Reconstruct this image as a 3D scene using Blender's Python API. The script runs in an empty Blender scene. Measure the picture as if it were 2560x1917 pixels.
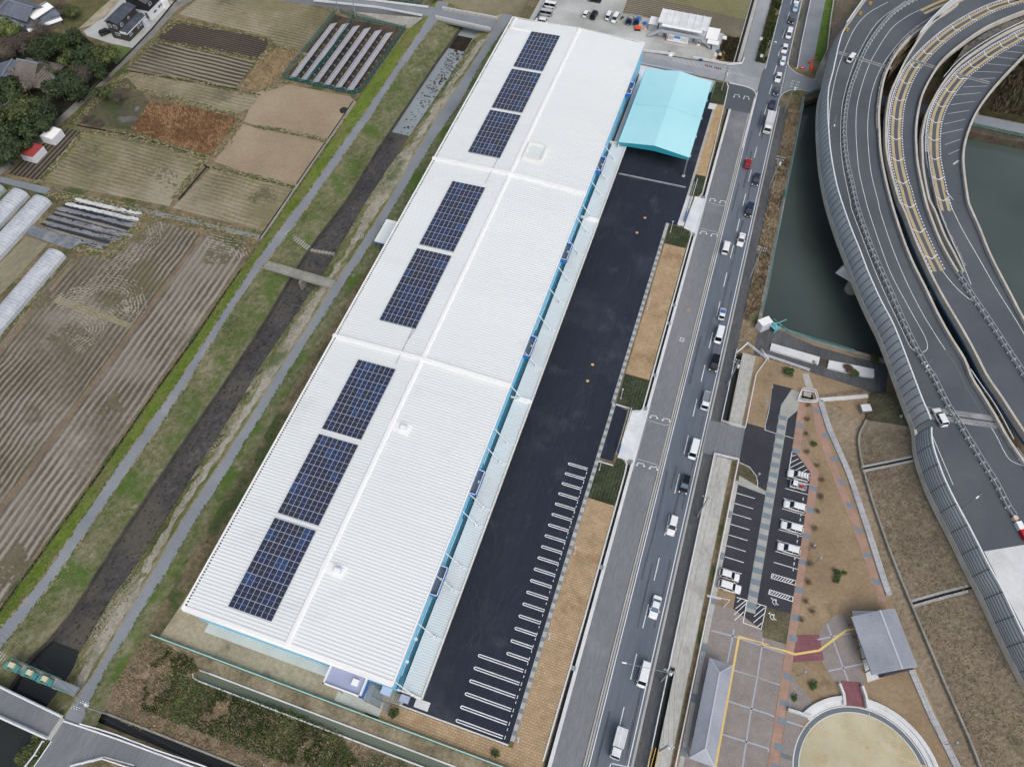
import bpy, math, random
from mathutils import Vector, Matrix
random.seed(7)
scene = bpy.context.scene
COL = scene.collection
# ---------------------------------------------------------------- camera, sky, sun, exposure
CAM_H = 150.0
CAMF = 1862.2; PIT = math.radians(31.5717); ROL = math.radians(-.49616); YAW = math.radians(18.9108)
CMAT = Matrix.Rotation(YAW, 3, 'Z') @ Matrix.Rotation(PIT, 3, 'X') @ Matrix.Rotation(ROL, 3, 'Z')
cd = bpy.data.cameras.new('camera'); cam = bpy.data.objects.new('camera', cd); COL.objects.link(cam)
cam.matrix_world = Matrix.Translation((0, 0, CAM_H)) @ CMAT.to_4x4()
cd.sensor_fit = 'HORIZONTAL'; cd.sensor_width = 36; cd.lens = CAMF / 2560 * 36
cd.clip_start = 1; cd.clip_end = 6000
scene.camera = cam
SUN_EL, SUN_AZ = math.radians(52), math.radians(138)      # sun direction: azimuth from +Y clockwise
w = bpy.data.worlds.new('World'); scene.world = w; w.use_nodes = True
nt = w.node_tree; nt.nodes.clear()
sky = nt.nodes.new('ShaderNodeTexSky'); sky.sky_type = 'NISHITA'; sky.sun_disc = False
sky.sun_elevation = SUN_EL; sky.sun_rotation = SUN_AZ; sky.air_density = .8; sky.dust_density = 4.5; sky.ozone_density = 1.0
bg = nt.nodes.new('ShaderNodeBackground'); bg.inputs[1].default_value = .15
hs = nt.nodes.new('ShaderNodeHueSaturation'); hs.inputs['Saturation'].default_value = .66
wo = nt.nodes.new('ShaderNodeOutputWorld')
nt.links.new(sky.outputs[0], hs.inputs['Color']); nt.links.new(hs.outputs[0], bg.inputs[0]); nt.links.new(bg.outputs[0], wo.inputs[0])
sd = bpy.data.lights.new('sun', 'SUN'); sd.energy = .75; sd.angle = math.radians(40); sd.color = (1, .965, .92)
so = bpy.data.objects.new('sun', sd); COL.objects.link(so)
sdir = Vector((math.sin(SUN_AZ) * math.cos(SUN_EL), math.cos(SUN_AZ) * math.cos(SUN_EL), math.sin(SUN_EL)))
so.rotation_euler = sdir.to_track_quat('Z', 'Y').to_euler(); so.location = (0, 0, 300)
scene.render.engine = 'CYCLES'
scene.view_settings.view_transform = 'Standard'; scene.view_settings.look = 'None'
scene.view_settings.gamma = 1; scene.view_settings.exposure = 0.0
scene.cycles.max_bounces = 5; scene.cycles.diffuse_bounces = 2; scene.cycles.glossy_bounces = 2
scene.cycles.transparent_max_bounces = 6; scene.cycles.caustics_reflective = False; scene.cycles.caustics_refractive = False

# ---------------------------------------------------------------- survey: photo measurement -> point on a level plane of the site
K = .30192
VIEWS = {'G0': (0, 0, 1.15785), 'M0': (560, 1280, 300/1774), 'E0': (780, 1620, 320/2212), 'O0': (1600, 0, 300/2212), 'V0': (1310, 0, 340/2212),
         'K0': (1530, 150, 300/2212), 'W0': (1860, 780, 300/2212), 'H0': (0, 0, 200/2212), 'H1': (220, 0, 300/2212), 'R0': (1900, 0, 200/974),
         'X0': (1140, 1000, 260/1656), 'S0': (700, 60, 320/2212), 'Q0': (1600, 1080, 480/1893)}
for _i, _c in enumerate('ABCD'):
    for _r in range(4): VIEWS[_c + str(_r)] = ((0, 640, 1260, 1900)[_i], (0, 470, 940, 1417)[_r], K)
def pt(view, x, y, z=0.0):
    ox, oy, k = VIEWS[view]
    d = CMAT @ Vector(((ox + x*k - 1280)/CAMF, -(oy + y*k - 958.5)/CAMF, -1))
    t = (z - CAM_H) / d.z
    return Vector((d.x*t, d.y*t, z))
def line(s, z=0.0):
    out = []; v = 'G0'
    for t in s.split():
        if ',' in t:
            a, b = t.split(','); out.append(pt(v, float(a), float(b), z))
        else: v = t
    return out
def hsolve(base, view, x, y):
    best = (1e9, 8)
    for i in range(10, 300):
        h = i*.1; q = pt(view, x, y, base.z + h); d = (q.x-base.x)**2 + (q.y-base.y)**2
        if d < best[0]: best = (d, h)
    return best[1]

# ---------------------------------------------------------------- colours and materials
def C(h, k=1.0):
    if not isinstance(h, str): return tuple(h) + (1,)
    h = h.lstrip('#'); o = []
    for i in (0, 2, 4):
        c = int(h[i:i+2], 16)/255; c = c/12.92 if c <= .04045 else ((c+.055)/1.055)**2.4
        o.append(min(1, c*k))
    return tuple(o) + (1,)
def CD(h, k=1.0, s=.8):
    c = C(h, k); l = .3*c[0]+.55*c[1]+.15*c[2]
    return tuple(min(1, l+(x-l)*s) for x in c[:3]) + (1,)
def newmat(name):
    m = bpy.data.materials.new(name); m.use_nodes = True
    n = m.node_tree.nodes; b = n['Principled BSDF']; b.inputs['Roughness'].default_value = .8
    return m, m.node_tree, b
def node(t, typ, **kw):
    n = t.nodes.new(typ)
    for k, v in kw.items(): setattr(n, k, v)
    return n
def flat(name, col, rough=.6, metal=0, spec=None, vary=.06, bump=0, k=1.0, scale=1.5, emit=None):
    """plain paint, metal or plastic with a light procedural unevenness"""
    m, t, b = newmat(name); L = t.links.new; c = C(col, k)
    tc = node(t, 'ShaderNodeTexCoord'); nz = node(t, 'ShaderNodeTexNoise'); nz.inputs['Scale'].default_value = scale; nz.inputs['Detail'].default_value = 5
    L(tc.outputs['Object'], nz.inputs['Vector'])
    r = node(t, 'ShaderNodeValToRGB'); r.color_ramp.elements[0].position = .3; r.color_ramp.elements[1].position = .7
    r.color_ramp.elements[0].color = tuple(x*(1-vary) for x in c[:3]) + (1,); r.color_ramp.elements[1].color = tuple(min(1, x*(1+vary)) for x in c[:3]) + (1,)
    L(nz.outputs['Fac'], r.inputs[0]); L(r.outputs[0], b.inputs['Base Color'])
    b.inputs['Roughness'].default_value = rough; b.inputs['Metallic'].default_value = metal
    if spec is not None: b.inputs['Specular IOR Level'].default_value = spec
    if bump:
        bp = node(t, 'ShaderNodeBump'); bp.inputs['Strength'].default_value = bump; bp.inputs['Distance'].default_value = .05
        L(nz.outputs['Fac'], bp.inputs['Height']); L(bp.outputs[0], b.inputs['Normal'])
    return m
def gmat(name, ramp, L=.05, F=1.2, wf=.5, rough=.95, bump=.5, stripe=None, stretch=None, speck=None, k=1.0, contrast=1.0, patch=None, dist=.15, spec=.2, sat=.85):
    """ground surface: ramp of colours driven by broad and fine noise; stripe=(angle, period, amount, distortion);
    stretch=(angle, factor); speck=(scale, threshold, colour); patch=(scale, lo, hi, colour)"""
    m, t, b = newmat(name); ln = t.links.new
    tc = node(t, 'ShaderNodeTexCoord')
    def vec(ang=0, sx=1, sy=1):
        mp = node(t, 'ShaderNodeMapping'); mp.vector_type = 'POINT'
        r1 = node(t, 'ShaderNodeVectorRotate', rotation_type='Z_AXIS'); r1.inputs['Angle'].default_value = -math.radians(ang)
        ln(tc.outputs['Object'], r1.inputs['Vector']); ln(r1.outputs[0], mp.inputs['Vector']); mp.inputs['Scale'].default_value = (sx, sy, 1)
        return mp.outputs[0]
    v = vec(stretch[0], 1/stretch[1], 1) if stretch else tc.outputs['Object']
    def noise(sc, det=6, v_=None, rg=.6):
        n = node(t, 'ShaderNodeTexNoise'); n.inputs['Scale'].default_value = sc; n.inputs['Detail'].default_value = det; n.inputs['Roughness'].default_value = rg
        ln(v_ or v, n.inputs['Vector']); return n.outputs['Fac']
    def math_(op, a, c_, clamp=False):
        n = node(t, 'ShaderNodeMath', operation=op); n.use_clamp = clamp
        for i, q in enumerate((a, c_)):
            if isinstance(q, (int, float)): n.inputs[i].default_value = q
            else: ln(q, n.inputs[i])
        return n.outputs[0]
    nl = noise(L); nf = noise(F, 8, None, .72)
    fac = math_('ADD', math_('MULTIPLY', nl, 1-wf), math_('MULTIPLY', nf, wf))
    if stripe:
        ang, per, amt, dis = stripe[:4]
        wv = node(t, 'ShaderNodeTexWave', wave_type='BANDS', bands_direction='X')
        wv.inputs['Scale'].default_value = math.pi/10/per; wv.inputs['Distortion'].default_value = dis; wv.inputs['Detail'].default_value = 3; wv.inputs['Detail Scale'].default_value = .35
        ln(vec(ang), wv.inputs['Vector'])
        gate = math_('MULTIPLY', math_('SUBTRACT', noise(.035, 3), .28), 3.2, True)
        fac = math_('ADD', fac, math_('MULTIPLY', math_('MULTIPLY', math_('SUBTRACT', wv.outputs['Fac'], .5), amt), gate))
    fac = math_('ADD', math_('MULTIPLY', math_('SUBTRACT', fac, .5), 3.0*contrast), .5, True)
    r = node(t, 'ShaderNodeValToRGB'); el = r.color_ramp.elements
    n_ = len(ramp)
    while len(el) < n_: el.new(.5)
    for i, c in enumerate(ramp): el[i].position = i/(n_-1); el[i].color = CD(c, k, sat)
    ln(fac, r.inputs[0]); out = r.outputs[0]
    def mix(f, a, c_):
        mx = node(t, 'ShaderNodeMix', data_type='RGBA'); ln(f, mx.inputs[0]); ln(a, mx.inputs[6])
        mx.inputs[7].default_value = CD(c_, k, sat); return mx.outputs[2]
    for pa in (patch or []):
        pn = noise(pa[0], 5, tc.outputs['Object'], .65)
        f = math_('MULTIPLY', math_('SUBTRACT', pn, pa[1]), 1/(pa[2]-pa[1]), True); f = math_('MULTIPLY', f, math_('ADD', math_('MULTIPLY', nf, 1.2), .2), True)
        out = mix(f, out, pa[3])
    if speck:
        vo = node(t, 'ShaderNodeTexVoronoi'); vo.inputs['Scale'].default_value = speck[0]; ln(tc.outputs['Object'], vo.inputs['Vector'])
        out = mix(math_('LESS_THAN', vo.outputs['Distance'], speck[1]), out, speck[2])
    ln(out, b.inputs['Base Color']); b.inputs['Roughness'].default_value = rough; b.inputs['Specular IOR Level'].default_value = spec
    if bump:
        bp = node(t, 'ShaderNodeBump'); bp.inputs['Strength'].default_value = bump; bp.inputs['Distance'].default_value = dist
        ln(fac, bp.inputs['Height']); ln(bp.outputs[0], b.inputs['Normal'])
    return m
def tiles(name, c1, c2, mortar, w_=.6, h_=.6, ang=0, off=.5, rough=.85, ms=.03, stain=None, k=1.0, squash=1):
    """pavers, blocks or boards: a brick texture on world position"""
    m, t, b = newmat(name); ln = t.links.new
    tc = node(t, 'ShaderNodeTexCoord'); r1 = node(t, 'ShaderNodeVectorRotate', rotation_type='Z_AXIS'); r1.inputs['Angle'].default_value = -math.radians(ang)
    ln(tc.outputs['Object'], r1.inputs['Vector'])
    br = node(t, 'ShaderNodeTexBrick'); br.inputs['Scale'].default_value = 1; br.inputs['Brick Width'].default_value = w_; br.inputs['Row Height'].default_value = h_
    br.inputs['Mortar Size'].default_value = ms; br.offset = off; br.inputs['Color1'].default_value = CD(c1, k); br.inputs['Color2'].default_value = CD(c2, k); br.inputs['Mortar'].default_value = CD(mortar, k)
    br.inputs['Mortar Smooth'].default_value = .3
    ln(r1.outputs[0], br.inputs['Vector'])
    nz = node(t, 'ShaderNodeTexNoise'); nz.inputs['Scale'].default_value = .35; nz.inputs['Detail'].default_value = 8; nz.inputs['Roughness'].default_value = .7
    ln(tc.outputs['Object'], nz.inputs['Vector'])
    mr = node(t, 'ShaderNodeMapRange'); mr.inputs[1].default_value = .25; mr.inputs[2].default_value = .75; mr.inputs[3].default_value = .78; mr.inputs[4].default_value = 1.18
    ln(nz.outputs['Fac'], mr.inputs[0])
    mx = node(t, 'ShaderNodeMix', data_type='RGBA', blend_type='MULTIPLY'); mx.inputs[0].default_value = 1
    cb = node(t, 'ShaderNodeCombineColor'); [ln(mr.outputs[0], cb.inputs[i]) for i in range(3)]
    ln(br.outputs['Color'], mx.inputs[6]); ln(cb.outputs[0], mx.inputs[7]); out = mx.outputs[2]
    if stain:
        n2 = node(t, 'ShaderNodeTexNoise'); n2.inputs['Scale'].default_value = stain[0]; n2.inputs['Detail'].default_value = 6; n2.inputs['Roughness'].default_value = .7
        ln(tc.outputs['Object'], n2.inputs['Vector'])
        m2 = node(t, 'ShaderNodeMapRange'); m2.inputs[1].default_value = stain[1]; m2.inputs[2].default_value = stain[2]; m2.inputs[4].default_value = stain[4] if len(stain) > 4 else .8
        ln(n2.outputs['Fac'], m2.inputs[0])
        m3 = node(t, 'ShaderNodeMix', data_type='RGBA'); ln(m2.outputs[0], m3.inputs[0]); ln(out, m3.inputs[6]); m3.inputs[7].default_value = C(stain[3], k); out = m3.outputs[2]
    ln(out, b.inputs['Base Color']); b.inputs['Roughness'].default_value = rough; b.inputs['Specular IOR Level'].default_value = .25
    bp = node(t, 'ShaderNodeBump'); bp.inputs['Strength'].default_value = .4; bp.inputs['Distance'].default_value = .02; bp.invert = True
    ln(br.outputs['Fac'], bp.inputs['Height']); ln(bp.outputs[0], b.inputs['Normal'])
    return m
def glass(name, col, rough=.08, k=1.0):
    m = flat(name, col, rough, vary=.1, k=k); return m

# ---------------------------------------------------------------- mesh helpers
def tag(o, label=None, cat=None, group=None, kind=None):
    if label: o['label'] = label
    if cat: o['category'] = cat
    if group: o['group'] = group
    if kind: o['kind'] = kind
    return o
def empty(name, loc, rz=0, label=None, cat=None, group=None):
    o = bpy.data.objects.new(name, None); COL.objects.link(o); o.location = loc; o.rotation_euler = (0, 0, rz); o.empty_display_size = .5
    return tag(o, label, cat, group)
def copy_tree(o, parent=None):
    c = o.copy(); COL.objects.link(c)
    if parent: c.parent = parent
    for ch in o.children: copy_tree(ch, c)
    return c
class MB:
    def __init__(s): s.v = []; s.f = []; s.m = []; s.mi = 0; s.T = None
    def add(s, vs, fs):
        n = len(s.v)
        s.v += [tuple(s.T @ Vector(v)) if s.T else tuple(v) for v in vs]
        s.f += [tuple(i+n for i in f) for f in fs]; s.m += [s.mi]*len(fs); return s
    def box(s, x0, x1, y0, y1, z0, z1):
        return s.add([(x0,y0,z0),(x1,y0,z0),(x1,y1,z0),(x0,y1,z0),(x0,y0,z1),(x1,y0,z1),(x1,y1,z1),(x0,y1,z1)],
                     [(3,2,1,0),(4,5,6,7),(0,1,5,4),(1,2,6,5),(2,3,7,6),(3,0,4,7)])
    def frus(s, x0, x1, y0, y1, z0, z1, ix0, ix1, iy0, iy1):
        """box whose top is inset"""
        return s.add([(x0,y0,z0),(x1,y0,z0),(x1,y1,z0),(x0,y1,z0),(x0+ix0,y0+iy0,z1),(x1-ix1,y0+iy0,z1),(x1-ix1,y1-iy1,z1),(x0+ix0,y1-iy1,z1)],
                     [(3,2,1,0),(4,5,6,7),(0,1,5,4),(1,2,6,5),(2,3,7,6),(3,0,4,7)])
    def prism(s, poly, z0, z1):
        p = [(q[0], q[1]) for q in poly]
        a = sum(p[i][0]*p[(i+1) % len(p)][1]-p[(i+1) % len(p)][0]*p[i][1] for i in range(len(p)))
        if a < 0: p.reverse()
        n = len(p)
        return s.add([(x, y, z0) for x, y in p]+[(x, y, z1) for x, y in p],
                     [tuple(range(n-1, -1, -1)), tuple(range(n, 2*n))]+[(i, (i+1) % n, n+(i+1) % n, n+i) for i in range(n)])
    def sheet(s, poly, z):
        p = [(q[0], q[1]) for q in poly]
        a = sum(p[i][0]*p[(i+1) % len(p)][1]-p[(i+1) % len(p)][0]*p[i][1] for i in range(len(p)))
        if a < 0: p.reverse()
        return s.add([(x, y, z) for x, y in p], [tuple(range(len(p)))])
    def loft(s, rows, close=False):
        """rows: list of equally long point lists"""
        n = len(rows[0]); vs = [p for r in rows for p in r]; fs = []
        for i in range(len(rows)-1):
            for j in range(n-1 if not close else n):
                a, b = i*n+j, i*n+(j+1) % n; fs.append((a, b, b+n, a+n))
        return s.add(vs, fs)
    def tube(s, p, q, r, n=6, r2=None):
        p = Vector(p); q = Vector(q); d = q-p
        if d.length < 1e-6: return s
        u = d.orthogonal().normalized(); w_ = d.normalized().cross(u); r2 = r if r2 is None else r2
        a = [p+(u*math.cos(2*math.pi*i/n)+w_*math.sin(2*math.pi*i/n))*r for i in range(n)]
        b = [q+(u*math.cos(2*math.pi*i/n)+w_*math.sin(2*math.pi*i/n))*r2 for i in range(n)]
        return s.add(a+b, [(i, (i+1) % n, n+(i+1) % n, n+i) for i in range(n)]+[tuple(range(n-1, -1, -1)), tuple(range(n, 2*n))])
    def bar(s, p, q, w_, h):
        """rectangular bar between two points, width across (level), height up"""
        p = Vector(p); q = Vector(q); d = q-p; side = Vector((-d.y, d.x, 0))
        side = side.normalized()*w_/2 if side.length > 1e-6 else Vector((w_/2, 0, 0)); up = Vector((0, 0, h))
        vs = [p-side, q-side, q+side, p+side]; vs += [v+up for v in vs]
        return s.add(vs, [(3,2,1,0),(4,5,6,7),(0,1,5,4),(1,2,6,5),(2,3,7,6),(3,0,4,7)])
    def path(s, pts, w_, h, z=None):
        for a, b in zip(pts, pts[1:]):
            a = Vector((a[0], a[1], z if z is not None else a[2])); b = Vector((b[0], b[1], z if z is not None else b[2]))
            s.bar(a, b, w_, h)
        return s
    def ribbon(s, pts, w_, z, closed=False):
        """flat painted line of width w_, mitred"""
        L_, R_ = offset(pts, w_/2, closed), offset(pts, -w_/2, closed)
        rows = [[(a[0], a[1], z) for a in R_], [(a[0], a[1], z) for a in L_]]
        n = len(pts); vs = rows[0]+rows[1]
        return s.add(vs, [(j, (j+1) % n, n+(j+1) % n, n+j) for j in range(n if closed else n-1)])
    def solid_ribbon(s, pts, w_, z0, z1):
        L_, R_ = offset(pts, w_/2), offset(pts, -w_/2); n = len(pts)
        vs = [(a[0], a[1], z0) for a in R_]+[(a[0], a[1], z0) for a in L_]+[(a[0], a[1], z1) for a in R_]+[(a[0], a[1], z1) for a in L_]
        fs = []
        for j in range(n-1):
            fs += [(2*n+j, 2*n+j+1, 3*n+j+1, 3*n+j), (j, j+1, 2*n+j+1, 2*n+j), (n+j+1, n+j, 3*n+j, 3*n+j+1), (j+1, j, n+j, n+j+1)]
        fs += [(0, 2*n, 3*n, n), (n-1, 2*n-1, 4*n-1, 3*n-1)]
        return s.add(vs, fs)
    def disc(s, x, y, z, r, n=20, ry=None):
        ry = ry or r
        return s.add([(x+r*math.cos(2*math.pi*i/n), y+ry*math.sin(2*math.pi*i/n), z) for i in range(n)], [tuple(range(n))])
    def cyl(s, x, y, z0, z1, r, n=14, r2=None): return s.tube((x, y, z0), (x, y, z1), r, n, r2)
    def build(s, name, mats, parent=None, smooth=False, loc=None, **tg):
        me = bpy.data.meshes.new(name); me.from_pydata(s.v, [], s.f)
        if not isinstance(mats, (list, tuple)): mats = [mats]
        for m in mats: me.materials.append(m)
        if len(mats) > 1: me.polygons.foreach_set('material_index', s.m)
        if smooth: me.polygons.foreach_set('use_smooth', [True]*len(me.polygons))
        me.validate(); me.update()
        o = bpy.data.objects.new(name, me); COL.objects.link(o)
        if parent: o.parent = parent
        if loc: o.location = loc
        return tag(o, **tg) if tg else o
def offset(pts, d, closed=False):
    out = []; n = len(pts)
    for i in range(n):
        p = Vector(pts[i][:2]); a = Vector(pts[i-1][:2]) if (i > 0 or closed) else None; b = Vector(pts[(i+1) % n][:2]) if (i < n-1 or closed) else None
        t1 = (p-a).normalized() if a is not None and (p-a).length > 1e-6 else None; t2 = (b-p).normalized() if b is not None and (b-p).length > 1e-6 else None
        t = (t1 or t2)+(t2 or t1) if (t1 and t2) else (t1 or t2)
        t = t.normalized() if t.length > 1e-6 else (t1 or t2)
        nrm = Vector((-t.y, t.x)); k = 1/max(.5, nrm.dot(Vector((-(t1 or t2).y, (t1 or t2).x))))
        out.append((p.x+nrm.x*d*k, p.y+nrm.y*d*k))
    return out
def smooth(pts, n=6):
    """Catmull-Rom through the measured points"""
    P_ = [Vector(p) for p in pts]; P_ = [P_[0]*2-P_[1]]+P_+[P_[-1]*2-P_[-2]]; out = []
    for i in range(1, len(P_)-2):
        for k in range(n):
            t = k/n; a, b, c, d = P_[i-1:i+3]
            out.append(.5*((2*b)+(-a+c)*t+(2*a-5*b+4*c-d)*t*t+(-a+3*b-3*c+d)*t**3))
    out.append(P_[-2]); return out
def resample(pts, step=None, n=None):
    P_ = [Vector(p) for p in pts]; d = [0]
    for a, b in zip(P_, P_[1:]): d.append(d[-1]+(b-a).length)
    n = n or max(2, int(d[-1]/step)+1); out = []; j = 0
    for i in range(n):
        s = d[-1]*i/(n-1)
        while j < len(d)-2 and d[j+1] < s: j += 1
        u = (s-d[j])/max(1e-9, d[j+1]-d[j]); out.append(P_[j].lerp(P_[j+1], min(1, max(0, u))))
    return out
def xat(pts, Y):
    """x on a polyline that runs along Y"""
    q = sorted(((p[0], p[1]) for p in pts), key=lambda p: p[1])
    if Y <= q[0][1]: a, b = q[0], q[1]
    elif Y >= q[-1][1]: a, b = q[-2], q[-1]
    else:
        for a, b in zip(q, q[1:]):
            if a[1] <= Y <= b[1]: break
    return a[0]+(b[0]-a[0])*(Y-a[1])/((b[1]-a[1]) or 1e-6)
def sheet(name, poly, z, m, **tg): return MB().sheet(poly, z).build(name, m, **tg)
def slab(name, poly, z0, z1, m, **tg): return MB().prism(poly, z0, z1).build(name, m, **tg)
def rect(x0, x1, y0, y1): return [(x0, y0), (x1, y0), (x1, y1), (x0, y1)]
ST = dict(kind='structure')
# ---------------------------------------------------------------- surface materials
M = {}
M['roof'] = gmat('roof_metal', ['#d7dddd', '#dfe5e4', '#e5eae9'], L=.05, F=.8, wf=.35, rough=.42, bump=0, stretch=(0, 14), contrast=.6, spec=.4, patch=[(.06, .58, .8, '#cbd0cf')])
M['trimw'] = flat('white_trim', '#f2f3f2', .45, vary=.02)
M['blue'] = flat('blue_cladding', '#74cdf0', .5, vary=.05)
M['blue2'] = flat('deep_blue_panel', '#2f74c4', .5)
M['awn'] = flat('awning_metal', '#d0d9db', .45, vary=.03, scale=.3)
M['teal'] = gmat('teal_roof', ['#8fdbe5', '#a6e8f0', '#b6f0f6'], L=.04, F=.9, wf=.2, rough=.4, bump=.0, contrast=.6, spec=.4)
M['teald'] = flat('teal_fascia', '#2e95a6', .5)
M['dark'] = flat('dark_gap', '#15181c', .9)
M['black'] = flat('black_rubber', '#141414', .7)
M['steel'] = flat('galvanised_steel', '#9aa3a8', .45, .5)
M['steelw'] = flat('white_painted_steel', '#dfe3e6', .45)
M['conc'] = gmat('concrete', ['#9a9b97', '#b0b0ab', '#c4c4bf'], L=.12, F=2.5, wf=.45, bump=.15, dist=.03)
M['concl'] = gmat('pale_concrete', ['#bfc3c4', '#d2d6d7', '#e1e4e4'], L=.2, F=2.5, wf=.4, bump=.1, dist=.02)
M['concd'] = gmat('weathered_concrete', ['#77776f', '#94938a', '#aeaca2'], L=.2, F=1.8, wf=.55, bump=.25, dist=.04)
M['concapron'] = gmat('apron_concrete', ['#b3b6ae', '#c4c7be', '#d0d2ca'], L=.12, F=2, wf=.35, bump=.08, dist=.02)
M['lot'] = gmat('fresh_asphalt', ['#212937', '#29313f', '#333a48'], L=.06, F=1.6, wf=.45, rough=.8, bump=.12, dist=.03, stretch=(90, 6), patch=[(.035, .52, .7, '#454a55'), (.12, .58, .75, '#4b4f59')])
M['road'] = gmat('road_asphalt', ['#54606e', '#626d79', '#737c86'], L=.07, F=1.6, wf=.4, rough=.8, bump=.1, dist=.02, stretch=(90, 9), patch=[(.03, .6, .8, '#7d8386')])
M['road2'] = gmat('old_asphalt', ['#6a6e74', '#777b80', '#888b8e'], L=.06, F=2.2, wf=.5, rough=.85, bump=.1, dist=.02, stretch=(90, 5), patch=[(.04, .55, .75, '#94979a')])
M['roadp'] = gmat('path_asphalt', ['#747b83', '#848b92', '#949a9f'], L=.1, F=2.5, wf=.5, rough=.9, bump=.1, dist=.02, patch=[(.08, .6, .8, '#9da09d')])
M['roadx'] = gmat('side_road', ['#80868c', '#8f959a', '#a3a8ab'], L=.05, F=1.5, wf=.4, rough=.85, bump=.08, dist=.02, patch=[(.03, .5, .72, '#b4b8ba')])
M['chan'] = gmat('channel_concrete', ['#999a94', '#b3b4ae', '#c6c7c2'], L=.25, F=2, wf=.6, bump=.2, dist=.03, stretch=(90, 3), patch=[(.12, .56, .72, '#8e8d82')])
M['walkd'] = gmat('dark_pavement', ['#494c50', '#565a5d', '#6a6c6c'], L=.25, F=2, wf=.5, rough=.9, bump=.12, dist=.02, stretch=(90, 4), patch=[(.2, .6, .75, '#77776a')])
M['deck'] = gmat('viaduct_asphalt', ['#4c535c', '#575e66', '#646a70'], L=.05, F=2, wf=.35, rough=.75, bump=.08, dist=.02, patch=[(.03, .56, .75, '#5f666c')])
M['park_asph'] = gmat('car_park_asphalt', ['#35363e', '#3d3e46', '#484950'], L=.1, F=2.5, wf=.4, rough=.85, bump=.08, dist=.02)
M['white'] = gmat('road_paint', ['#c9ced2', '#e3e7ea', '#f2f4f5'], L=.4, F=3, wf=.5, rough=.6, bump=0)
M['paintw'] = gmat('worn_paint', ['#8e959b', '#b5babf', '#d5d9dc'], L=.5, F=3, wf=.6, rough=.7, bump=0)
M['yellow'] = gmat('yellow_surface', ['#a3936c', '#b8a67c', '#c4b48e'], L=.3, F=3, wf=.5, rough=.8, bump=.05, dist=.02)
M['tactile'] = flat('yellow_tactile', '#e0c378', .7)
M['yard'] = gmat('gravel_yard', ['#85877f', '#a2a59f', '#bcc0be', '#d2d6d6'], L=.045, F=1.8, wf=.35, bump=.15, dist=.03)
M['sand'] = gmat('bare_sandy_soil', ['#847b63', '#a79c80', '#c3b998'], L=.09, F=1.3, wf=.5, bump=.4, dist=.08, patch=[(.09, .55, .7, '#77765a'), (.13, .58, .72, '#55503c')])
M['tan'] = tiles('tan_pavers', '#bfa277', '#b0946a', '#80694a', .62, .5, 0, .5, ms=.035, stain=(.09, .52, .66, '#7d6440', .75))
M['tan2'] = tiles('smooth_tan_pavers', '#c4a675', '#b59764', '#94794d', .62, .5, 0, .5, ms=.02)
M['turfd'] = gmat('dark_turf_blocks', ['#232b1c', '#323b27', '#454d35', '#5a5e48'], L=.3, F=1.6, wf=.6, bump=.6, dist=.15, stripe=(0, .7, .12, .6))
M['grass'] = gmat('mixed_grass', ['#434f2c', '#5e6642', '#7c7c60', '#9c9580'], L=.12, F=1.0, wf=.6, sat=1.0, bump=.9, dist=.35, stretch=(70, 1.5), patch=[(.1, .5, .62, '#4c6a26'), (.3, .62, .74, '#a5a195')], speck=(.6, .02, '#c9cdc9'))
M['grassg'] = gmat('bright_green_grass', ['#4a5f22', '#66802e', '#80963a', '#8f9a54'], L=.15, F=1.1, wf=.6, sat=1.0, bump=.9, dist=.35, patch=[(.1, .5, .66, '#8f8662'), (.3, .56, .7, '#5d6a30')])
M['grassw'] = gmat('bank_grass_and_straw', ['#56662e', '#7c7f52', '#b0a892', '#cfc9ba'], L=.06, F=.8, wf=.45, sat=1.0, bump=.9, dist=.35, stretch=(62, 2.6), contrast=1.2, patch=[(.1, .56, .7, '#5d7830')])
M['reed'] = gmat('dry_reed_bank', ['#6b6247', '#8a7a5e', '#a59374', '#baa88a'], L=.13, F=.9, wf=.6, bump=1, dist=.5, stretch=(60, 2), patch=[(.09, .5, .6, '#3f5726')])
M['verge'] = gmat('weedy_verge', ['#474a2c', '#69634a', '#897b62', '#a09174'], L=.12, F=1, wf=.55, sat=1, bump=.9, dist=.35, patch=[(.11, .52, .62, '#40562a')])
M['brownemb'] = gmat('brown_embankment', ['#6f6552', '#887a63', '#a09077', '#b5a588'], L=.06, F=1.1, wf=.6, bump=.8, dist=.3, stretch=(40, 1.3), patch=[(.1, .58, .7, '#5e6040')])
M['parkdirt'] = gmat('park_dry_lawn', ['#7f6c52', '#978264', '#ad9876'], L=.1, F=1.4, wf=.45, bump=.5, dist=.15, patch=[(.12, .6, .72, '#635c44')])
M['parkdark'] = gmat('park_dull_lawn', ['#47452f', '#5f5c44', '#80755a'], L=.2, F=1.6, wf=.5, bump=.6, dist=.2)
M['brownland'] = gmat('far_ground', ['#6b6a52', '#857f63', '#9c9475'], L=.01, F=.4, wf=.4, bump=.3)
M['bank_dirt'] = gmat('ditch_bank', ['#3e382f', '#574e41', '#716655'], L=.3, F=1.5, wf=.6, bump=.6)
M['bed'] = gmat('silty_river_bed', ['#2f2f32', '#3e3e42', '#545350', '#7a766d'], L=.09, F=1.1, wf=.6, rough=.55, bump=.6, dist=.15, stretch=(62, 1.3), contrast=.9, speck=(.3, .03, '#a6a8a8'), patch=[(.05, .5, .62, '#5e5a50'), (.16, .58, .68, '#262523')])
M['weed'] = gmat('weed_bed', ['#25201b', '#332a22', '#443a2e'], L=.5, F=2, bump=.6)
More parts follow.
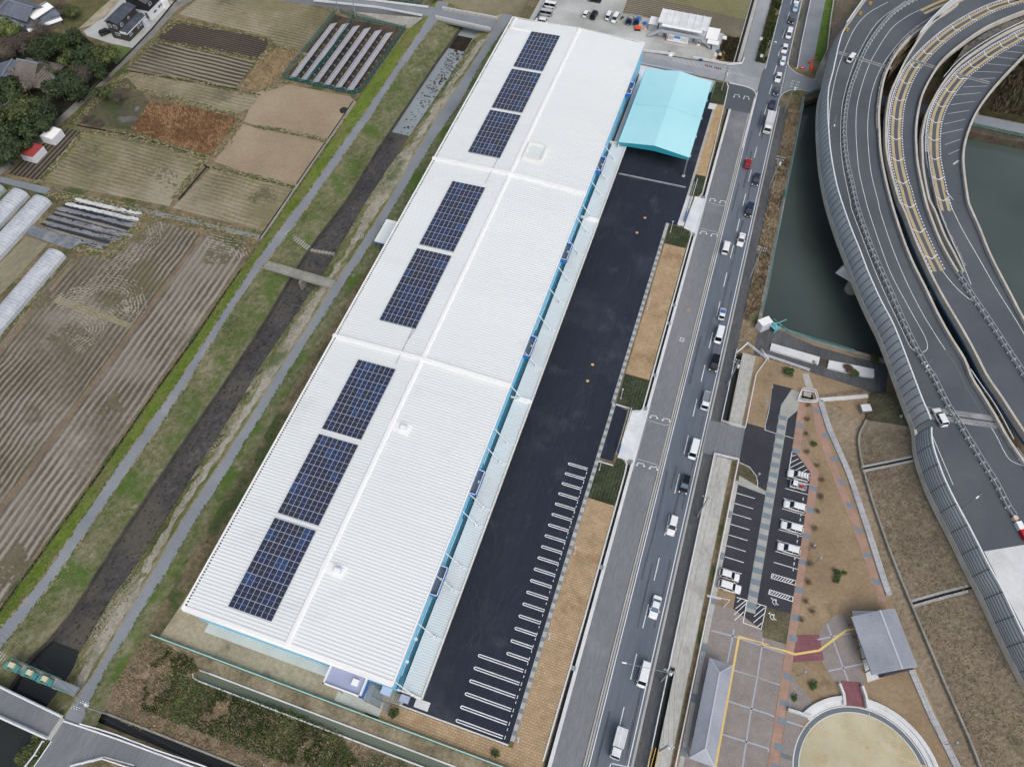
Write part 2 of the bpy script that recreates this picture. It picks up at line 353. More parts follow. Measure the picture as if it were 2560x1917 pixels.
def water(name, deep, rough, scale, strength, k=1.0, ripple=.04):
    m, t, b = newmat(name); ln = t.links.new
    tc = node(t, 'ShaderNodeTexCoord'); mp = node(t, 'ShaderNodeMapping'); mp.inputs['Scale'].default_value = (scale, scale*2.2, scale); mp.inputs['Rotation'].default_value = (0, 0, .35); ln(tc.outputs['Object'], mp.inputs[0])
    nz = node(t, 'ShaderNodeTexNoise'); nz.inputs['Scale'].default_value = 1; nz.inputs['Detail'].default_value = 4; ln(mp.outputs[0], nz.inputs['Vector'])
    n2 = node(t, 'ShaderNodeTexNoise'); n2.inputs['Scale'].default_value = .03; n2.inputs['Detail'].default_value = 3; ln(tc.outputs['Object'], n2.inputs['Vector'])
    r = node(t, 'ShaderNodeValToRGB'); r.color_ramp.elements[0].position = .3; r.color_ramp.elements[1].position = .7
    c = C(deep, k); r.color_ramp.elements[0].color = tuple(x*.75 for x in c[:3])+(1,); r.color_ramp.elements[1].color = tuple(x*1.25 for x in c[:3])+(1,)
    ln(n2.outputs['Fac'], r.inputs[0]); ln(r.outputs[0], b.inputs['Base Color'])
    b.inputs['Roughness'].default_value = rough; b.inputs['IOR'].default_value = 1.5
    bp = node(t, 'ShaderNodeBump'); bp.inputs['Strength'].default_value = strength; bp.inputs['Distance'].default_value = ripple
    ln(nz.outputs['Fac'], bp.inputs['Height']); ln(bp.outputs[0], b.inputs['Normal']); return m
M['pond'] = water('pond_water', '#48534f', .09, .8, 1.0)
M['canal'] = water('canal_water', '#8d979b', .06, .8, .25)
M['ditchw'] = water('ditch_water', '#626b5d', .15, .8, .3)
M['darkw'] = water('dark_ditch_water', '#2b2e2c', .12, .8, .3)
def field(name, ramp, ang, per, amt, dis, L=.04, F=1.3, patch=None, wf=.4, c=1.1):
    return gmat(name, ramp, L=L, F=F, wf=wf, bump=.8, dist=.25, stripe=(ang, per, amt, dis), patch=patch, contrast=c)
FA = math.degrees(math.atan2(*reversed((1, 0))))
# ---------------------------------------------------------------- ground, canal, fields
B = -6.0
sheet('ground', rect(-2500, 2500, -2500, 2500), B, M['brownland'], **ST)
zF, zP = -1.2, .8
ca = line('B0 1300,200 1250,255 880,780 640,1140 480,1370 285,1656 B1 130,330 A1 1990,700 1850,900 1640,1220 1320,1656 A2 950,640 560,1190 220,1656 A3 130,200 0,385', zF)
cb = line('B0 1510,5 1400,190 1255,400 1110,620 900,930 640,1290 385,1656 B1 265,240 0,610 A1 2090,650 1830,1050 1440,1656 A2 1270,340 1010,690 720,1120 360,1656 A3 215,260 0,500', zP)
cc = line('B0 1610,10 1480,200 1330,410 1160,640 960,960 720,1300 470,1656 B1 330,300 100,600 A1 2090,770 1870,1100 1530,1656 A2 1310,440 1000,880 720,1290 470,1656 A3 240,390 0,680', zP)
cd_ = line('B0 1850,0 1780,105 1690,240 1500,500 1240,890 980,1280 750,1656 B1 540,370 400,560 250,800 A1 2186,1110 1830,1656 A2 1560,480 1290,880 1030,1270 780,1656 A3 620,340 400,610 200,790 80,1000', -1.4)
ce = line('B0 2000,0 1940,110 1830,265 1720,450 1570,680 1400,930 1200,1230 1030,1480 B1 830,240 700,470 560,700 400,930 200,1230 60,1430 A2 1960,250 1750,570 1530,920 1300,1290 1060,1656 A3 950,200 760,530 640,720 590,870 530,950', -2.4)
cf = line('B0 2115,0 2060,100 1960,250 1840,450 1650,740 1480,1000 1290,1320 1100,1656 B1 960,320 800,570 660,770 510,1010 300,1330 100,1656 A2 1980,480 1700,900 1480,1230 1240,1656 A3 1130,250 950,560 770,890 640,1060 560,1200', zP)
cg = line('B0 2186,20 2150,90 2010,300 1870,520 1700,840 1480,1160 1300,1450 1180,1656 B1 1060,300 900,550 740,780 600,1010 400,1310 190,1656 A2 2050,520 1800,920 1600,1230 1360,1656 A3 1250,240 1060,560 880,850 760,1080 690,1250', zP)
YS = [-9+i*3 for i in range(79)]
def cl(l, z, dx=0): return [(xat(l, y)+dx, y, z) for y in YS]
def clx(l, y, dx=0): return xat(l, y)+dx
MB().loft([cl(ca, zF), cl(cb, zP)]).build('grass_bank', M['grassg'], **ST)
MB().loft([cl(cb, zP), cl(cc, zP)]).build('canal_path_west', M['roadp'], **ST)
MB().loft([cl(cc, zP), cl(cd_, -1.4, -.28)]).build('canal_slope_west', M['grass'], **ST)
MB().loft([cl(cd_, -1.38, -.28), cl(cd_, -1.38), cl(cd_, -2.7)]).build('canal_wall_coping', gmat('stained_coping', ['#3c3b38', '#55534e', '#6f6c64'], L=.3, F=2, bump=.2), **ST)
MB().loft([cl(cd_, -2.6), cl(ce, -2.6, .6)]).build('canal_bed', M['bed'], **ST)
MB().loft([cl(ce, -2.6), cl(ce, -2.2, .3), cl(cf, zP-.1, -.3), cl(cf, zP)]).build('canal_slope_east', M['grassw'], **ST)
MB().loft([cl(cf, zP), cl(cg, zP)]).build('canal_path_east', M['roadp'], **ST)
MB().loft([cl(cg, zP), cl(cg, 0, 2.6)]).build('canal_shoulder', M['grass'], **ST)
def cmid(f, y): a, b = xat(ce, y)+.3, xat(cf, y)-.3; return (a+(b-a)*f, y, -2.2+(zP-.1+2.2)*f+.03)
sm_ = random.Random(8); yb = [-4+i*1.5 for i in range(144)]
MB().loft([[cmid(min(.62, max(.2, .38+sm_.gauss(0, .07)+.12*math.sin(y*.13))), y) for y in yb], [cmid(min(.99, .86+sm_.gauss(0, .05)+.1*math.sin(y*.09+1)), y) for y in yb]]).build('pale_straw_bank', gmat('pale_straw', ['#8b8570', '#aea792', '#c8c1af', '#d8d2c3'], L=.1, F=1.2, wf=.6, bump=.9, dist=.3, patch=[(.045, .5, .58, '#5f7234'), (.2, .6, .7, '#77705a')]), **ST)
# shallow water on the bed: bright pool upstream, thin film below the weir
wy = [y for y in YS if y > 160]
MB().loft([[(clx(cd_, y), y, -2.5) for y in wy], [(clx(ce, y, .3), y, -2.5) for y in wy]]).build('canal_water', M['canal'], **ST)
def weedtex():
    m = gmat('floating_weed', ['#4c463d', '#655d4f'], L=1, F=3, bump=.4); return m
mb = MB(); rw = random.Random(3)
for i in range(420):
    y = 212-abs(rw.gauss(0, 26)); 
    if y < 158: continue
    f = min(1, max(0, rw.gauss(.62, .2))); x = clx(cd_, y)*(1-f)+clx(ce, y)*f; r = rw.uniform(.08, .4)
    mb.add([(x+r*(.6+.8*rw.random())*math.cos(a*1.05), y+r*(.6+.8*rw.random())*math.sin(a*1.05), -2.47) for a in range(6)], [(0, 1, 2, 3, 4, 5)])
mb.build('floating_weed', weedtex(), label='clumps of brown weed lying in the bright shallow canal water', cat='weed', kind='stuff')
wy = [-9, -6, -3, 0, 3]
MB().loft([[(clx(cd_, y), y, -2.45) for y in wy], [(clx(ce, y, .3), y, -2.45) for y in wy]]).build('canal_pool', M['darkw'], **ST)

aL = [(p[0], p[1]) for p in cl(ca, 0)]
slab('farmland', [(-1500, -1500), (clx(ca, -9), -1500)]+aL+[(clx(ca, 225), 1500), (-1500, 1500)], B, zF, M['verge'], **ST)
gL = [(clx(cg, y, 2.6), y) for y in YS]
def gseg(y0, y1): return [(clx(cg, y0, 2.6), y0)]+[p for p in gL if y0 < p[1] < y1]+[(clx(cg, y1, 2.6), y1)]
slab('ground_plot', gseg(7.3, 207)+[(1.15, 207), (1.15, 7.3)], B, 0, M['verge'], **ST)
slab('ground_south', gseg(-5.0, 5.6)+[(1.15, 5.6), (1.15, -5)], B, 0, M['reed'], **ST)
slab('ground_corner', gseg(5.6, 7.3)+[(-65.6, 7.3), (-66.4, 6.4), (-65.6, 5.6)], B, 0, M['verge'], **ST)
slab('ground_road_side', [(-79.5, -1500), (18.9, -1500), (18.9, -6.7), (-79.5, -6.7)], B, 0, M['verge'], **ST)
slab('ground_far_south', [(-1500, -1500), (-79.5, -1500), (-79.5, -7), (clx(cg, -9), -12), (-1500, -12)], B, -1.3, M['reed'], **ST)
slab('ground_north', gseg(207, 225)+[(clx(cg, 225), 1500), (22.6, 1500), (22.6, 207)], B, 0, M['verge'], **ST)
slab('ground_road', rect(1.8, 18.9, -1500, 207), B, -.004, M['walkd'], **ST)
sheet('drain_bed', rect(.9, 2, -10, 207.5), -1.0, M['bed'], **ST)
slab('ground_park', [(20.4, -1500), (1500, -1500), (1500, 121), (54, 121.2), (45.6, 121.0), (36.5, 121.5), (29.6, 122.2), (27.6, 123.1), (22.9, 123.4), (22.9, 113.1), (20.4, 113.1)], B, 0, M['parkdirt'], **ST)
slab('ground_verge', [(18.9, 36.5), (20.4, 36.5), (20.4, 92.4), (18.9, 92.4)], B, 0, M['concd'], **ST)
slab('ground_verge', rect(18.9, 22.9, 113.1, 207), B, 0, M['reed'], **ST)
sheet('culvert_bed', rect(18.6, 20.7, -20, 115), -2.2, M['pond'], **ST)
slab('ground_northeast', [(22.6, 213), (28, 217), (74, 215), (86, 213.2), (1500, 213), (1500, 1500), (22.6, 1500)], B, 0, M['verge'], **ST)
sheet('pond', rect(20, 1500, 100, 260), -2.0, M['pond'], **ST)
sheet('ditch_water', rect(-66.5, 1.2, 5, 8), -.3, M['ditchw'], **ST)
sheet('drain_water', rect(-84, 2, -8, -4), -1.2, M['darkw'], **ST)

# fields (each with its own colour and furrow direction) ---------------------------------
fa_ = dict(big1=field('field_stubble', ['#565040', '#6c6555', '#817a6b', '#979083'], 0, 1.5, .3, 5, patch=[(.05, .52, .66, '#6a6548'), (.03, .54, .66, '#968d80'), (.08, .6, .7, '#58523f')]),
    big2=field('field_furrow', ['#5a5345', '#6f6759', '#867e70', '#9c9488'], 0, 1.75, .42, 3, patch=[(.05, .58, .7, '#5f5844'), (.035, .5, .66, '#8f877a')]),
    mow=field('field_mown', ['#66603f', '#7f7758', '#968c6f', '#a99e84'], 88, 1.4, .13, 5, patch=[(.05, .5, .66, '#76734c'), (.07, .56, .68, '#66604c'), (.03, .52, .66, '#a09882')]),
    tanf=field('field_dry', ['#83735a', '#9c8b70', '#b09f86'], 80, .9, .08, 4, patch=[(.07, .62, .75, '#7f7a55')], c=.8),
    dark=field('field_dark_soil', ['#38332c', '#4a433a', '#5f574b'], 88, 1.0, .4, .8, c=.9),
    darkst=field('field_dark_striped', ['#4a443a', '#6b6454', '#8f8872'], 88, 1.7, .55, 3),
    brush=gmat('brush_ground', ['#59422c', '#7c5c3a', '#9d7c52'], L=.2, F=1.5, bump=1, dist=.4),
    plow=field('field_ploughed', ['#625c4c', '#776f5d', '#8b836f'], 88, 1.1, .5, .8),
    greenf=field('field_greenish', ['#6b6d48', '#7f7f55', '#938f68'], 88, 1.1, .2, 1), 
    pale=gmat('pale_worked_soil', ['#7a7057', '#9c8f72', '#b0a68a'], L=.2, F=1, bump=.4, stretch=(80, 3)))
zf = zF+.02
xa = [(clx(ca, y, -.5), y) for y in range(-9, 108, 9)]
sheet('field', [(-124.6, 22), (-124.8, 106.5)]+[(clx(ca, y, -1.2), y) for y in range(104, -10, -8)]+[(-124.6, -30)], zf, fa_['big2'], **ST)
sheet('field', [(-152, 89), (-152, -40), (-125.6, -40), (-125.6, 106.5), (-139, 107), (-143, 94)], zf, fa_['big1'], **ST)
sheet('field', [(-250, -40), (-153, -40), (-153, 88), (-154.5, 88), (-154.5, 10), (-250, 10)], zf, fa_['big1'], **ST)
sheet('earth_strip', rect(-125.7, -124.5, -40, 106.5), zf+.02, gmat('earth_ridge', ['#6b5a48', '#80705a', '#94856c'], L=.2, F=1.3, bump=.8), **ST)
sheet('earth_strip', rect(-153.1, -151.9, -40, 86), zf+.02, bpy.data.materials['earth_ridge'], **ST)
sheet('grass_strip', [(-150, 74), (-126, 73), (-126, 74.6), (-149, 76.2)], zf+.03, gmat('field_grass', ['#80775a', '#98906e'], L=.4, F=2), **ST)
# north fields
FQ = [0]
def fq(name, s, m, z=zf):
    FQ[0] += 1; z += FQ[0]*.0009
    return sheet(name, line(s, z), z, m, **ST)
fq('field', 'A0 700,1090 1690,1310 1680,1340 1430,1656 A1 1400,150 A0 340,1500 360,1480', fa_['mow'])
fq('field', 'A0 1750,1390 2186,1490 B0 330,1560 285,1640 140,1860 40,1840 A1 2130,345 1430,165', fa_['mow'])
fq('field', 'B0 0,1460 330,1545 600,1180 0,1060 A0 2010,1030 1770,1340', fa_['tanf'])
fq('field', 'A0 2020,1010 B0 0,1040 605,1160 640,1130 830,850 780,800 200,690 0,770', fa_['tanf'])
fq('field', 'A0 1000,620 1100,600 2150,800 2080,890 1950,950 940,700', fa_['mow'])
fq('field', 'A0 1270,370 1040,570 1950,730 2120,510 1320,350', fa_['darkst'])
fq('field', 'A0 1430,170 1290,330 2120,490 2186,430 B0 100,370 90,315 0,305', fa_['dark'])
fq('field', 'A0 1480,120 1700,-60 B0 200,-40 660,120 470,340 350,415 180,390 110,310 0,290', fa_['mow'])
fq('field', 'B0 0,530 170,395 340,430 420,440 210,650 70,740 0,750 A0 1990,720', fa_['pale'])
fq('brush_ground', 'A0 1100,1080 1240,860 1500,870 1970,980 1740,1290', fa_['brush'])
fq('weedy_plot', 'A0 620,1020 850,720 1050,640 1250,850 1090,1080', gmat('weedy_plot', ['#484530', '#65604a', '#7a7658'], L=.2, F=1.2, bump=1, dist=.4, patch=[(.1, .5, .6, '#42552c'), (.15, .55, .65, '#5e5558')]))
fq('garden_plot', 'A0 390,1160 560,1060 690,1100 340,1500 60,1440', gmat('garden_soil', ['#3a3630', '#504a3e', '#6b6452'], L=.3, F=1.5, bump=.8, stripe=(0, 1.4, .6, .5)))
fq('cloth_rows', 'A1 640,80 1170,190 1160,260 880,500 760,500 330,300 540,130', gmat('rows_under_sheeting', ['#2f3440', '#3f434c', '#565651', '#8e8b80'], L=.12, F=1.8, bump=.9, stripe=(90, 2.0, .8, .6)))
m7 = MB(); m8 = MB()
for s_, n in (('A1 640,100 970,178', 420), ('A1 560,135 1010,238', 420), ('A1 990,180 1160,215', 60), ('A1 1010,240 1150,265', 60)): 
    c = resample(line(s_, zF), .2)
    for i in range(n):
        p = c[random.randrange(len(c))]; r = random.uniform(.12, .45); a0 = random.uniform(-.4, .2); m7.add([(p.x+r*1.6*math.cos(q+a0)*random.uniform(.7, 1.2), p.y+random.gauss(0, .22)*0+r*math.sin(q)*random.uniform(.7, 1.2)+((i*37) % 10-5)*.07, zf+.2+random.uniform(0, .06)) for q in (0, 1, 2.1, 3.1, 4.2, 5.2)], [(0, 1, 2, 3, 4, 5)])
for s_, n in (('A1 480,175 1120,310', 240), ('A1 430,240 1090,400', 240), ('A1 400,300 1000,430', 160), ('A1 500,400 850,490', 120)):
    c = resample(line(s_, zF), .2)
    for i in range(n):
        p = c[random.randrange(len(c))]; r = random.uniform(.06, .2); m8.add([(p.x+r*4*math.cos(q), p.y+r*math.sin(q)+((i*37) % 10-5)*.1, zf+.15+random.uniform(0, .06)) for q in (0, 1, 2.1, 3.1, 4.2, 5.2)], [(0, 1, 2, 3, 4, 5)])
m7.build('white_row_cover', gmat('white_plastic_sheet', ['#8f9092', '#c9cccd', '#e6e9ea'], L=.3, F=1.5, bump=.6), **ST)
m8.build('painted_glints', gmat('painted_film_sheen', ['#5c6572', '#838a94', '#a9adb0'], L=.3, F=1.5, bump=.6), **ST)  # flakes coloured to imitate sheen on the plastic film
fq('grey_sheet_row', 'A1 270,305 600,420 660,460 580,510 210,380', gmat('grey_sheeting', ['#5d646c', '#7b8289', '#9ba0a3'], L=.3, F=1.5, bump=.6), zf+.2)
fq('bare_bed', 'A1 220,400 400,460 0,890 0,620', gmat('bare_bed', ['#6f6d55', '#89846c', '#a39e86'], L=.15, F=1.5, stretch=(75, 3)))
fq('panel_ground', 'B0 655,125 235,650 800,780 870,755 1235,250 830,170', gmat('panel_ground', ['#26282a', '#3a3a38', '#52483a', '#6a5c49'], L=.15, F=1.2, wf=.5, bump=.6, stretch=(90, 3)))
# farm lanes
sheet('farm_lane', line('A0 0,1462 420,1558 900,1680 A1 1200,172 1640,272 2180,395 2150,420 2130,425 1640,305 1180,200 420,5 A0 380,1610 0,1510', zF+.06), zF+.06, M['roadp'], **ST)
sheet('farm_lane', line('A0 1640,-20 1480,70 1260,310 990,570 640,910 300,1210 0,1455 0,1400 280,1160 600,870 850,640 960,545 1230,270 1450,30 1500,-40', zF+.06), zF+.06, gmat('old_concrete_lane', ['#686862', '#7f7f79', '#95958f'], L=.2, F=2, bump=.2), **ST)
MB().solid_ribbon(line('A0 1460,0 1260,240 990,520 640,850', zF+.1), .7, B, zF+.1).build('lane_drain', M['dark'], **ST)
MB().solid_ribbon(line('A0 1690,1360 1710,1385 1480,1656', zF), .5, zF, zF+.08).build('field_ditch', M['dark'], **ST)
MB().solid_ribbon(line('A0 1710,1385 2186,1495 B0 330,1550', zF), .6, zF, zF+.08).build('field_ditch', M['dark'], **ST)
MB().solid_ribbon(line('A0 1040,585 1950,740 2155,790', zF), .4, zF, zF+.08).build('field_ditch', M['dark'], **ST)
MB().solid_ribbon(line('A0 640,1040 1060,1120 1700,1300', zF), .5, zF, zF+.08).build('field_ditch', M['dark'], **ST)
MB().solid_ribbon([(clx(ca, y, -.35), y) for y in range(-9, 100, 6)], .45, zF, zF+.1).build('field_drain', M['dark'], **ST)
MB().solid_ribbon([(clx(ca, y, -.7), y) for y in range(110, 172, 6)], .5, zF, zF+.25).build('field_drain_wall', M['concd'], **ST)
MB().solid_ribbon([(clx(ca, y, -1.2), y) for y in range(110, 172, 6)], .5, zF, zF+.08).build('field_drain', M['dark'], **ST)
# clods, damp spots, weeds along the plot borders: small flat irregular flakes
rk = random.Random(44)
def flakes(mb, x, y, z, r, ang=None, el=1.0):
    a0 = rk.uniform(0, 6.28) if ang is None else ang+rk.gauss(0, .25); ca_, sa_ = math.cos(a0), math.sin(a0); z += rk.uniform(0, .05); vs = []
    for i in range(6):
        q = i*1.047+rk.uniform(-.3, .3); u = r*el*math.cos(q)*rk.uniform(.6, 1.2); v = r*math.sin(q)*rk.uniform(.6, 1.2); vs.append((x+u*ca_-v*sa_, y+u*sa_+v*ca_, z))
    mb.add(vs, [(0, 1, 2, 3, 4, 5)])
def along(mb, s, wd, n, r0, r1, z, el=3.0, sp=.85, k=1):
    c = resample(smooth(s if not isinstance(s, str) else line(s, z), 4), .5)
    for i in range(n):
        j = rk.randrange(len(c)-1); d = c[j+1]-c[j]; a = math.atan2(d.y, d.x); o = rk.uniform(-wd, wd); o = round(o/sp)*sp+rk.gauss(0, .09) if sp else o
        flakes(mb, c[j].x-math.sin(a)*o, c[j].y+math.cos(a)*o, z, rk.uniform(r0, r1), a, el)
m1 = MB(); m2 = MB()
for s_ in ('A1 620,1010 740,1060 800,1140 780,1210 700,1260 600,1340', 'A1 640,880 800,800 960,790 1090,850 1060,960', 'A1 1280,300 1300,420 1200,520 1050,600 860,690', 'A1 1700,440 1860,480 1960,500 2000,580', 'A1 950,990 1040,1060 1120,1010 1100,900', 'A1 480,960 600,900 720,900'): along(m1, s_, 2.6, 420, .05, .15, zf+.03)
for s_ in ('A1 820,940 900,900 1000,900 1180,860', 'A1 1720,540 1800,560 1900,540', 'A1 1180,460 1260,380 1350,300', 'A1 480,1180 600,1280 640,1340', 'A1 300,1000 340,900 420,860', 'A2 60,1500 120,1530 200,1520', 'A2 20,1600 120,1600 240,1560', 'A2 900,230 940,240 990,210'): along(m2, s_, 3.2, 150, .12, .4, zf+.02, 2.0, 0)
for s_ in ('A0 700,1180 780,1240 850,1250', 'A0 1290,1400 1380,1480 1420,1560', 'B1 60,20 90,60 70,120', 'B0 0,1600 60,1640'): along(m2, s_, 2.8, 70, .12, .35, zf+.045, 1.6, 0)
m1.build('turned_soil', gmat('turned_soil', ['#8f887a', '#a39b8c', '#b3ab9c'], L=.3, F=1.5, wf=.6, bump=.5), **ST)
m2.build('damp_soil', gmat('damp_soil', ['#5c5541', '#6d6650', '#7b745f'], L=.3, F=1.5, wf=.6, bump=.5), **ST)
m3 = MB(); m4 = MB()
BRD = ['A0 700,1095 1060,1130 1690,1310', 'A0 1690,1320 1430,1656', 'A0 340,1500 690,1100', 'A0 1750,1385 2186,1485 B0 330,1555', 'B0 0,1050 300,1100 600,1170', 'A0 1000,620 1500,660 2150,800', 'A0 940,700 1400,800 1950,950', 'A0 1430,175 1800,230 2120,290 B0 90,330', 'A0 1290,340 1700,410 2120,495', 'A0 1100,1090 1740,1290 1970,980 1500,870 1230,865', 'B0 0,520 170,395 340,430', 'B0 70,745 300,660 420,440', 'A0 620,1020 1000,640', 'A1 640,85 900,130 1170,190 1130,330 880,500 760,500', 'A1 550,60 1200,180 1640,280 2140,400', 'A1 500,60 1180,225 1640,310 2120,430', 'A1 600,470 800,540 940,550 1160,300', 'A1 530,540 200,1010 0,1190', 'A0 1040,585 1260,350 1450,180', 'A0 380,1610 1000,1720']
for s_ in BRD: along(m3, s_, .9, 220, .08, .3, zf+.07, 1.6, 0); along(m4, s_, 1.2, 160, .08, .35, zf+.07, 1.6, 0)
for dx_ in (-.2, .3): along(m3, [Vector((clx(ca, y, dx_), y, 0)) for y in range(-6, 170, 8)], .5, 500, .06, .22, zf+.12, 2, 0)
for l_, dx_, z_0, mm in ((cb, .05, zP, m3), (cc, -.05, zP, m3), (cf, .05, zP, m4), (cg, -.05, zP, m3), (cc, 0, zP, m4), (cb, 0, zP, m4)): along(mm, [Vector((clx(l_, y, dx_), y, 0)) for y in range(-6, 215, 8)], .22, 700, .06, .2, z_0+.01, 2.2, 0)
m3.build('border_weeds', gmat('border_weeds', ['#3f4c26', '#566332', '#6d7442'], L=.4, F=2, wf=.6, bump=.6, sat=1), label='green weeds fringing the field borders and canal paths', cat='weeds', kind='stuff')
m4.build('border_straw', gmat('border_straw', ['#7d7055', '#988a6c', '#ad9f82'], L=.4, F=2, wf=.6, bump=.6), label='straw coloured litter fringing the field borders and canal paths', cat='straw', kind='stuff')
m5 = MB(); m6 = MB()
for i in range(1100):
    y = rk.uniform(0, 160); f = rk.random(); x = clx(cd_, y)*(1-f)+clx(ce, y, .5)*f; flakes(m5 if rk.random() < .5 else m6, x, y, -2.59, rk.uniform(.04, .26), 1.1, 1.6)
m5.build('bed_gravel', gmat('bed_gravel', ['#47443f', '#545048', '#646057'], L=.4, F=2, wf=.6, bump=.6), **ST); m6.build('bed_mud', gmat('bed_mud', ['#333230', '#3e3b37'], L=.4, F=2, wf=.6, bump=.6), **ST)
# top-left lots
fq('gravel_lot', 'A0 690,260 720,300 910,360 1100,400 1250,250 1480,30 1300,-40 1000,0 860,150', M['yard'], zF+.04)
fq('dirt_track', 'A0 650,240 800,200 900,100 1100,-20 950,-40 780,100 600,170', gmat('dirt_track', ['#8a8169', '#a79e86', '#bdb6a1'], L=.3, F=1.5), zF+.03)
fq('lawn_plot', 'A0 930,370 1110,405 990,530 930,520', gmat('lawn_plot', ['#46582a', '#5d7038', '#788250'], L=.2, F=1.3, wf=.6, bump=.8), zF+.03)
fq('meadow_plot', 'A0 330,0 950,-30 780,120 640,250 430,240 420,80', gmat('rough_meadow', ['#4b5230', '#68683f', '#827a56'], L=.2, F=1.2, bump=1, dist=.4), zF+.03)
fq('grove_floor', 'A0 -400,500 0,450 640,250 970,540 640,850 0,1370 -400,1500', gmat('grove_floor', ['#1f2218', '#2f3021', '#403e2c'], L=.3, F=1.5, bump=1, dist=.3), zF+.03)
# road at the top left, raised, with concrete slope below
top = line('B0 400,-60 820,2 1430,72 1545,95 2010,178 1940,262 1490,165 1390,150 1000,70 480,15 330,0', zP+.02)
slab('road_north', [(-175, 214.5), (-175, 209.5), (-143.8, 212), (-104.8, 215.5), (-98.6, 216.0), (-99, 221.5), (-104.6, 221), (-130.9, 218)], B, zP+.02, M['roadp'], **ST)
MB().loft([line('B0 820,100 1385,150', zP), line('B0 850,150 1270,240', zF)]).build('concrete_slope', M['concd'], **ST)

sheet('canal_lower_water', line('A3 -600,1000 0,1150 400,1400 330,1500 180,1700 0,1900 -600,1900', -1.25), -1.25, M['darkw'], **ST)
# south road and its bridge
slab('road_south', line('A3 530,1262 700,1318 1000,1420 1300,1530 1650,1656 1900,1760 1500,1800 1110,1660 860,1577 590,1660 300,1800 275,1656 380,1500 430,1430', 1), -3, 1.0, M['road2'], **ST)
rp = line('A3 530,1262 700,1318 1000,1420 1300,1530 1650,1660 1900,1760', 1)
MB().ribbon(offset(rp, -.25), .25, 1.012).build('edge_line', M['white'], **ST)
MB().ribbon(line('A3 275,1660 385,1500 425,1440', 1), .2, 1.012).build('edge_line', M['white'], **ST)
MB().ribbon(line('A3 590,1640 860,1570 1110,1640', 1), .2, 1.03).build('edge_line', M['white'], **ST)
# ---------------------------------------------------------------- plot, roads, park paving (level ground)
e = .02
sheet('asphalt_lot', [(-27.8, 14), (-6, 14), (-6, 149), (-3, 149), (-2.9, 207), (-30, 207), (-30, 100), (-30, 30)], e, M['lot'], **ST)
sheet('gravel_strip', [(-27.9, 160), (-25.3, 160), (-25.3, 212), (-27.9, 212)], e*2, flat('pale_lilac_concrete', '#dfe4ee', .8), **ST)
sheet('sandy_yard', [(-77, 10), (-40, 10), (-33, 10), (-33, 16), (-72, 40), (-75, 30)], e, M['sand'], **ST)
sheet('sandy_edge', [(-65, 7.5), (-6, 7.5), (-6, 9.8), (-76, 9.8)], e*1.5, gmat('ditch_side_soil', ['#4f4838', '#857a60', '#aca084'], L=.2, F=1, bump=.7), **ST)
slab('concrete_apron', rect(-69.1, -40.3, 13.9, 16.2), -.5, .12, M['concapron'], **ST)
slab('concrete_apron', rect(-39.4, -30.3, 10.6, 13.6), -.5, .12, M['concapron'], **ST)
slab('concrete_apron', rect(-39, -27, 13.6, 15.6), -.5, .14, M['conc'], **ST)
sheet('concrete_pad', rect(-24.9, -22.1, 14.3, 15.9), e*2, M['concl'], **ST)
MB().box(-30.2, -6, 13.6, 13.85, -.2, .22).build('lot_kerb', M['concl'], **ST)
sheet('tan_paving', [(-30.3, 10.1), (.9, 10.1), (.9, 64.9), (-5.1, 64.9), (-5.1, 13.5), (-30.3, 13.5)], e, M['tan'], **ST)
sheet('tan_paving', rect(-5.1, .6, 98.2, 141.6), e, M['tan'], **ST)
sheet('tan_paving', [(-3.0, 170), (-2.3, 201.8), (0, 202.3), (.5, 170), (-.2, 165)], e, M['tan2'], **ST)
sheet('turf_block_bed', [(-2.8, 170), (.5, 170), (.6, 163), (-.6, 161), (-1.8, 161)], e*1.4, M['turfd'], **ST)
sheet('turf_block_bed', [(-5.1, 64.9), (.7, 64.9), (1.0, 72), (.8, 75), (-.4, 76.2), (-1.5, 76.3), (-1.8, 74.0), (-5.1, 74.0)], e*1.4, M['turfd'], **ST)
sheet('turf_block_bed', [(-5.1, 89.4), (-1.9, 89.4), (-1.5, 88.8), (.2, 88.9), (1.0, 90.5), (.7, 98.3), (-5.1, 98.3)], e*1.4, M['turfd'], **ST)
sheet('turf_block_bed', [(-5.2, 141.6), (.5, 141.6), (.8, 146), (.1, 148.4), (-1.2, 149.3), (-2, 148.4), (-5.2, 148.8)], e*1.4, M['turfd'], **ST)
sheet('turf_block_bed', [(-4.1, 202.4), (.1, 202.4), (.1, 211), (-.9, 213), (-4.2, 212.6)], e*1.4, M['turfd'], **ST)
chk = tiles('kerb_tiles', '#b8bab4', '#aeb0aa', '#969994', .6, .6, 0, 0, ms=.01)
for y0, y1, x in ((14.6, 89.4, -5.95), (89.4, 149, -6.3)):
    MB().box(x, x+.8, y0, y1, -.2, e*2.5).build('tile_strip', chk, **ST)
mb = MB()
for i in range(66):
    y = 15.6+1.95*i; x = -5.95 if y < 88.5 else -6.3; mb.box(x+.04, x+.76, y, y+.85, 0, .058)
mb.build('tile_insert', flat('grey_tile_insert', '#77818a', .8), **ST)
sheet('tile_strip', [(-3.1, 149), (-2.4, 149), (-2.2, 200), (-2.9, 200)], e*2.5, chk, **ST)
MB().box(-5.2, -1.8, 89.2, 89.5, -.2, .15).box(-5.2, -1.9, 73.9, 74.15, -.2, .15).build('bed_kerb', M['concl'], **ST)
MB().solid_ribbon([(.75, 13.3), (1.05, 40), (1.05, 73), (.9, 75.3), (.2, 76.3), (-1.4, 76.4)], .3, -1, .2).build('planter_kerb', M['concl'], **ST)
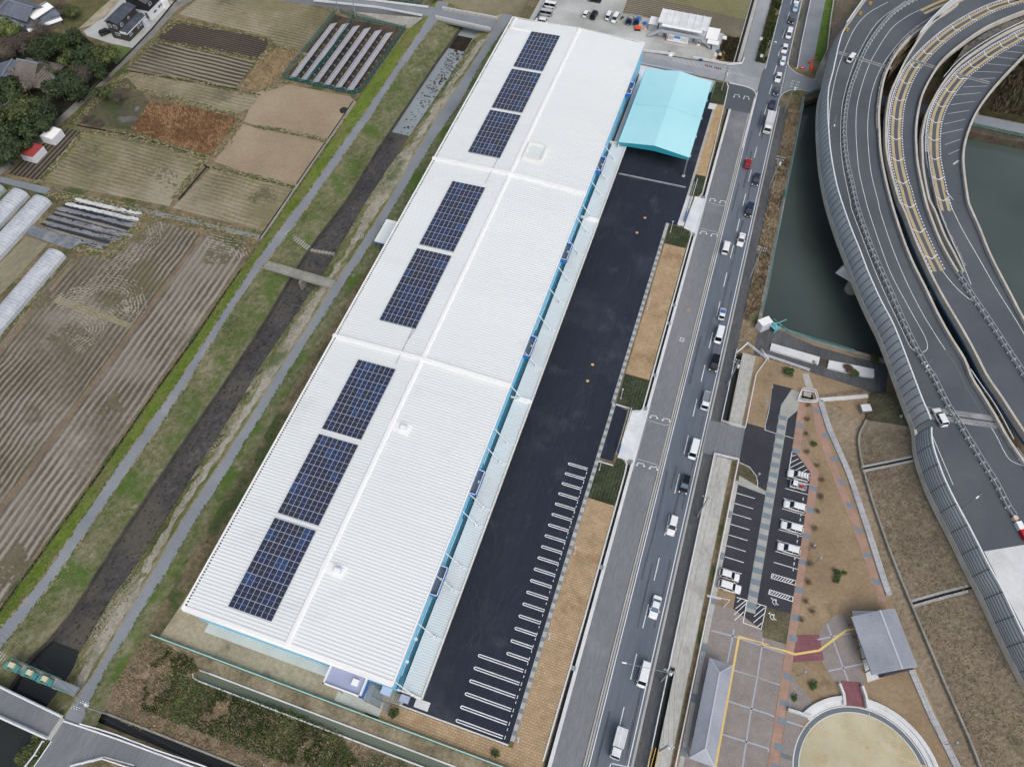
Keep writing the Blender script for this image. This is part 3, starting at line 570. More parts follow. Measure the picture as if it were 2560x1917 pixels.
MB().solid_ribbon([(-.9, 88.7), (.3, 88.8), (1.05, 90), (1.05, 147), (.3, 148.9), (-1.2, 149.5)], .3, -1, .2).build('planter_kerb', M['concl'], **ST)
MB().solid_ribbon([(-.9, 161), (.4, 161.2), (.95, 163), (.7, 181), (.1, 203), (-.2, 211.2), (-.9, 213)], .25, -1, .2).build('planter_kerb', M['concl'], **ST)
sheet('driveway', [(-1.5, 76.2), (1.9, 76.2), (2.4, 90.3), (-1.2, 89)], e*3, gmat('white_driveway', ['#c3c9cc', '#d5dadc', '#e3e6e8'], L=.3, F=1.5, wf=.3, bump=.05), **ST)
sheet('driveway', [(-1.4, 148.6), (1.9, 147.6), (2.4, 161.5), (-.8, 161)], e*3, bpy.data.materials['white_driveway'], **ST)
slab('driveway_base', rect(.8, 2.2, 75.8, 90.6), B, .01, M['conc'], **ST)
slab('driveway_base', rect(.8, 2.2, 147.2, 161.8), B, .01, M['conc'], **ST)
sheet('yard_strip', [(-5.2, 75), (-2.2, 75), (-2.2, 88.6), (-5.2, 89.2)], e*1.2, M['lot'], **ST)
sheet('front_paving', [(-3.3, 149.2), (-1.6, 149.2), (-1.3, 161), (-3, 161)], e*3, M['concl'], **ST)
sheet('front_paving', [(-4.4, 199.2), (-2.2, 199.3), (-2, 202), (-4.3, 202)], e*3.2, M['concl'], **ST)
sheet('front_paving', [(-30, 209), (-5, 207), (-4.5, 213), (-30, 213.5)], e*1.8, M['concl'], **ST)
MB().box(1.75, 2.45, -30, 201, -.5, .10).build('drain_kerb', M['concl'], **ST)
# frontage road between the drain and the main road
sheet('frontage_road', [(2.45, -60), (7.55, -60), (7.7, 201), (2.5, 201)], .02, M['road2'], **ST)
for y0, y1 in ((77.3, 87.6), (149.9, 160)):
    sheet('frontage_apron', [(2.5, y0), (7.5, y0), (8.6, y0-.5), (8.6, y1+.5), (7.5, y1), (2.5, y1)], .032, M['road2'], **ST)
    MB().ribbon([(2.6, y0), (6.9, y0), (7.6, y0-.3), (8.0, y0-1)], .14, .045).build('apron_line', M['paintw'], **ST)
    MB().ribbon([(2.6, y1), (6.9, y1), (7.6, y1+.3), (8.0, y1+1)], .14, .045).build('apron_line', M['paintw'], **ST)
sheet('road_pocket', [(.4, 200.8), (8.6, 200.8), (8.8, 209.5), (7.4, 212), (5, 213), (0, 213.2), (-.2, 211)], .03, M['deck'], **ST)
MB().solid_ribbon(smooth([(-.3, 213.3), (4.5, 213.2), (7.3, 212.2), (8.7, 209.8), (8.6, 205), (8.45, 185)]), .35, -.2, .16).build('pocket_kerb', M['concl'], **ST)
# main road
sheet('main_road', [(8.5, -60), (15.9, -60), (16.3, 400), (9.6, 400), (9.3, 230), (8.7, 205)], .035, M['road'], **ST)
MB().box(7.75, 8.05, -60, 201, -.2, .09).box(8.2, 8.5, -60, 209, -.2, .12).build('road_kerb', M['conc'], **ST)
MB().box(8.05, 8.2, -60, 201, -.2, .05).build('gutter', M['walkd'], **ST)
MB().ribbon([(8.8, -60), (8.85, 120), (8.85, 212)], .17, .047).build('edge_line', M['white'], **ST)
MB().ribbon([(9.45, 224), (9.6, 300), (9.8, 420)], .17, .047).build('edge_line', M['white'], **ST)
MB().ribbon([(15.3, -60), (15.55, 80), (15.6, 211)], .17, .047).build('edge_line', M['white'], **ST)
MB().ribbon([(15.75, 228), (16.0, 300), (16.2, 420)], .17, .047).build('edge_line', M['white'], **ST)
mb = MB()
for k in range(-3, 40):
    y = 1.8+10*k
    if 203 < y < 222: y += 0
    mb.ribbon([(12.4, y), (12.4+.003*max(0, y-150), y+4.9)], .17, .047)
mb.build('lane_dashes', M['white'], **ST)
mb = MB()
for i in range(18): mb.box(15.5, 15.85, 212.5+i*.85, 212.9+i*.85, .04, .047)
mb.build('junction_dashes', M['white'], **ST)
sheet('gutter_strip', rect(15.75, 16.4, -60, 207), .01, M['conc'], **ST)
sheet('footway', [(16.4, -60), (18.5, -60), (18.7, 207), (16.4, 207)], .02, M['walkd'], **ST)
sheet('footway', [(16.9, 228.6), (18.6, 228), (18.4, 400), (17, 400)], .02, M['walkd'], **ST)
# side road north of the plot, junction and the road under the viaduct
sheet('side_road', [(-70, 214.3), (-30, 213.6), (-12, 213.9), (0, 213.6), (5, 213.3), (8.7, 212), (8.7, 221), (9.4, 226.5), (5.8, 228.5), (3.5, 225), (0, 222.8), (-12, 221), (-30, 220.5), (-70, 221.5)], .03, M['roadx'], **ST)
sheet('junction', [(15.5, 211), (16.4, 213.2), (18.8, 216.2), (22, 217.3), (30, 217.2), (90, 217), (90, 221.5), (28, 222.5), (19.1, 224.8), (16.6, 227.4), (15.7, 230)], .033, M['roadp'], **ST)
MB().ribbon(smooth([(15.8, 230), (16.4, 227.6), (19.1, 224.9), (21.5, 224)]), .16, .05).ribbon(smooth([(15.7, 211), (16.5, 213.5), (19.0, 216.2), (22.5, 217), (28, 216.6)]), .16, .05).build('edge_line', M['white'], **ST)
MB().ribbon([(24.5, 223.4), (28, 222.6), (40, 222)], .16, .05).build('edge_line', M['white'], **ST)
mb = MB()
for i in range(14): mb.add([(x, y, .045) for x, y in ((-20+i*1.65, 219.8-i*.03), (-19.5+i*1.65, 219.8-i*.03), (-17.8+i*1.65, 218.3-i*.02), (-18.3+i*1.65, 218.3-i*.02))], [(3, 2, 1, 0)])
mb.ribbon([(-30, 219.2), (-14, 218.2), (5, 218.4)], .14, .045).build('road_hatching', M['paintw'], **ST)
sheet('lane_north', [(1.7, 224), (6.0, 226), (6.4, 400), (1.3, 400)], .025, M['roadx'], **ST)
sheet('lane_by_bank', [(18.9, 227), (23.6, 227), (23.4, 400), (18.6, 400)], .025, M['roadp'], **ST)
sheet('grass_strip', [(23.6, 234), (26.2, 232), (26.4, 400), (23.4, 400)], .03, gmat('deep_green_strip', ['#3a5222', '#4c682c', '#5f7b38', '#75803f'], L=.2, F=1.3, wf=.6, bump=.9, dist=.3, sat=1), **ST)
sheet('gravel_yard', [(-70, 222), (-30, 221), (-12, 221.6), (-6, 222), (-6, 238), (-40, 244), (-46, 300), (-70, 300)], .025, M['yard'], **ST)
sheet('field', [(-41, 239), (-1, 238.6), (.2, 262), (.4, 300), (-44, 300)], .03, fa_['plow'], **ST)
sheet('field', [(-44, 252), (.1, 248), (.2, 300), (-44, 300)], .04, fa_['greenf'], **ST)
sheet('brush_plot', [(-6.4, 224), (-.6, 224), (-.6, 236), (-5, 237)], .05, gmat('brush_plot', ['#2f2b1f', '#474130', '#5f553f'], L=.4, F=1.5, bump=1, dist=.4), **ST)
MB().box(-.5, .3, 224, 300, -.2, .06).build('trench', M['dark'], **ST)
MB().box(.35, 1.5, 225, 300, -.2, .12).box(-.8, -.5, 224, 300, -.2, .3).build('trench_kerb', M['conc'], **ST)
# manhole covers, grates, painted lot details
mb = MB()
for x, y in ((-12.2, 149), (-13, 143), (-13.2, 98.3), (-13.1, 93.5)): mb.cyl(x, y, .01, .035, .38, 18)
mb.build('manhole_cover', flat('yellow_cover', '#c9a861', .6), kind='structure')
MB().cyl(5.3, 121.6, .01, .045, .4, 18).build('manhole_cover', flat('orange_cover', '#b98a55', .6), **ST)
MB().box(5.1, 6.2, 111.6, 112.8, .01, .04).build('grate_frame', M['concl'], **ST)
MB().box(5.3, 6.0, 111.8, 112.6, .02, .05).build('grate', M['steel'], **ST)
mb = MB()
for y in (147, 122, 100, 76.2, 90.4, 116, 51, 30.3, 161.6): mb.box(1.0, 2.0, y-.45, y+.45, -.1, .14)
mb.box(2.35, 2.75, 74, 91.8, -.1, .06).box(2.35, 2.75, 145, 162, -.1, .06)
mb.build('drain_grate', M['steel'], **ST)
rt = random.Random(17); mb = MB()
for x in (-23.6, -19.4, -15.2, -10.9): mb.ribbon(smooth([(x+rt.gauss(0, .12), y) for y in range(16, 170, 14)], 3), .07, e+.006)
for y in (38, 70, 118, 146.5): mb.ribbon([(-27, y), (-18, y+rt.gauss(0, .2)), (-6.6, y-.2)], .08, e+.006)
mb.build('paving_seam', flat('dark_seam', '#1b1e25', .9), **ST)
mb = MB()
for k in range(28):
    x, y = rt.uniform(-25, -8), rt.uniform(20, 160); a = 1.57+rt.gauss(0, .5); cur = rt.gauss(0, .07); pts = []
    for i in range(rt.randint(6, 16)): pts.append((x, y)); x += math.cos(a)*1.1; y += math.sin(a)*1.1; a += cur
    pts = [p for p in pts if -26 < p[0] < -6.7]
    if len(pts) > 3:
        mb.ribbon(pts, .05, e+.004)
        if rt.random() < .5: mb.ribbon(offset(pts, 1.5), .05, e+.004)
mb.build('tyre_marks', flat('tyre_mark_grey', '#3d424c', .9, vary=.3, scale=3), **ST)
mb = MB()
for k in range(26): x, y = rt.uniform(-25, -7), rt.uniform(16, 190); mb.disc(x, y, e+.005, rt.uniform(.2, .7), 12, rt.uniform(.15, .5))
mb.build('damp_stains', flat('damp_stain', '#20232b', .6), **ST)
mb = MB()
for k in range(40):
    x = rt.choice((9.9, 11.4, 13.2, 14.7)); y = rt.uniform(0, 205); mb.ribbon([(x+rt.gauss(0, .1), y), (x+rt.gauss(0, .1), y+rt.uniform(4, 14))], rt.uniform(.25, .5), .0395+.0002*k)
mb.build('wheel_track', gmat('wheel_track_grey', ['#4a525b', '#535b63'], L=.3, F=2, bump=0, patch=[(.3, .4, .6, '#5b636a')]), **ST)
# parking bays on the lot
mb = MB()
def bay(x0, x1, y):
    r = .22; pts = [(x1, y+r)]+[(x0+r-r*math.sin(a*math.pi/6), y+r*math.cos(a*math.pi/6)) for a in range(7)]+[(x1, y-r)]
    mb.ribbon(pts, .18, .034)
for k in range(18): bay(-11.4, -7.0, 71.4-2.5*k)
for k in range(6): bay(-16.5, -7.4, 26.8-2.43*k)
for k in range(24):
    y = 70.2-2.42*k; mb.ribbon([(-7.0, y+.55), (-7.0, y-.1)], .12, .034); mb.ribbon([(-7.0, y-.55), (-7.0, y-1.0)], .12, .034)
mb.build('parking_bays', M['white'], **ST)
MB().ribbon([(-23.2, 163.6), (-4, 164.1)], .25, .034).ribbon([(-23.2, 163.2), (-4, 163.7)], .12, .034).build('drain_line', M['paintw'], **ST)

# ---------------------------------------------------------------- park side
sheet('channel_cover', [(20.5, 92.3), (23.4, 92.3), (23.5, 113), (20.4, 113)], .03, M['chan'], **ST)
sheet('channel_cover', rect(18.75, 22.7, 36.5, 83.6), .03, M['chan'], **ST)
sheet('channel_cover', rect(20.0, 22.6, -30, 36.5), .03, M['chan'], **ST)
sheet('crossing_road', [(16.2, 83.4), (24.3, 83.8), (24.3, 92.3), (16.2, 92.2)], .04, M['road2'], **ST)
sheet('car_park', [(24.2, 78.5), (24.2, 94), (28.4, 94), (28.6, 106.5), (33.2, 106.6), (35.2, 104), (35.2, 91), (39.8, 86.4), (39.7, 62), (39.5, 49.6), (34.8, 50.6), (34.8, 48.8), (28.6, 51.2), (28.6, 57.8), (25, 57.8), (25, 78)], .02, M['park_asph'], **ST)
stw = tiles('grey_striped_walk', '#a0a29b', '#a9aaa3', '#b3b5af', .3, .3, 0, 0, ms=.012)
sheet('tile_walk', [(24.0, 10), (24.8, 10), (25.0, 57), (25.05, 79), (24.15, 79)], .045, chk, **ST)
sheet('dirt_verge', [(22.8, 10), (23.5, 10), (23.9, 83.5), (22.9, 83.5)], .04, M['verge'], **ST)
sheet('walk_strip', [(31.0, 51.5), (32.9, 51.5), (33.1, 98), (35, 101), (36.4, 105.5), (33, 106.4), (31.2, 101.3), (31.1, 78)], .035, stw, **ST)
sheet('walk_strip', [(25, 78.2), (31.1, 77.6), (31.1, 78.5), (25, 80.4)], .038, stw, **ST)
brp = tiles('orange_brick_walk', '#ab8672', '#b4917c', '#9b7a69', .22, .12, 0, .5, ms=.01)
sheet('brick_walk', [(35.0, 104), (36.7, 104.4), (36.9, 91.4), (41.5, 86.6), (41.2, 62), (41.1, 38), (41.0, 10), (39.0, 10), (39.4, 39), (39.75, 62), (39.75, 86), (35.1, 90.8)], .045, brp, **ST)
sheet('brick_walk', [(37.7, 104.4), (39.2, 104.9), (41.6, 97.4), (45.2, 88.7), (51.9, 75.5), (57.3, 62.3), (55.9, 61.7), (50.1, 75), (43.2, 88.9), (39.6, 97)], .045, brp, **ST)
bl = flat('blue_grey_tiles', '#77858f', .8)
mb = MB()
for i in range(19): mb.add([(31.03, 52.3+i*2.5, .052), (32.9, 52.3+i*2.5, .052), (32.92, 53.5+i*2.5, .052), (31.05, 53.5+i*2.5, .052)], [(0, 1, 2, 3)])
for i in range(6): y = 22+i*9.6; mb.box(24.05, 24.95, y, y+1.6, .03, .052)
for y in (81.8, 76.6, 70.5, 64.6, 58.5, 52.8, 48.6, 41.2, 36.2, 33, 28.5, 25, 89.8, 96.5):
    x = 39.7 if y < 85 else 35.1; mb.box(x+.05, x+1.75, y, y+1.1, .03, .052)
for t in (.06, .2, .33, .45, .57, .69, .81, .93):
    x = 38.4+(56.6-38.4)*t; y = 104.5+(62.5-104.5)*t; d = 1-abs(t-.5)
    mb.add([(x-.8-t*.0, y-.2, .052), (x+.8, y-.2, .052), (x+.45, y+.9, .052), (x-1.15, y+.9, .052)], [(0, 1, 2, 3)])
mb.build('tile_inserts', bl, **ST)
pink = tiles('mauve_plaza_pavers', '#8e8681', '#978f8a', '#827a76', .3, .3, 0, 0, ms=.012)
sheet('plaza', [(24.6, 51), (28.6, 51.2), (34.6, 48.5), (39.3, 47.5), (39, 10), (23.8, 10), (24.4, 40)], .03, pink, **ST)
sheet('plaza', smooth([(45.2, 51.6), (46.5, 54.5), (50, 56.5), (54.3, 45.8), (52.8, 43.6), (50, 43.2), (46.5, 46.6), (45.2, 51.6)], 5)[:-1], .03, pink, **ST)
sheet('plaza', [(41.2, 42.2), (46.3, 38), (44, 34), (43.4, 20), (41.1, 20)], .03, pink, **ST)
red = tiles('red_plaza_pavers', '#864f58', '#8f5a62', '#7a4a52', .3, .3, 0, 0, ms=.012)
sheet('red_walk', [(41.1, 50), (45.4, 51.5), (46.8, 46.9), (41.0, 44.6)], .04, red, **ST)
sheet('red_walk', line('D3 665,935 835,955 862,1158 705,1140', 0), .04, red, **ST)
mb = MB()
for s in ('C3 1715,525 1895,570 D3 215,720', 'C3 1905,855 2186,935 D3 0,925 165,975', 'C3 1860,1110 2186,1215 D3 120,1240', 'C3 1810,1385 2186,1500 D3 70,1530', 'C3 1905,515 1850,790', 'C3 2145,590 2095,930 2040,1220 2005,1450 1975,1656', 'D3 555,470 730,945', 'D3 475,600 750,545', 'D3 565,860 850,800', 'D3 200,1270 360,1320'):
    mb.ribbon(line(s, 0), .28, .042)
mb.build('plaza_bands', flat('pale_blue_bands', '#a7adb8', .8), **ST)
MB().ribbon(line('C3 1750,1656 1895,850 1945,575 2186,640 D3 10,640 210,695 290,722 490,690 710,525 780,512', 0), .42, .056).build('tactile_line', M['tactile'], **ST)
sheet('lawn_patch', [(24.9, 57.8), (28.6, 57.6), (28.6, 51.5), (24.7, 51.5)], .028, M['parkdirt'], **ST)
sheet('lawn_patch', line('D3 50,330 250,385 220,640 20,580', 0), .032, M['parkdark'], **ST)
sheet('lawn_patch', line('Q0 980,300 1080,350 1150,440 1160,500 1150,550 960,500 945,480 930,460', 0), .03, M['parkdark'], **ST)
MB().ribbon(line('Q0 975,297 1080,345 1145,430 1162,500 1152,552', 0), .15, .05).ribbon(line('D1 105,1656 D2 105,65 70,300 45,400', 0), .12, .05).build('lawn_kerb', M['concl'], **ST)
sheet('park_asphalt_path', [(22.9, 123), (27.6, 122.6), (36.5, 120.6), (45.6, 120.2), (54, 120.4), (54, 110), (49, 111.6), (38.5, 112.3), (28, 113.2), (24.5, 113.2), (22.9, 113.1)], .035, M['walkd'], **ST)
slab('white_culvert_slab', line('W0 510,570 1400,830 1370,960 480,690', .6), -.1, .6, M['concl'], **ST)
slab('white_culvert_slab', line('W0 1570,885 2212,1010 2400,1050 2400,1200 2212,1180 1700,1060 1540,1020', .6), -.1, .6, M['concl'], **ST)
sheet('culvert_mouth', line('W0 1410,850 1560,885 1510,1020 1370,980', 0), .06, M['bank_dirt'], **ST)
sheet('stepping_path', line('W0 1070,1140 1190,1140 1280,1412 1150,1412', 0), .04, M['conc'], **ST)
# park bays, disabled bays
mb = MB()
for k in range(8): mb.ribbon([(25.1, 76.1-2.48*k), (29.05, 76.1-2.48*k)], .14, .034)
for k in range(9): mb.ribbon([(34.9, 83.0-2.47*k), (39.75, 83.05-2.47*k)], .14, .034)
for k in range(14):
    y = 79.6-1.25*2*.5*2*k*.5; mb.ribbon([(38.9, y), (38.9, y-.7)], .16, .034)
def hatch(s, n):
    q = line(s, 0); a, b, c, d = q; mb.ribbon([a, b, c, d], .15, .034, True)
    for i in range(1, n):
        t = i/n; mb.ribbon([a.lerp(b, t), d.lerp(c, max(0, t-.12))], .15, .034)
hatch('D3 100,55 300,115 290,150 92,92', 9); hatch('D3 80,188 275,248 268,285 70,222', 9)
for s in ('1500,190 1470,360 1690,415', '1490,238 1538,225', '1484,303 1562,262', '1478,352 1600,290', '1540,372 1622,330', '1605,390 1650,366'): mb.ribbon(line('Q0 '+s, 0), .15, .034)
mb.ribbon(line('C3 1925,250 2012,275 1980,460 2130,515 2170,325 2090,300', 0), .14, .034)
for s in ('1930,290 1960,262', '1915,345 2005,275', '1905,395 2005,300', '1910,440 1985,370', '2080,350 2130,310', '2070,410 2160,335', '2065,460 2155,385', '2090,500 2150,450'):
    mb.ribbon(line('C3 '+s, 0), .14, .034)
mb.ribbon(line('D2 45,405 40,445 130,475', 0), .12, .034); mb.ribbon(line('D2 200,492 275,515', 0), .12, .034)
for i, s in enumerate(('C2 1212,342 1220,325 1262,332 1268,350', 'C2 1312,366 1322,350 1368,358 1374,378', 'C2 1100,736 1108,718 1155,726 1160,746', 'C2 1206,764 1214,748 1264,756 1270,776', 'C1 1702,106 1710,88 1745,92 1748,108', 'C1 1786,124 1794,106 1832,112 1836,128', 'C1 1625,376 1634,358 1672,364 1676,382', 'C1 1714,398 1722,380 1762,386 1766,404', 'C0 1903,806 1912,784 1944,788 1948,806', 'C0 1984,820 1992,798 2024,804 2028,824')):
    mb.ribbon(line(s, 0), .16, .05)
    for p in (line(s, 0)[0], line(s, 0)[-1]): mb.disc(p.x, p.y, .052, .22, 10)
# wheelchair symbols: head dot, body stroke, wheel arc, leg
for cx, cy in ((36.3, 55.3), (36.3, 52.2)):
    mb.disc(cx-.75, cy+.35, .034, .16, 12)
    mb.ribbon([(cx-.5, cy+.3), (cx+.15, cy+.15), (cx+.2, cy-.35), (cx+.75, cy-.55)], .14, .034)
    mb.ribbon([(cx+.05+.55*math.cos(a), cy-.15+.55*math.sin(a)) for a in [math.radians(d) for d in range(60, 330, 30)]], .12, .034)
mb.build('park_bay_lines', M['white'], **ST)
# round stage and curved benches
cx0, cy0, R0 = 55.6, 28.3, 12.3
sandc = gmat('stage_sand', ['#b0a686', '#c0b797', '#cfc8ab'], L=.12, F=.6, wf=.3, bump=.1, patch=[(.15, .5, .62, '#b0a37a')])
sheet('stage_ring', [(cx0+R0*math.cos(a*math.pi/40), cy0+R0*math.sin(a*math.pi/40)) for a in range(80)], .05, M['concl'], **ST)
sheet('stage_ring', [(cx0+(R0-.2)*math.cos(a*math.pi/40), cy0+(R0-.2)*math.sin(a*math.pi/40)) for a in range(80)], .06, flat('stage_grey_ring', '#6a7278', .8), **ST)
sheet('stage_ring', [(cx0+(R0-1.0)*math.cos(a*math.pi/40), cy0+(R0-1.0)*math.sin(a*math.pi/40)) for a in range(80)], .07, M['concl'], **ST)
sheet('stage_sand', [(cx0+(R0-1.15)*math.cos(a*math.pi/40), cy0+(R0-1.15)*math.sin(a*math.pi/40)) for a in range(80)], .08, sandc, **ST)
MB().ribbon(line('D3 905,1210 880,1700', 0), .18, .09).ribbon(line('D3 410,1335 1390,1656', 0), .18, .09).build('stage_joint', flat('stage_joint', '#c4b58c', .9), **ST)
sheet('stage_link', line('D3 175,1535 262,1565 262,1605 170,1570', 0), .06, bpy.data.materials['stage_grey_ring'], **ST)
def arc(r, a0, a1, n=16): return [(cx0+r*math.cos(math.radians(a0+(a1-a0)*i/n)), cy0+r*math.sin(math.radians(a0+(a1-a0)*i/n))) for i in range(n+1)]
for a0, a1, lab in ((-25, 92.5, 'long curved white stone bench east of the round sandy stage'), (109.5, 146, 'short curved white stone bench west of the round sandy stage')):
    t = empty('stone_bench', (0, 0, 0), 0, lab, 'bench')
    MB().solid_ribbon(arc(12.85, a0, a1), .9, 0, .25).build('step', M['concl'], t)
    MB().solid_ribbon(arc(13.65, a0, a1), .75, 0, .6).build('seat', M['concl'], t)
for s, lab in (('D3 657,965 690,1050 700,1140', 'white ramp wall on the west side of the red brick walk'), ('D3 845,985 875,1070 890,1165', 'white ramp wall on the east side of the red brick walk'), ('D3 232,1178 320,1205 430,1248', 'white wall running west from the short curved bench')):
    MB().solid_ribbon(line(s, .5), .45, 0, .9).build('ramp_wall', M['concl'], label=lab, cat='wall')
# embankments of the viaduct (grass on a slope up to the deck)
lo = [Vector(p) for p in ((40.3, 105.3, 0), (43.1, 98.5, 0), (48.3, 88.3, 0), (52.8, 77.2, 0), (56.6, 67.3, 0), (63.8, 51.4, 0), (71.9, 36, 0), (82, 14, 0))]
mid = [Vector(p) for p in ((50.0, 103, .6), (48.8, 97, .6), (51.2, 87.7, .6), (55.2, 77.4, .6), (59.4, 68, .6), (68.4, 50, .6), (75.0, 37, .6), (84, 14, .6))]
hi = [Vector(p) for p in ((58.4, 100.5, 6.2), (58.4, 97, 6.2), (61.4, 86, 6.2), (65.0, 79, 6.2), (69.6, 70, 6.2), (77.5, 54, 6.2), (87, 37, 6.2), (99, 14, 6.2))]
def dens(l, n=40): return resample(l, n=n)
MB().loft([dens(mid), dens(hi)]).build('embankment_slope', M['brownemb'], **ST)
sheet('embankment_foot', [(p.x, p.y) for p in lo]+[(p.x, p.y) for p in reversed(mid)], .05, M['brownemb'], **ST)
MB().add([(50.2, 110.8, 0), (50, 103, .6), (58.4, 100.5, 6.2), (58, 111, 4.5)], [(0, 1, 2, 3)]).build('embankment_slope', M['parkdark'], **ST)
MB().solid_ribbon(smooth(mid, 4), .4, .2, .85).build('slope_drain', M['concd'], **ST)
def onslope(s):
    o = []
    for p in line(s, 0):
        for _ in range(6):
            t = min(1, max(0, (p.x-xat(mid, p.y))/(xat(hi, p.y)-xat(mid, p.y)))); z = .6+5.6*t
            d = Vector((p.x, p.y, 0)) if _ == 0 else d
            q = d*(1-z/CAM_H) if False else Vector((d.x*(CAM_H-z)/CAM_H, d.y*(CAM_H-z)/CAM_H, z)); p = q
        o.append(q+Vector((0, 0, .12)))
    return o
for s in ('D2 845,770 1060,728 1260,685', 'D3 1255,305 1520,230 1775,165'):
    q = onslope(s)
    m_ = MB(); [m_.bar(a-Vector((0, 0, .5)), b-Vector((0, 0, .5)), 1.5, .5) for a, b in zip(q, q[1:])]; m_.build('slope_channel', M['conc'], **ST)
    m_ = MB(); [m_.bar(a, b, .45, .03) for a, b in zip(q, q[1:])]; m_.build('slope_channel_bed', M['dark'], **ST)
n_lo = [Vector(p) for p in ((27.0, 232, 0), (27.3, 238, 0), (27.2, 400, 0))]
n_hi = [Vector(p) for p in ((30.2, 231, 6.5), (33, 243, 6.5), (48, 300, 6.5))]
MB().loft([dens(n_lo, 20), dens(n_hi, 20)]).build('embankment_slope', M['brownemb'], **ST)
# ---------------------------------------------------------------- the warehouse
XL, XR, XC = -71.1, -28.15, -49.0
SEG = [(15.3, 81.0), (81.0, 143.0), (143.0, 211.1)]
ZE, ZR = 9.3, 10.15
wh = empty('warehouse', (0, 0, 0), 0, 'long white ribbed roofed warehouse with blue walls beside the canal', 'warehouse')
MB().box(XL+.4, XR-.17, 15.7, 210.8, -.2, ZE-.05).build('wall', M['blue'], wh)
m_ = MB()                                                   # vertical ribs of the cladding, east and south
for i in range(390): y = 15.9+i*.5; m_.box(XR-.17, XR-.13, y, y+.22, 3.2, ZE-1.1)
for i in range(84): x = XL+.6+i*.5; m_.box(x, x+.22, 15.65, 15.7, .2, ZE-.1)
m_.build('cladding_rib', flat('cladding_rib_blue', '#84d6f4', .45), wh)
MB().box(XR-.17, XR+.0, 15.4, 211, ZE-1.15, ZE-.36).build('fascia_band', flat('light_blue_band', '#94b4ee', .45), wh)
MB().box(XR-.2, XR-.1, 15.7, 169, 4.2, 4.75).build('gap_shade', M['dark'], wh)  # dark strip painted on the wall for the shade behind the awning
# ribbed roof, real profile: ribs run across the building
def ribbed(x0, z0, x1, z1, y0, y1, pitch=.70, h=.055):
    prof = []; y = y0
    while y < y1-pitch:
        prof += [(y, 0), (y+pitch*.35, 0), (y+pitch*.6, h), (y+pitch*.8, h)]; y += pitch
    prof += [(y, 0), (y1, 0)]
    n = len(prof); vs = [(x0, a, z0+b) for a, b in prof]+[(x1, a, z1+b) for a, b in prof]
    return vs, [(j, n+j, n+j+1, j+1) for j in range(n-1)]
m_ = MB()
for y0, y1 in SEG:
    for a in ((XL+.3, ZE, XC, ZR), (XC, ZR, XR-.2, ZE)): m_.add(*ribbed(*a, y0+.3, y1-.3))
m_.build('roof', M['roof'], wh)
rf = [c for c in wh.children if c.name.startswith('roof')][0]
m_ = MB()
for y0, y1 in SEG: m_.frus(XC-.55, XC+.55, y0+.25, y1-.25, ZR+.02, ZR+.26, .2, .2, 0, 0)
m_.build('ridge_cap', M['trimw'], rf)
m_ = MB()
for y0, y1 in SEG:
    m_.box(XL-.02, XL+.30, y0, y1, ZE-.6, ZE+.34); m_.box(XR-.22, XR+.05, y0, y1, ZE-.34, ZE+.16)
m_.box(XL+.3, XR-.22, 15.1, 15.45, ZE-.6, ZE+.12); m_.add([(XL+.3, 15.45, ZE+.15), (XR-.2, 15.45, ZE+.15), (XR-.2, 16.1, ZE+.15), (XC, 16.1, ZR+.15), (XL+.3, 16.1, ZE+.15), (XC, 15.45, ZR+.12)], [(0, 5, 3, 4), (5, 1, 2, 3)])
m_.add([(XL+.3, 15.45, ZE-.2), (XR-.2, 15.45, ZE-.2), (XC, 15.45, ZR+.12)], [(0, 1, 2)])
m_.box(XL+.3, XR-.22, 210.9, 211.2, ZE-.6, ZE+.3); m_.add([(XL+.3, 210.9, ZE+.2), (XR-.2, 210.9, ZE+.2), (XC, 210.9, ZR+.2)], [(0, 1, 2)])
m_.build('edge_trim', M['trimw'], wh)
for yd in (81.0, 143.0):
    m_ = MB()
    for xa_, za, xb_, zb in ((XL-.15, ZE, XC, ZR), (XC, ZR, XR+.2, ZE)):
        m_.add([(xa_, yd-.35, za), (xb_, yd-.35, zb), (xb_, yd+.35, zb), (xa_, yd+.35, za), (xa_, yd-.35, za+.65), (xb_, yd-.35, zb+.65), (xb_, yd+.35, zb+.65), (xa_, yd+.35, za+.65)], [(4,5,6,7),(0,1,5,4),(1,2,6,5),(2,3,7,6),(3,0,4,7)])
    m_.build('fire_wall', M['trimw'], wh)
m_ = MB(); m_.mi = 0
for k in range(326): y = 15.6+k*.6; m_.box(XL+.31, XL+.62, y, y+.27, ZE-.02, ZE+.09)
tag(m_.build('rib_end', M['dark'], wh), kind='stuff')
m_ = MB(); m_.tube((-54.2, 138, 10.25), (-54.0, 152, 10.25), .05, 5).build('cable', M['steel'], wh)
m_ = MB(); m_.tube((-54.2, 78, 10.2), (-54.2, 90, 10.2), .05, 5).tube((-54.2, 85, 10.2), (-53.6, 88, 10.2), .05, 5).build('cable', M['steel'], wh)
m_ = MB(); m_.box(XL+1.2, -62.5, 205.2, 205.5, ZE+.1, ZE+.55).box(XL+1.2, XL+1.5, 205.5, 210.9, ZE+.1, ZE+.4).build('roof_kerb', M['trimw'], wh)
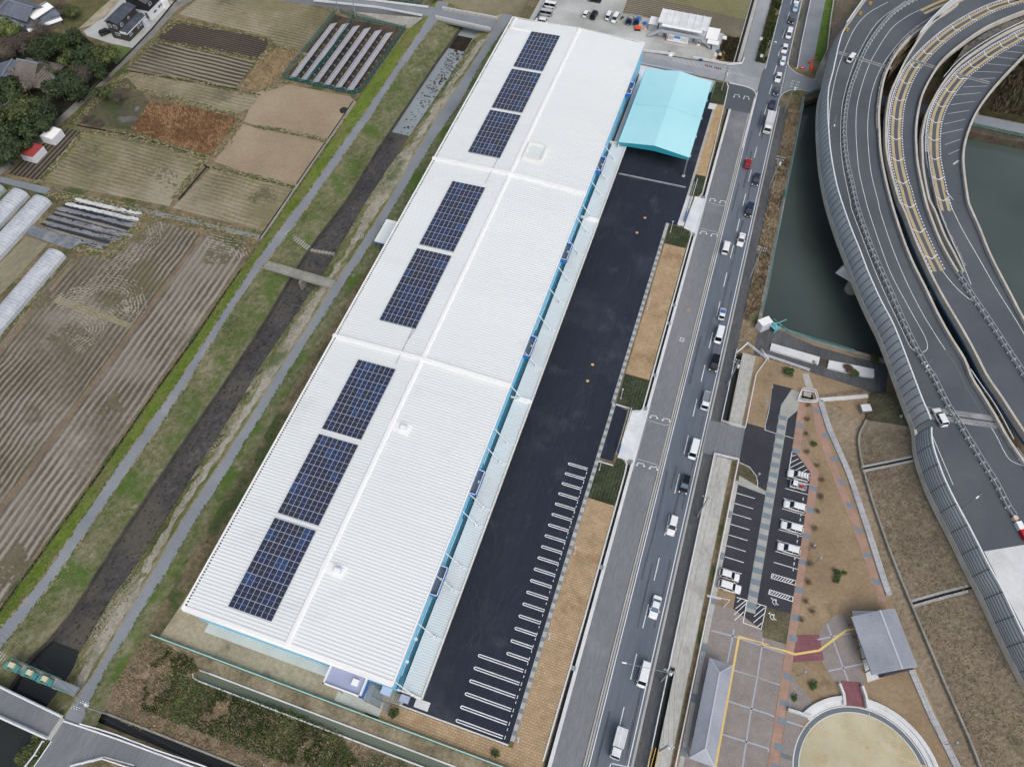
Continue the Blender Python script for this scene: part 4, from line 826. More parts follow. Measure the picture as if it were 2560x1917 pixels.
# roof hatch and two fans
t = MB().box(-47.9, -42.6, 149.9, 150.2, 9.9, 10.8).box(-47.9, -42.6, 155.9, 156.2, 9.9, 10.8).box(-47.9, -47.6, 150.2, 155.9, 9.9, 10.8).box(-42.9, -42.6, 150.2, 155.9, 9.9, 10.8).build('roof_skylight', flat('cream_metal', '#e8e7e0', .5), wh)
MB().box(-47.6, -42.9, 150.2, 155.9, 9.9, 10.35).build('pane', flat('milky_pane', '#dbe3e4', .3), t)
def wpt(s, z): return line(s, z)[0]
for s in ('B2 1225,425', 'B3 680,25'):
    p = wpt(s, 10.6)
    t = MB().box(p.x-3.6, p.x-.9, p.y-1.0, p.y+1.0, 9.9, 10.28).box(p.x-.9, p.x+1.3, p.y-1.3, p.y+1.3, 9.8, 10.25).build('fan_base', M['trimw'], wh)
    m_ = MB().box(p.x-.6, p.x+.55, p.y-.55, p.y+.55, 10.25, 10.9); m_.tube((p.x-.6, p.y, 10.95), (p.x+.75, p.y, 10.95), .5, 10); m_.build('fan_hood', flat('pale_hood', '#dfe5ec', .4), t)
# awning along the east wall
AX0, AX1 = -28.1, -23.1
m_ = MB()
for y0, y1, dz in ((15.6, 81, 0), (81, 139.2, 0), (139.2, 169.6, .25)):
    prof = []; y = y0+.15; P_ = .5
    while y < y1-P_-.1: prof += [(y, 0), (y+P_*.45, 0), (y+P_*.6, .03), (y+P_*.85, .03)]; y += P_
    prof += [(y, 0), (y1-.1, 0)]; n = len(prof)
    m_.add([(AX0+.8, a, 4.45+dz+b) for a, b in prof]+[(AX1-.2, a, 4.65+dz+b) for a, b in prof], [(j, n+j, n+j+1, j+1) for j in range(n-1)])
aw = m_.build('awning', M['awn'], wh)
m_ = MB()
for y0, y1, dz in ((15.5, 81, 0), (81, 139.2, 0), (139.2, 169.8, .25)):
    m_.box(AX1-.22, AX1+.05, y0, y1, 4.15+dz, 5.0+dz); m_.box(AX0, AX1-.22, y0, y0+.2, 4.15+dz, 4.95+dz)
    m_.box(AX0+.8, AX1-.22, y0+.3, y1, 4.1+dz, 4.3+dz)
m_.box(AX0, AX1-.22, 169.7, 169.95, 4.4, 5.2)
m_.build('awning_edge', flat('warm_white_edge', '#e2e0d8', .5), aw)
for y in (81, 139.2):
    m_ = MB(); m_.frus(-27.2, AX1-.1, y-.5, y+.5, 4.6, 5.45, 1.2, .2, .2, .2); m_.build('awning_divider', M['trimw'], aw)
def rods(ys):
    for y in ys:
        MB().tube((AX0-.2, y+.4, 8.3), (-25.0, y-.3, 4.95), .1, 6).box(-25.3, -24.7, y-.55, y-.05, 4.65, 5.05).build('tie_rod', M['steelw'], aw)
        MB().box(-24.6, AX1-.25, y-.6, y-.05, 4.68, 4.8).build('rod_plate', flat('rod_plate', '#d4e0e4', .4), aw)
rods([15.9, 26.7, 36.2, 41, 50.2, 54.2, 65.2, 70, 81.3, 91, 102, 110.5, 117.7, 127, 135, 140, 149, 155, 163.5])
# blue balconies with dark decks
bal = flat('balcony_grey_deck', '#5d6a78', .6)
for y0, y1 in ((32.9, 38.8), (54.7, 60.3), (90.6, 96.3), (120.8, 126.5), (154, 159.6), (187.7, 193.2)):
    t = MB().box(-28.4, -26.75, y0, y0+.16, 6.9, 8.2).box(-28.4, -26.75, y1-.16, y1, 6.9, 8.2).box(-26.9, -26.72, y0, y1, 6.9, 8.2).build('balcony', M['blue2'], wh)
    MB().box(-28.4, -26.9, y0+.16, y1-.16, 6.9, 7.25).build('deck', bal, t)
    m_ = MB(); m_.path([(-28.4, y0+.08), (-26.81, y0+.08), (-26.81, y1-.08), (-28.4, y1-.08)], .14, .06, 8.2); m_.build('rail', M['steelw'], t)
    MB().box(-27.5, -27.1, y1-2.6, y1-2.1, 7.25, 7.6).build('roof_unit', M['steelw'], t)
for y0, y1 in ((18, 50), (63, 72), (100, 112), (130, 138), (165, 168)): MB().tube((XR+.02, y0, 5.3), (XR+.02, y1, 5.3), .06, 5).build('wall_pipe', M['steelw'], wh)
for y in (20.3, 24.6): MB().box(XR-.3, XR+.35, y, y+.5, 5.0, 5.6).build('wall_unit', M['steelw'], wh)
for y in (44, 100): MB().tube((XR-.2, y, 8.5), (XR-.2, y+1.6, 5.4), .07, 5).build('down_pipe', M['steelw'], wh)
shm = flat('pale_shutter', '#c8cfd2', .5); wnm = flat('bluish_window', '#a9c6d8', .2)
for y in (171, 176, 183, 196, 203): MB().box(XR-.2, XR-.1, y, y+3.2, 1.0, 3.6).build('shutter_door', shm, wh)
for y in (174, 181, 200): MB().box(XR-.2, XR-.11, y, y+1.4, 5, 6.2).build('window', wnm, wh)
# annex at the south end: flat roof with white parapet, blue end wall, stair and landing
ax0, ax1, ay0, ay1 = -40.3, -33.0, 11.85, 15.5
an = MB().box(ax0+.3, ax1-.3, ay0+.3, 15.1, 5.6, 8.4).build('annex', M['blue'], wh)
MB().box(ax1-.3, ax1-.15, ay0+.2, 15.1, 5.2, 8.7).build('end_panel', M['blue2'], an)
MB().box(ax0+.25, ax1-.25, ay0+.25, ay1-.2, 8.45, 8.6).build('roof', flat('grey_blue_membrane', '#9ea8c4', .6, vary=.05, scale=.6), an)
MB().box(ax0, ax1, ay0, ay0+.25, 8.2, 9.1).box(ax0, ax0+.25, ay0, ay1, 8.2, 9.1).box(ax1-.25, ax1, ay0, ay1, 8.2, 9.1).box(ax0, ax1, ay1-.2, ay1, 8.2, 9.1).build('parapet', M['trimw'], an)
MB().box(-35.4, -34.2, 13.3, 14.4, 8.6, 9.2).build('roof_box', M['trimw'], an)
m_ = MB()
for x, y in ((-38.5, 12.2), (-33.5, 12.2)): m_.cyl(x, y, 0, 5.6, .1)
m_.build('post', M['steel'], an)
m_ = MB()
for i in range(14): m_.box(-32.9+i*.16, -32.7+i*.16, 12.0, 14.6, 5.2-i*.36, 5.28-i*.36)
for y in (12.0, 13.2, 14.6): m_.bar((-32.9, y, 5.3), (-30.5, y, .3), .09, .3)
m_.box(-32.9, -32.0, 12, 14.8, 5.15, 5.25).build('outside_stair', M['steel'], wh)
MB().box(-31.2, -29.2, 14.2, 15.6, 2.9, 3.05).build('door_canopy', flat('pale_blue_canopy', '#b9c8e2', .35), wh)
m_ = MB()
for i in range(5): m_.box(-30.2, -29.0+0, 11.6+i*.35, 11.9+i*.35, 0, .15+.14*i)
for i in range(5): m_.box(-28.9+i*.3, -28.65+i*.3, 13.7, 15.5, 0, .85-.15*i)
m_.box(-31.4, -28.9, 13.4, 15.6, 0, .9).build('entrance_steps', M['concd'], wh)
MB().box(-27.4, -25.6, 14.1, 15.4, 2.6, 2.75).build('side_canopy', flat('pale_lilac_canopy', '#aab4cc', .4), wh)
# porch on the canal side
p0 = MB().box(-76.7, XL+.1, 115, 122.6, 3.9, 4.15).build('porch_roof', M['roof'], wh)
MB().box(-76.9, -76.65, 114.8, 122.8, 3.75, 4.35).box(-76.65, XL, 122.55, 122.8, 3.75, 4.35).box(-76.65, XL, 114.8, 115.0, 3.75, 4.35).build('porch_trim', M['trimw'], p0)
MB().box(-76.8, XL, 114.72, 114.8, 3.6, 4.0).build('porch_fascia', M['blue2'], p0)
for y in (115.3, 122.2): MB().cyl(-76, y, -.2, 3.9, .1, 8).build('post', M['steel'], p0)
# solar arrays: eight blocks, every module a part
def pvmat(name, col):
    m, t, b = newmat(name); L = t.links.new
    tc = node(t, 'ShaderNodeTexCoord'); sp = node(t, 'ShaderNodeSeparateXYZ'); L(tc.outputs['Object'], sp.inputs[0])
    def saw(o, per, w_):
        a = node(t, 'ShaderNodeMath', operation='PINGPONG'); L(o, a.inputs[0]); a.inputs[1].default_value = per/2
        c = node(t, 'ShaderNodeMath', operation='LESS_THAN'); L(a.outputs[0], c.inputs[0]); c.inputs[1].default_value = w_; return c.outputs[0]
    mx = node(t, 'ShaderNodeMix', data_type='RGBA'); L(saw(sp.outputs['X'], .18, .012), mx.inputs[0]); mx.inputs[6].default_value = C(col); mx.inputs[7].default_value = C(col, 1.9)
    L(mx.outputs[2], b.inputs['Base Color']); b.inputs['Roughness'].default_value = .22; b.inputs['Specular IOR Level'].default_value = .6
    return m
PV = [pvmat('pv_'+n, c) for n, c in (('navy', '#2b3248'), ('slate', '#2f323f'), ('blue', '#2b3856'), ('bright', '#304469'))]
frame = flat('module_frame', '#c3cad8', .4)
def pvmesh(m, w_, h):
    mb = MB()
    mb.mi = 0; mb.box(0, w_, 0, h, 0, .035)
    mb.mi = 1; g = .035
    for a in (0, 1): mb.box(g, w_-g, g+a*h/2-(a*.02), (h/2-.018 if a == 0 else h-g), .035, .042)
    o = mb.build('solar_module', [frame, m]); me = o.data; bpy.data.objects.remove(o); return me
rs = random.Random(11)
PVM = {}
sl = (ZR-ZE)/(XC-XL)
labs = ['southernmost block of eight rows of dark blue solar modules on the white roof', 'second solar block from the south, beside the upper roof fan', 'third solar block from the south, just below the lower fire wall',
        'solar block just above the lower fire wall, ten rows long', 'ten row solar block just below the upper fire wall', 'solar block beside the square roof skylight', 'second solar block from the north end of the roof', 'northernmost block of solar modules on the white roof']
for bi, (y0, y1, nr) in enumerate(((18.45, 36.9, 8), (38.0, 56.7, 8), (58.0, 76.6, 8), (88.25, 111.45, 10), (112.85, 136.2, 10), (148.0, 166.3, 8), (167.45, 185.8, 8), (187.0, 205.1, 8))):
    t = empty('solar_array', (-62.8, y0, ZE+sl*(-62.8-XL)+.3), 0, labs[bi], 'solar array', 'solar arrays on the warehouse roof'); t.rotation_euler = (0, -math.atan(sl), 0)
    h = (y1-y0)/nr; w_ = 9.2/8
    MB().box(0, 9.2, 0, y1-y0, -.1, -.03).build('rack', M['steel'], t)
    for r in range(nr):
        for c in range(8):
            v = rs.random(); warm = .5+.5*math.sin(r*.9+c*.7+bi*2)
            k = 3 if v > .95 else 2 if v > .6+.3*warm else 1 if v < .28+.2*warm else 0
            key = (k, round(h, 2))
            if key not in PVM: PVM[key] = pvmesh(PV[k], w_-.03, h-.05)
            o = bpy.data.objects.new('solar_module', PVM[key]); COL.objects.link(o); o.parent = t; o.location = (c*w_+.015, r*h+.025, 0)
# ---------------------------------------------------------------- teal open shed
ts = empty('loading_canopy', (-15.3, 185, 0), 0, 'big open sided loading shed with a bright turquoise gabled roof', 'canopy')
X0, X1, Y0, Y1 = -25.55, -5.1, 168.9, 203.4
m_ = MB()
xm = -15.3
for a, b_ in ((Y0, 186.1), (186.16, Y1)):
    m_.add([(X0, a, 6.2), (xm, a, 7.7), (X1, a, 6.2), (X0, b_, 6.2), (xm, b_, 7.7), (X1, b_, 6.2)], [(0, 1, 4, 3), (1, 2, 5, 4)])
for y in (Y0, Y1): m_.add([(X0, y, 6.2), (xm, y, 7.7), (X1, y, 6.2), (xm, y, 6.2)], [(0, 3, 1), (3, 2, 1)])
m_.v = [(x+15.3, y-185, z) for x, y, z in m_.v]; m_.build('roof', M['teal'], ts)
m_ = MB()
m_.add([(X0, Y0-.1, 5.3), (xm, Y0-.1, 5.9), (X1, Y0-.1, 5.3), (X0, Y0-.1, 6.22), (xm, Y0-.1, 7.72), (X1, Y0-.1, 6.22)], [(0, 1, 4, 3), (1, 2, 5, 4)])
m_.box(X0, X0+.1, Y0, Y1, 5.9, 6.22).box(X1-.1, X1, Y0, Y1, 5.9, 6.22)
m_.v = [(x+15.3, y-185, z) for x, y, z in m_.v]; m_.build('fascia', M['teald'], ts)
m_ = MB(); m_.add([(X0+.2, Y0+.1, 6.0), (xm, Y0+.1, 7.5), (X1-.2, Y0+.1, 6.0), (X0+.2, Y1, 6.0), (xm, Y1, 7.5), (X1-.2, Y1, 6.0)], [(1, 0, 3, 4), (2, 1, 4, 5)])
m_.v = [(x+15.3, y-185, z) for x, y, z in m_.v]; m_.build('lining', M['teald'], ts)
for x in (X0+.4, X1-.4):
    for y in (168.2, 176.8, 185.4, 194, 202.6):
        o = MB().box(x+15.3-.17, x+15.3+.17, y-185-.17, y-185+.17, 0, 6.1).build('post', M['steelw'] if x < -10 else M['steel'], ts)
        MB().box(x+15.3-.4, x+15.3+.4, y-185-.4, y-185+.4, 0, .25).build('footing', M['concl'], o)
m_ = MB(); m_.box(X0+15.3+.3, X0+15.5+.3, -16.5, 18, 5.4, 5.8).box(X1+15-.3, X1+15.2-.3, -16.5, 18, 5.4, 5.8); m_.build('beam', M['steel'], ts)
# ---------------------------------------------------------------- viaducts (deck 7 m above the ground)
ZD = 7.0
def cv(s, z=ZD, n=5): return smooth(line(s, z), n)
V1L = cv('D0 960,-120 870,0 690,250 600,400 530,690 490,850 483,1050 490,1200 505,1380 555,1656 D1 650,400 735,620 800,800 900,1030 1010,1250 1160,1656 D2 1230,290 1290,440 1300,620 1380,880 1480,1100 1600,1330 1760,1656 D3 1850,240 2010,590 2186,930 2400,1300', ZD+.9, 3)
V1R = cv('D0 1640,30 1560,90 1300,260 1160,400 1080,530 1030,650 1000,800 985,950 990,1080 1000,1250 1030,1430 1085,1656 D1 1170,370 1260,600 1370,820 1470,1030 1580,1230 1700,1420 D2 1750,0 1850,160 1960,340 2060,520 2186,700 2500,1150', ZD+.9, 4)
V2L = cv('D0 1800,-70 1640,10 1500,120 1370,250 1230,460 1150,620 1088,760 1058,900 1045,1050 1050,1250 1090,1430 1155,1656 D1 1200,190 1290,430 1390,650 1470,810 1560,970 1680,1170 1790,1370 D2 1885,0 2000,165 2186,450 2450,830', ZD+.9, 4)
V2R = cv('D0 2400,30 2186,90 1900,210 1700,340 1530,480 1440,600 1360,750 1320,880 1295,1050 1295,1200 1312,1380 1372,1656 D1 1400,190 1480,400 1560,560 1640,690', ZD+.9, 4)
V3L = cv('D0 2400,130 2186,200 2000,290 1800,415 1650,530 1530,670 1440,820 1380,950 1348,1100 1345,1200 1355,1400 1405,1656 D1 1445,170 1525,380 1605,530 1685,690', ZD+.9, 4)
V3R = cv('D0 2300,330 2186,460 2060,590 1960,700 1880,800 1800,920 1740,1050 1700,1180 1685,1300 1695,1450 1725,1656 D1 1740,150 1820,330 1900,530 1990,710 2080,880 2186,1080 2500,1600', ZD+.9, 4)
blueg = flat('blue_steel_girder', '#2f78bd', .5, vary=.1)
parapet = gmat('parapet_concrete', ['#a5a196', '#bcb8ac', '#cfccc2'], L=.3, F=2, wf=.5, bump=.15, dist=.03)
def z_(l, z): return [Vector((p.x, p.y, z)) for p in l]
def viaduct(label, Lc, Rc, girder, th, pw=.55, n=90, pl=None, prr=None):
    t = empty('viaduct', (0, 0, 0), 0, label, 'viaduct')
    a, b = resample(Lc, n=n), resample(Rc, n=n)
    oL, oR = offset(a, pw), offset(b, -pw)
    fL = [(p[0], p[1], ZD) for p in offset(a, .0)]; fR = [(p[0], p[1], ZD) for p in b]
    MB().loft([[(p[0], p[1], ZD) for p in fL], [((p[0]+q[0])/2, (p[1]+q[1])/2, ZD) for p, q in zip(fL, fR)], [(p[0], p[1], ZD) for p in fR]]).build('road_deck', M['deck'], t)
    m_ = MB(); m_.loft([[(p[0], p[1], ZD-.02) for p in fR], [(p[0], p[1], ZD-.6) for p in fR], [(p[0]*.97+q[0]*.03, p[1]*.97+q[1]*.03, ZD-th) for p, q in zip(fR, fL)], [(p[0]*.97+q[0]*.03, p[1]*.97+q[1]*.03, ZD-th) for p, q in zip(fL, fR)], [(p[0], p[1], ZD-.6) for p in fL], [(p[0], p[1], ZD-.02) for p in fL]])
    m_.build('girder', girder, t)
    for l in (resample(pl, n=60) if pl else a, resample(prr, n=60) if prr else b):
        MB().solid_ribbon(l, pw, ZD-.7, ZD+.9).build('parapet', parapet, t)
    return t
v1 = viaduct('outer curving elevated road with a tall grey noise wall on its west side', V1L, V1R, M['concd'], 1.9)
v2 = viaduct('middle curving elevated ramp on blue girders with a yellow striped lane', V2L, V2R+[Vector(p) for p in cv('D1 1640,690 1770,900 1900,1090 2050,1320 2186,1520 D2 2500,600', ZD+.9, 3)][1:], blueg, 1.9, prr=V2R)
v3 = viaduct('inner curving elevated ramp beside the pond, with slanting white shoulder marks', V3L+[Vector(p) for p in cv('D1 1690,700 1770,900 1900,1090 2050,1320 2186,1520 D2 2500,600', ZD+.9, 3)][1:], V3R, blueg, 1.9, pl=V3L)
for t in (v2,):
    for c in list(t.children):
        pass
def mk(t, name, build, m): mb = MB(); build(mb); o = mb.build(name, m, t); return o
ZM = ZD+.015
def lines1(mb):
    for s in ('D0 1060,20 900,110 790,230 700,420 640,590 597,780 575,950 570,1150', 'D0 1205,10 970,190 820,440 740,640 685,850 668,1050 672,1250 700,1450 745,1656 D1 760,180 850,420 950,680 1060,930 1160,1140 1230,1290 1270,1340 1308,1362',
              'D0 1340,75 1200,150 1080,250 950,450 880,600 812,830 795,1000 800,1200 822,1430 875,1656 D1 900,190 980,430 1080,700 1200,930 1300,1110 1360,1220 1386,1290 1382,1335 1350,1360',
              'D0 1640,20 1500,90 1250,260 1100,420 1000,570 930,750 897,950 893,1150 920,1430 975,1656 D1 1000,210 1090,480 1200,750 1330,1010 1450,1210 1535,1340',
              'D2 1880,370 1960,500 2020,620 2080,700 2186,745', 'D2 1400,430 1460,570 1540,760 1600,900'):
        mb.ribbon(smooth(line(s, ZM), 4), .13, ZM)
mk(v1, 'lane_line', lines1, M['white'])
def lines1f(mb):
    mb.ribbon(smooth(line('D1 1535,1340 1640,1500 1710,1650 D2 1880,370', ZM), 3), .12, ZM)
mk(v1, 'worn_line', lines1f, M['road2'])
def ygroup(t, s, nch, cw=1.05, first=.02, dashL=True):
    c = smooth(line(s, ZM), 5); c = resample(c, n=160)
    mk(t, 'yellow_band', lambda mb: [mb.ribbon(offset(c, d*.9), .8, ZM) for d in (-1, 1)], M['yellow'])
    mk(t, 'edge_line', lambda mb: [mb.ribbon(offset(c, -2.15), .22, ZM)], M['white'])
    def dash(mb):
        for d in (1.72, -1.72):
            o = resample([Vector((p[0], p[1], 0)) for p in offset(c, d)], .55)
            for i in range(0, len(o)-1, 2): mb.ribbon([o[i], o[i+1]], .28, ZM+.004)
    tag(mk(t, 'block_dash', dash, M['white']), kind='stuff')
    def chev(mb):
        o = resample([Vector((p.x, p.y, 0)) for p in c], n=nch*10+1)
        for k in range(nch):
            i = 5+k*10; p = o[i]; d = (o[min(len(o)-1, i+1)]-o[i-1]).normalized(); nn = Vector((-d.y, d.x, 0))
            mb.ribbon([p+nn*1.6-d*.9, p+d*.35, p-nn*1.6-d*.9], .22, ZM+.008)
    mk(t, 'chevron', chev, M['white'])
ygroup(v2, 'D0 2300,-70 2140,0 1950,60 1780,140 1600,250 1450,370 1340,480 1260,580 1200,700 1150,850 1130,1000 1125,1150 1145,1350 1185,1520 D1 1200,0 1240,150 1310,330 1390,510 1480,690', 17)
ygroup(v3, 'D0 2350,215 2186,285 2090,340 1950,420 1820,510 1700,600 1620,690 1540,800 1480,920 1450,1030 1440,1150 1443,1300 1470,1450 D1 1495,20 1540,190', 13)
mk(v1, 'yellow_band', lambda mb: [mb.ribbon(smooth(line(s, ZM), 4), .95, ZM) for s in ('D0 1330,90 1480,20 1650,-40', 'D0 1360,115 1510,45 1680,-15')], M['yellow'])
def lines23(mb):
    mb.ribbon(smooth(line('D1 1515,690 1560,750 1640,840 1720,910 1765,935', ZM), 4), .17, ZM)
mk(v2, 'lane_line', lines23, M['white'])
def lines3(mb):
    mb.ribbon(smooth(line('D0 1600,1656 D1 1530,20 1600,190 1690,370 1800,560 1960,840 2080,1030 2186,1205 2400,1560', ZM), 4), .15, ZM)
mk(v3, 'lane_line', lines3, M['white'])
def sl3(mb):
    for s in ('1580,870 1780,840', '1550,945 1735,915', '1520,1030 1700,990', '1500,1110 1680,1070', '1530,1200 1660,1155', '1560,1280 1650,1240', '1600,790 1830,770', '1680,722 1885,714', '1800,657 1950,648', '1770,592 2010,602', '1880,530 2095,548', '1960,472 2180,500', '2030,425 2186,440', '2100,375 2186,385'):
        mb.ribbon(line('D0 '+s, ZM), .17, ZM)
    mb.ribbon(line('D0 1600,1362 1645,1330', ZM), .55, ZM)
mk(v3, 'shoulder_mark', sl3, M['paintw'])
# expansion joints
jm = gmat('joint_concrete', ['#6f7275', '#8d9092', '#abadae'], L=.4, F=2, bump=.1)
for t, s in ((v1, 'D0 645,435 1095,570'), (v2, 'D0 1245,495 1475,568'), (v3, 'D0 1610,615 1905,690'), (v1, 'D2 1370,300 1975,385')):
    q = line(s, ZM+.002); d = (q[1]-q[0]).normalized()
    mk(t, 'expansion_joint', lambda mb: mb.ribbon([q[0]+d*.2, q[1]-d*.2], 1.5 if 'D2' not in s else 3.2, ZM+.002), jm)
    mk(t, 'joint_comb', lambda mb: mb.ribbon([q[0]+d*.3, q[1]-d*.3], .28, ZM+.008), M['dark'])
sheet('toll_apron', line('D2 1855,1450 2186,1395 2500,1350 D3 2500,1100 2186,520 1920,0', ZD+.03), ZD+.03, M['concl'], **ST)
# tall noise wall: posts and grey ribbed panels leaning over the road
nwm = tiles('noise_wall_panel', '#7b868c', '#87929a', '#5d666c', 4.0, .5, 0, 0, .5, ms=.05)
def noise_wall(label, base, h, lean, step, mat, postm, zb=ZD+.9, mw=.14, capw=.3, slat=0):
    t = empty('noise_wall', (0, 0, 0), 0, label, 'noise wall')
    b = resample(base, step); bf = resample(base, 1.0)
    def prof(f): return (lean*f**2.2, h*(f if f < .6 else f))
    def at_(p, f, dx=0): o = prof(f); return o[0]+dx, zb+o[1]
    def row(f, dx=0, l=bf):
        ox, z = at_(None, f, dx); return [(p[0], p[1], z) for p in offset(l, ox)]
    sg = -1 if lean > 0 else 1
    fs = [i/8 for i in range(9)]
    m_ = MB(); m_.loft([row(f) for f in fs]); m_.loft([row(f, sg*mw) for f in fs][::-1]); m_.build('panel', mat, t)
    if slat:
        m_ = MB()
        for k in range(slat):
            f = (k+.5)/slat; m_.loft([row(f-.25/slat, sg*(mw+.02)), row(f+.05/slat, sg*(mw+.06)), row(f+.1/slat, sg*(mw+.0))])
        m_.build('slat', flat('dark_slat', '#69747b', .5), t)
    m_ = MB(); R_ = [row(f, sg*(mw+.05), b) for f in fs]
    for i in range(len(b)):
        for r in range(8): m_.bar(Vector(R_[r][i]), Vector(R_[r+1][i]), .14, .1)
    m_.build('post', postm, t)
    MB().solid_ribbon([Vector((p[0], p[1], 0)) for p in offset(bf, lean)], capw, zb+h, zb+h+.12).build('cap', M['steelw'], t)
    return t
iN = min(range(len(V1L)), key=lambda i: (V1L[i]-pt('D0', 645, 330, ZD+.9)).length)
iS = min(range(len(V1L)), key=lambda i: (V1L[i]-pt('D2', 1318, 525, ZD+.9)).length)
panel = gmat('translucent_grey_panel', ['#98a2a7', '#a6afb3', '#b2babd'], L=.1, F=2, wf=.3, rough=.45, bump=0, spec=.4)
postd = flat('dark_post', '#4b5258', .6)
SG = 1
def sidesign(base, ref):
    o = offset(base, 1.0); return 1 if (Vector(o[len(o)//2])-Vector(ref)).length < (Vector(base[len(base)//2][:2])-Vector(ref)).length else -1
lean_s = sidesign(V1L, (V1R[len(V1R)//2].x, V1R[len(V1R)//2].y))
noise_wall('long curved noise wall of grey panels over the pond', V1L[iN:iS], 4.4, 1.1*lean_s, 2.0, panel, postd)
noise_wall('grey ribbed noise wall above the brown embankment south of the pond', V1L[iS:], 4.4, 1.1*lean_s, 4.2, panel, postd, slat=7)
noise_wall('upright pale noise wall at the north end of the outer elevated road', V1L[:iN-1], 2.6, .1*lean_s, 2.5, flat('pale_wall_panel', '#a6aeb4', .5), postd)
q = cv('D0 1900,-120 1640,10 1500,110 1370,240 1290,340', ZD+.9, 4)
noise_wall('upright white noise wall on the middle ramp behind the rocky gap', q, 2.8, .1, 2.5, flat('white_wall_panel', '#c3cad2', .5), M['steel'])
gsteel = flat('dull_galvanised', '#a9b1b6', .5)
# movable steel barriers between the carriageways
def barrier(label, s, w_=.8, step=2.0):
    t = empty('steel_barrier', (0, 0, 0), 0, label, 'barrier')
    c = resample(smooth(line(s, ZD+.6), 5), step)
    for d in (-w_/2, w_/2): MB().solid_ribbon([Vector((p[0], p[1], 0)) for p in offset(c, d)], .12, ZD+.45, ZD+.85).build('rail', gsteel, t)
    n_ = MB()
    for i in range(1, len(c)-1):
        m_ = MB()
        p = c[i]; d = (c[i+1]-c[i-1]).normalized(); nn = Vector((-d.y, d.x, 0))
        m_.bar(p-nn*w_/2+Vector((0, 0, -.1)), p+nn*w_/2+Vector((0, 0, -.1)), .22, .2); m_.build('cross_bar', gsteel, t)
        for s_ in (-1, 1): n_.box(p.x+nn.x*s_*.42-.15, p.x+nn.x*s_*.42+.15, p.y+nn.y*s_*.42-.15, p.y+nn.y*s_*.42+.15, ZD+.02, ZD+.45)
    tag(n_.build('foot', M['concl'], t), kind='stuff')
    MB().solid_ribbon(c, w_*.7, ZD+.03, ZD+.12).build('base', M['steel'], t)
barrier('ladder-like steel barrier along the middle of the outer elevated road', 'D0 1400,-60 1240,15 1100,110 1000,220 920,330 860,440 800,590 750,730 715,900 702,1050 707,1200 725,1350 760,1500 795,1656 D1 815,180 890,400 970,600 1060,800 1150,1010 1250,1230 1340,1400 1420,1540 D2 1440,0 1550,220 1650,380 1760,560 1870,740 1970,900 2050,1060 2110,1150')
barrier('ladder-like steel barrier where the middle and inner ramps meet', 'D1 1640,690 1700,790 1770,900 1900,1090 2050,1320 2186,1530 2400,1850')
barrier('short steel barrier at the right picture edge beside the curving white line', 'D2 2110,600 2186,700 2400,1000', .9)
def roughwall(label, s, w_=.6):
    t = empty('concrete_barrier', (0, 0, 0), 0, label, 'barrier'); c = resample(smooth(line(s, ZD+.8), 5), .9); r_ = random.Random(2); m_ = MB()
    for i in range(len(c)-1):
        a, b = c[i], c[i+1]; a = Vector((a.x, a.y, ZD)); b = Vector((b.x, b.y, ZD)); g = (b-a)*.08; m_.bar(a+g, b-g, w_*r_.uniform(.75, 1.15), r_.uniform(.55, .85))
    m_.build('block', gmat('rough_grey_blocks', ['#4d4d4a', '#8a8a84', '#c0bfb8'], L=.9, F=3, bump=.5), t)
roughwall('row of rough pale blocks along the inner side of the outer elevated road', 'D0 1540,80 1290,245 1145,395 1070,520 1015,650 985,800 972,950 975,1060')
roughwall('row of dark rubble blocks along the outer side of the inner ramp', 'D0 1400,1250 1425,1450 1460,1656 D1 1480,160 1560,350 1640,510 1700,640', .5)
# light double rail on inner ramp and netting over the gap
for s, lab in (('D0 2300,120 2186,175 2000,265 1800,385 1640,505 1520,640', 'pale twin guard rail on the outer side of the inner ramp at the top'), ('D0 1390,1100 1392,1250 1412,1420 1460,1640 D1 1490,200 1580,420 1660,590 1745,800', 'slim guard rail between the yellow lane and the rubble blocks'), ('D2 1740,-60 1850,100 1960,260 2100,520', 'see-through wire fence on the parapet above the dark gap')):
    t = empty('guard_rail', (0, 0, 0), 0, lab, 'guard rail'); c = resample(smooth(line(s, ZD+1), 5), 2)
    MB().solid_ribbon(c, .12, ZD+.9, ZD+1.15).build('rail', M['steelw'], t); m_ = MB()
    for p in c: m_.cyl(p.x, p.y, ZD, ZD+1.1, .05, 5)
    m_.build('post', M['steel'], t)
sheet_ = MB().prism(line('D2 1160,325 1215,308 1310,500 1290,500 1200,400', 4.5), -1, 4.5).build('abutment', M['concl'], label='white concrete wing of the abutment beside the wide joint', cat='abutment')
MB().prism(line('D0 545,470 640,290 665,290 600,440 560,600 500,520', 5.5), -1, 5.5).build('abutment', M['concd'], label='weathered concrete abutment at the north end of the pond', cat='abutment')
MB().solid_ribbon(line('D2 495,200 700,185 890,168', 0), .9, -.2, .35).build('footing_wall', M['concl'], label='white footing under the dark fence near the park tip', cat='wall')
t = empty('control_cabinet', tuple(line('D2 870,275', .8)[0].xy)+(0,), .4, 'grey control cabinet on the small channel above the slope', 'cabinet'); MB().box(-1, 1, -.8, .8, .1, 1.5).build('case', M['steel'], t); MB().box(-1.1, 1.1, -.9, .9, 1.5, 1.6).build('lid', M['steelw'], t)
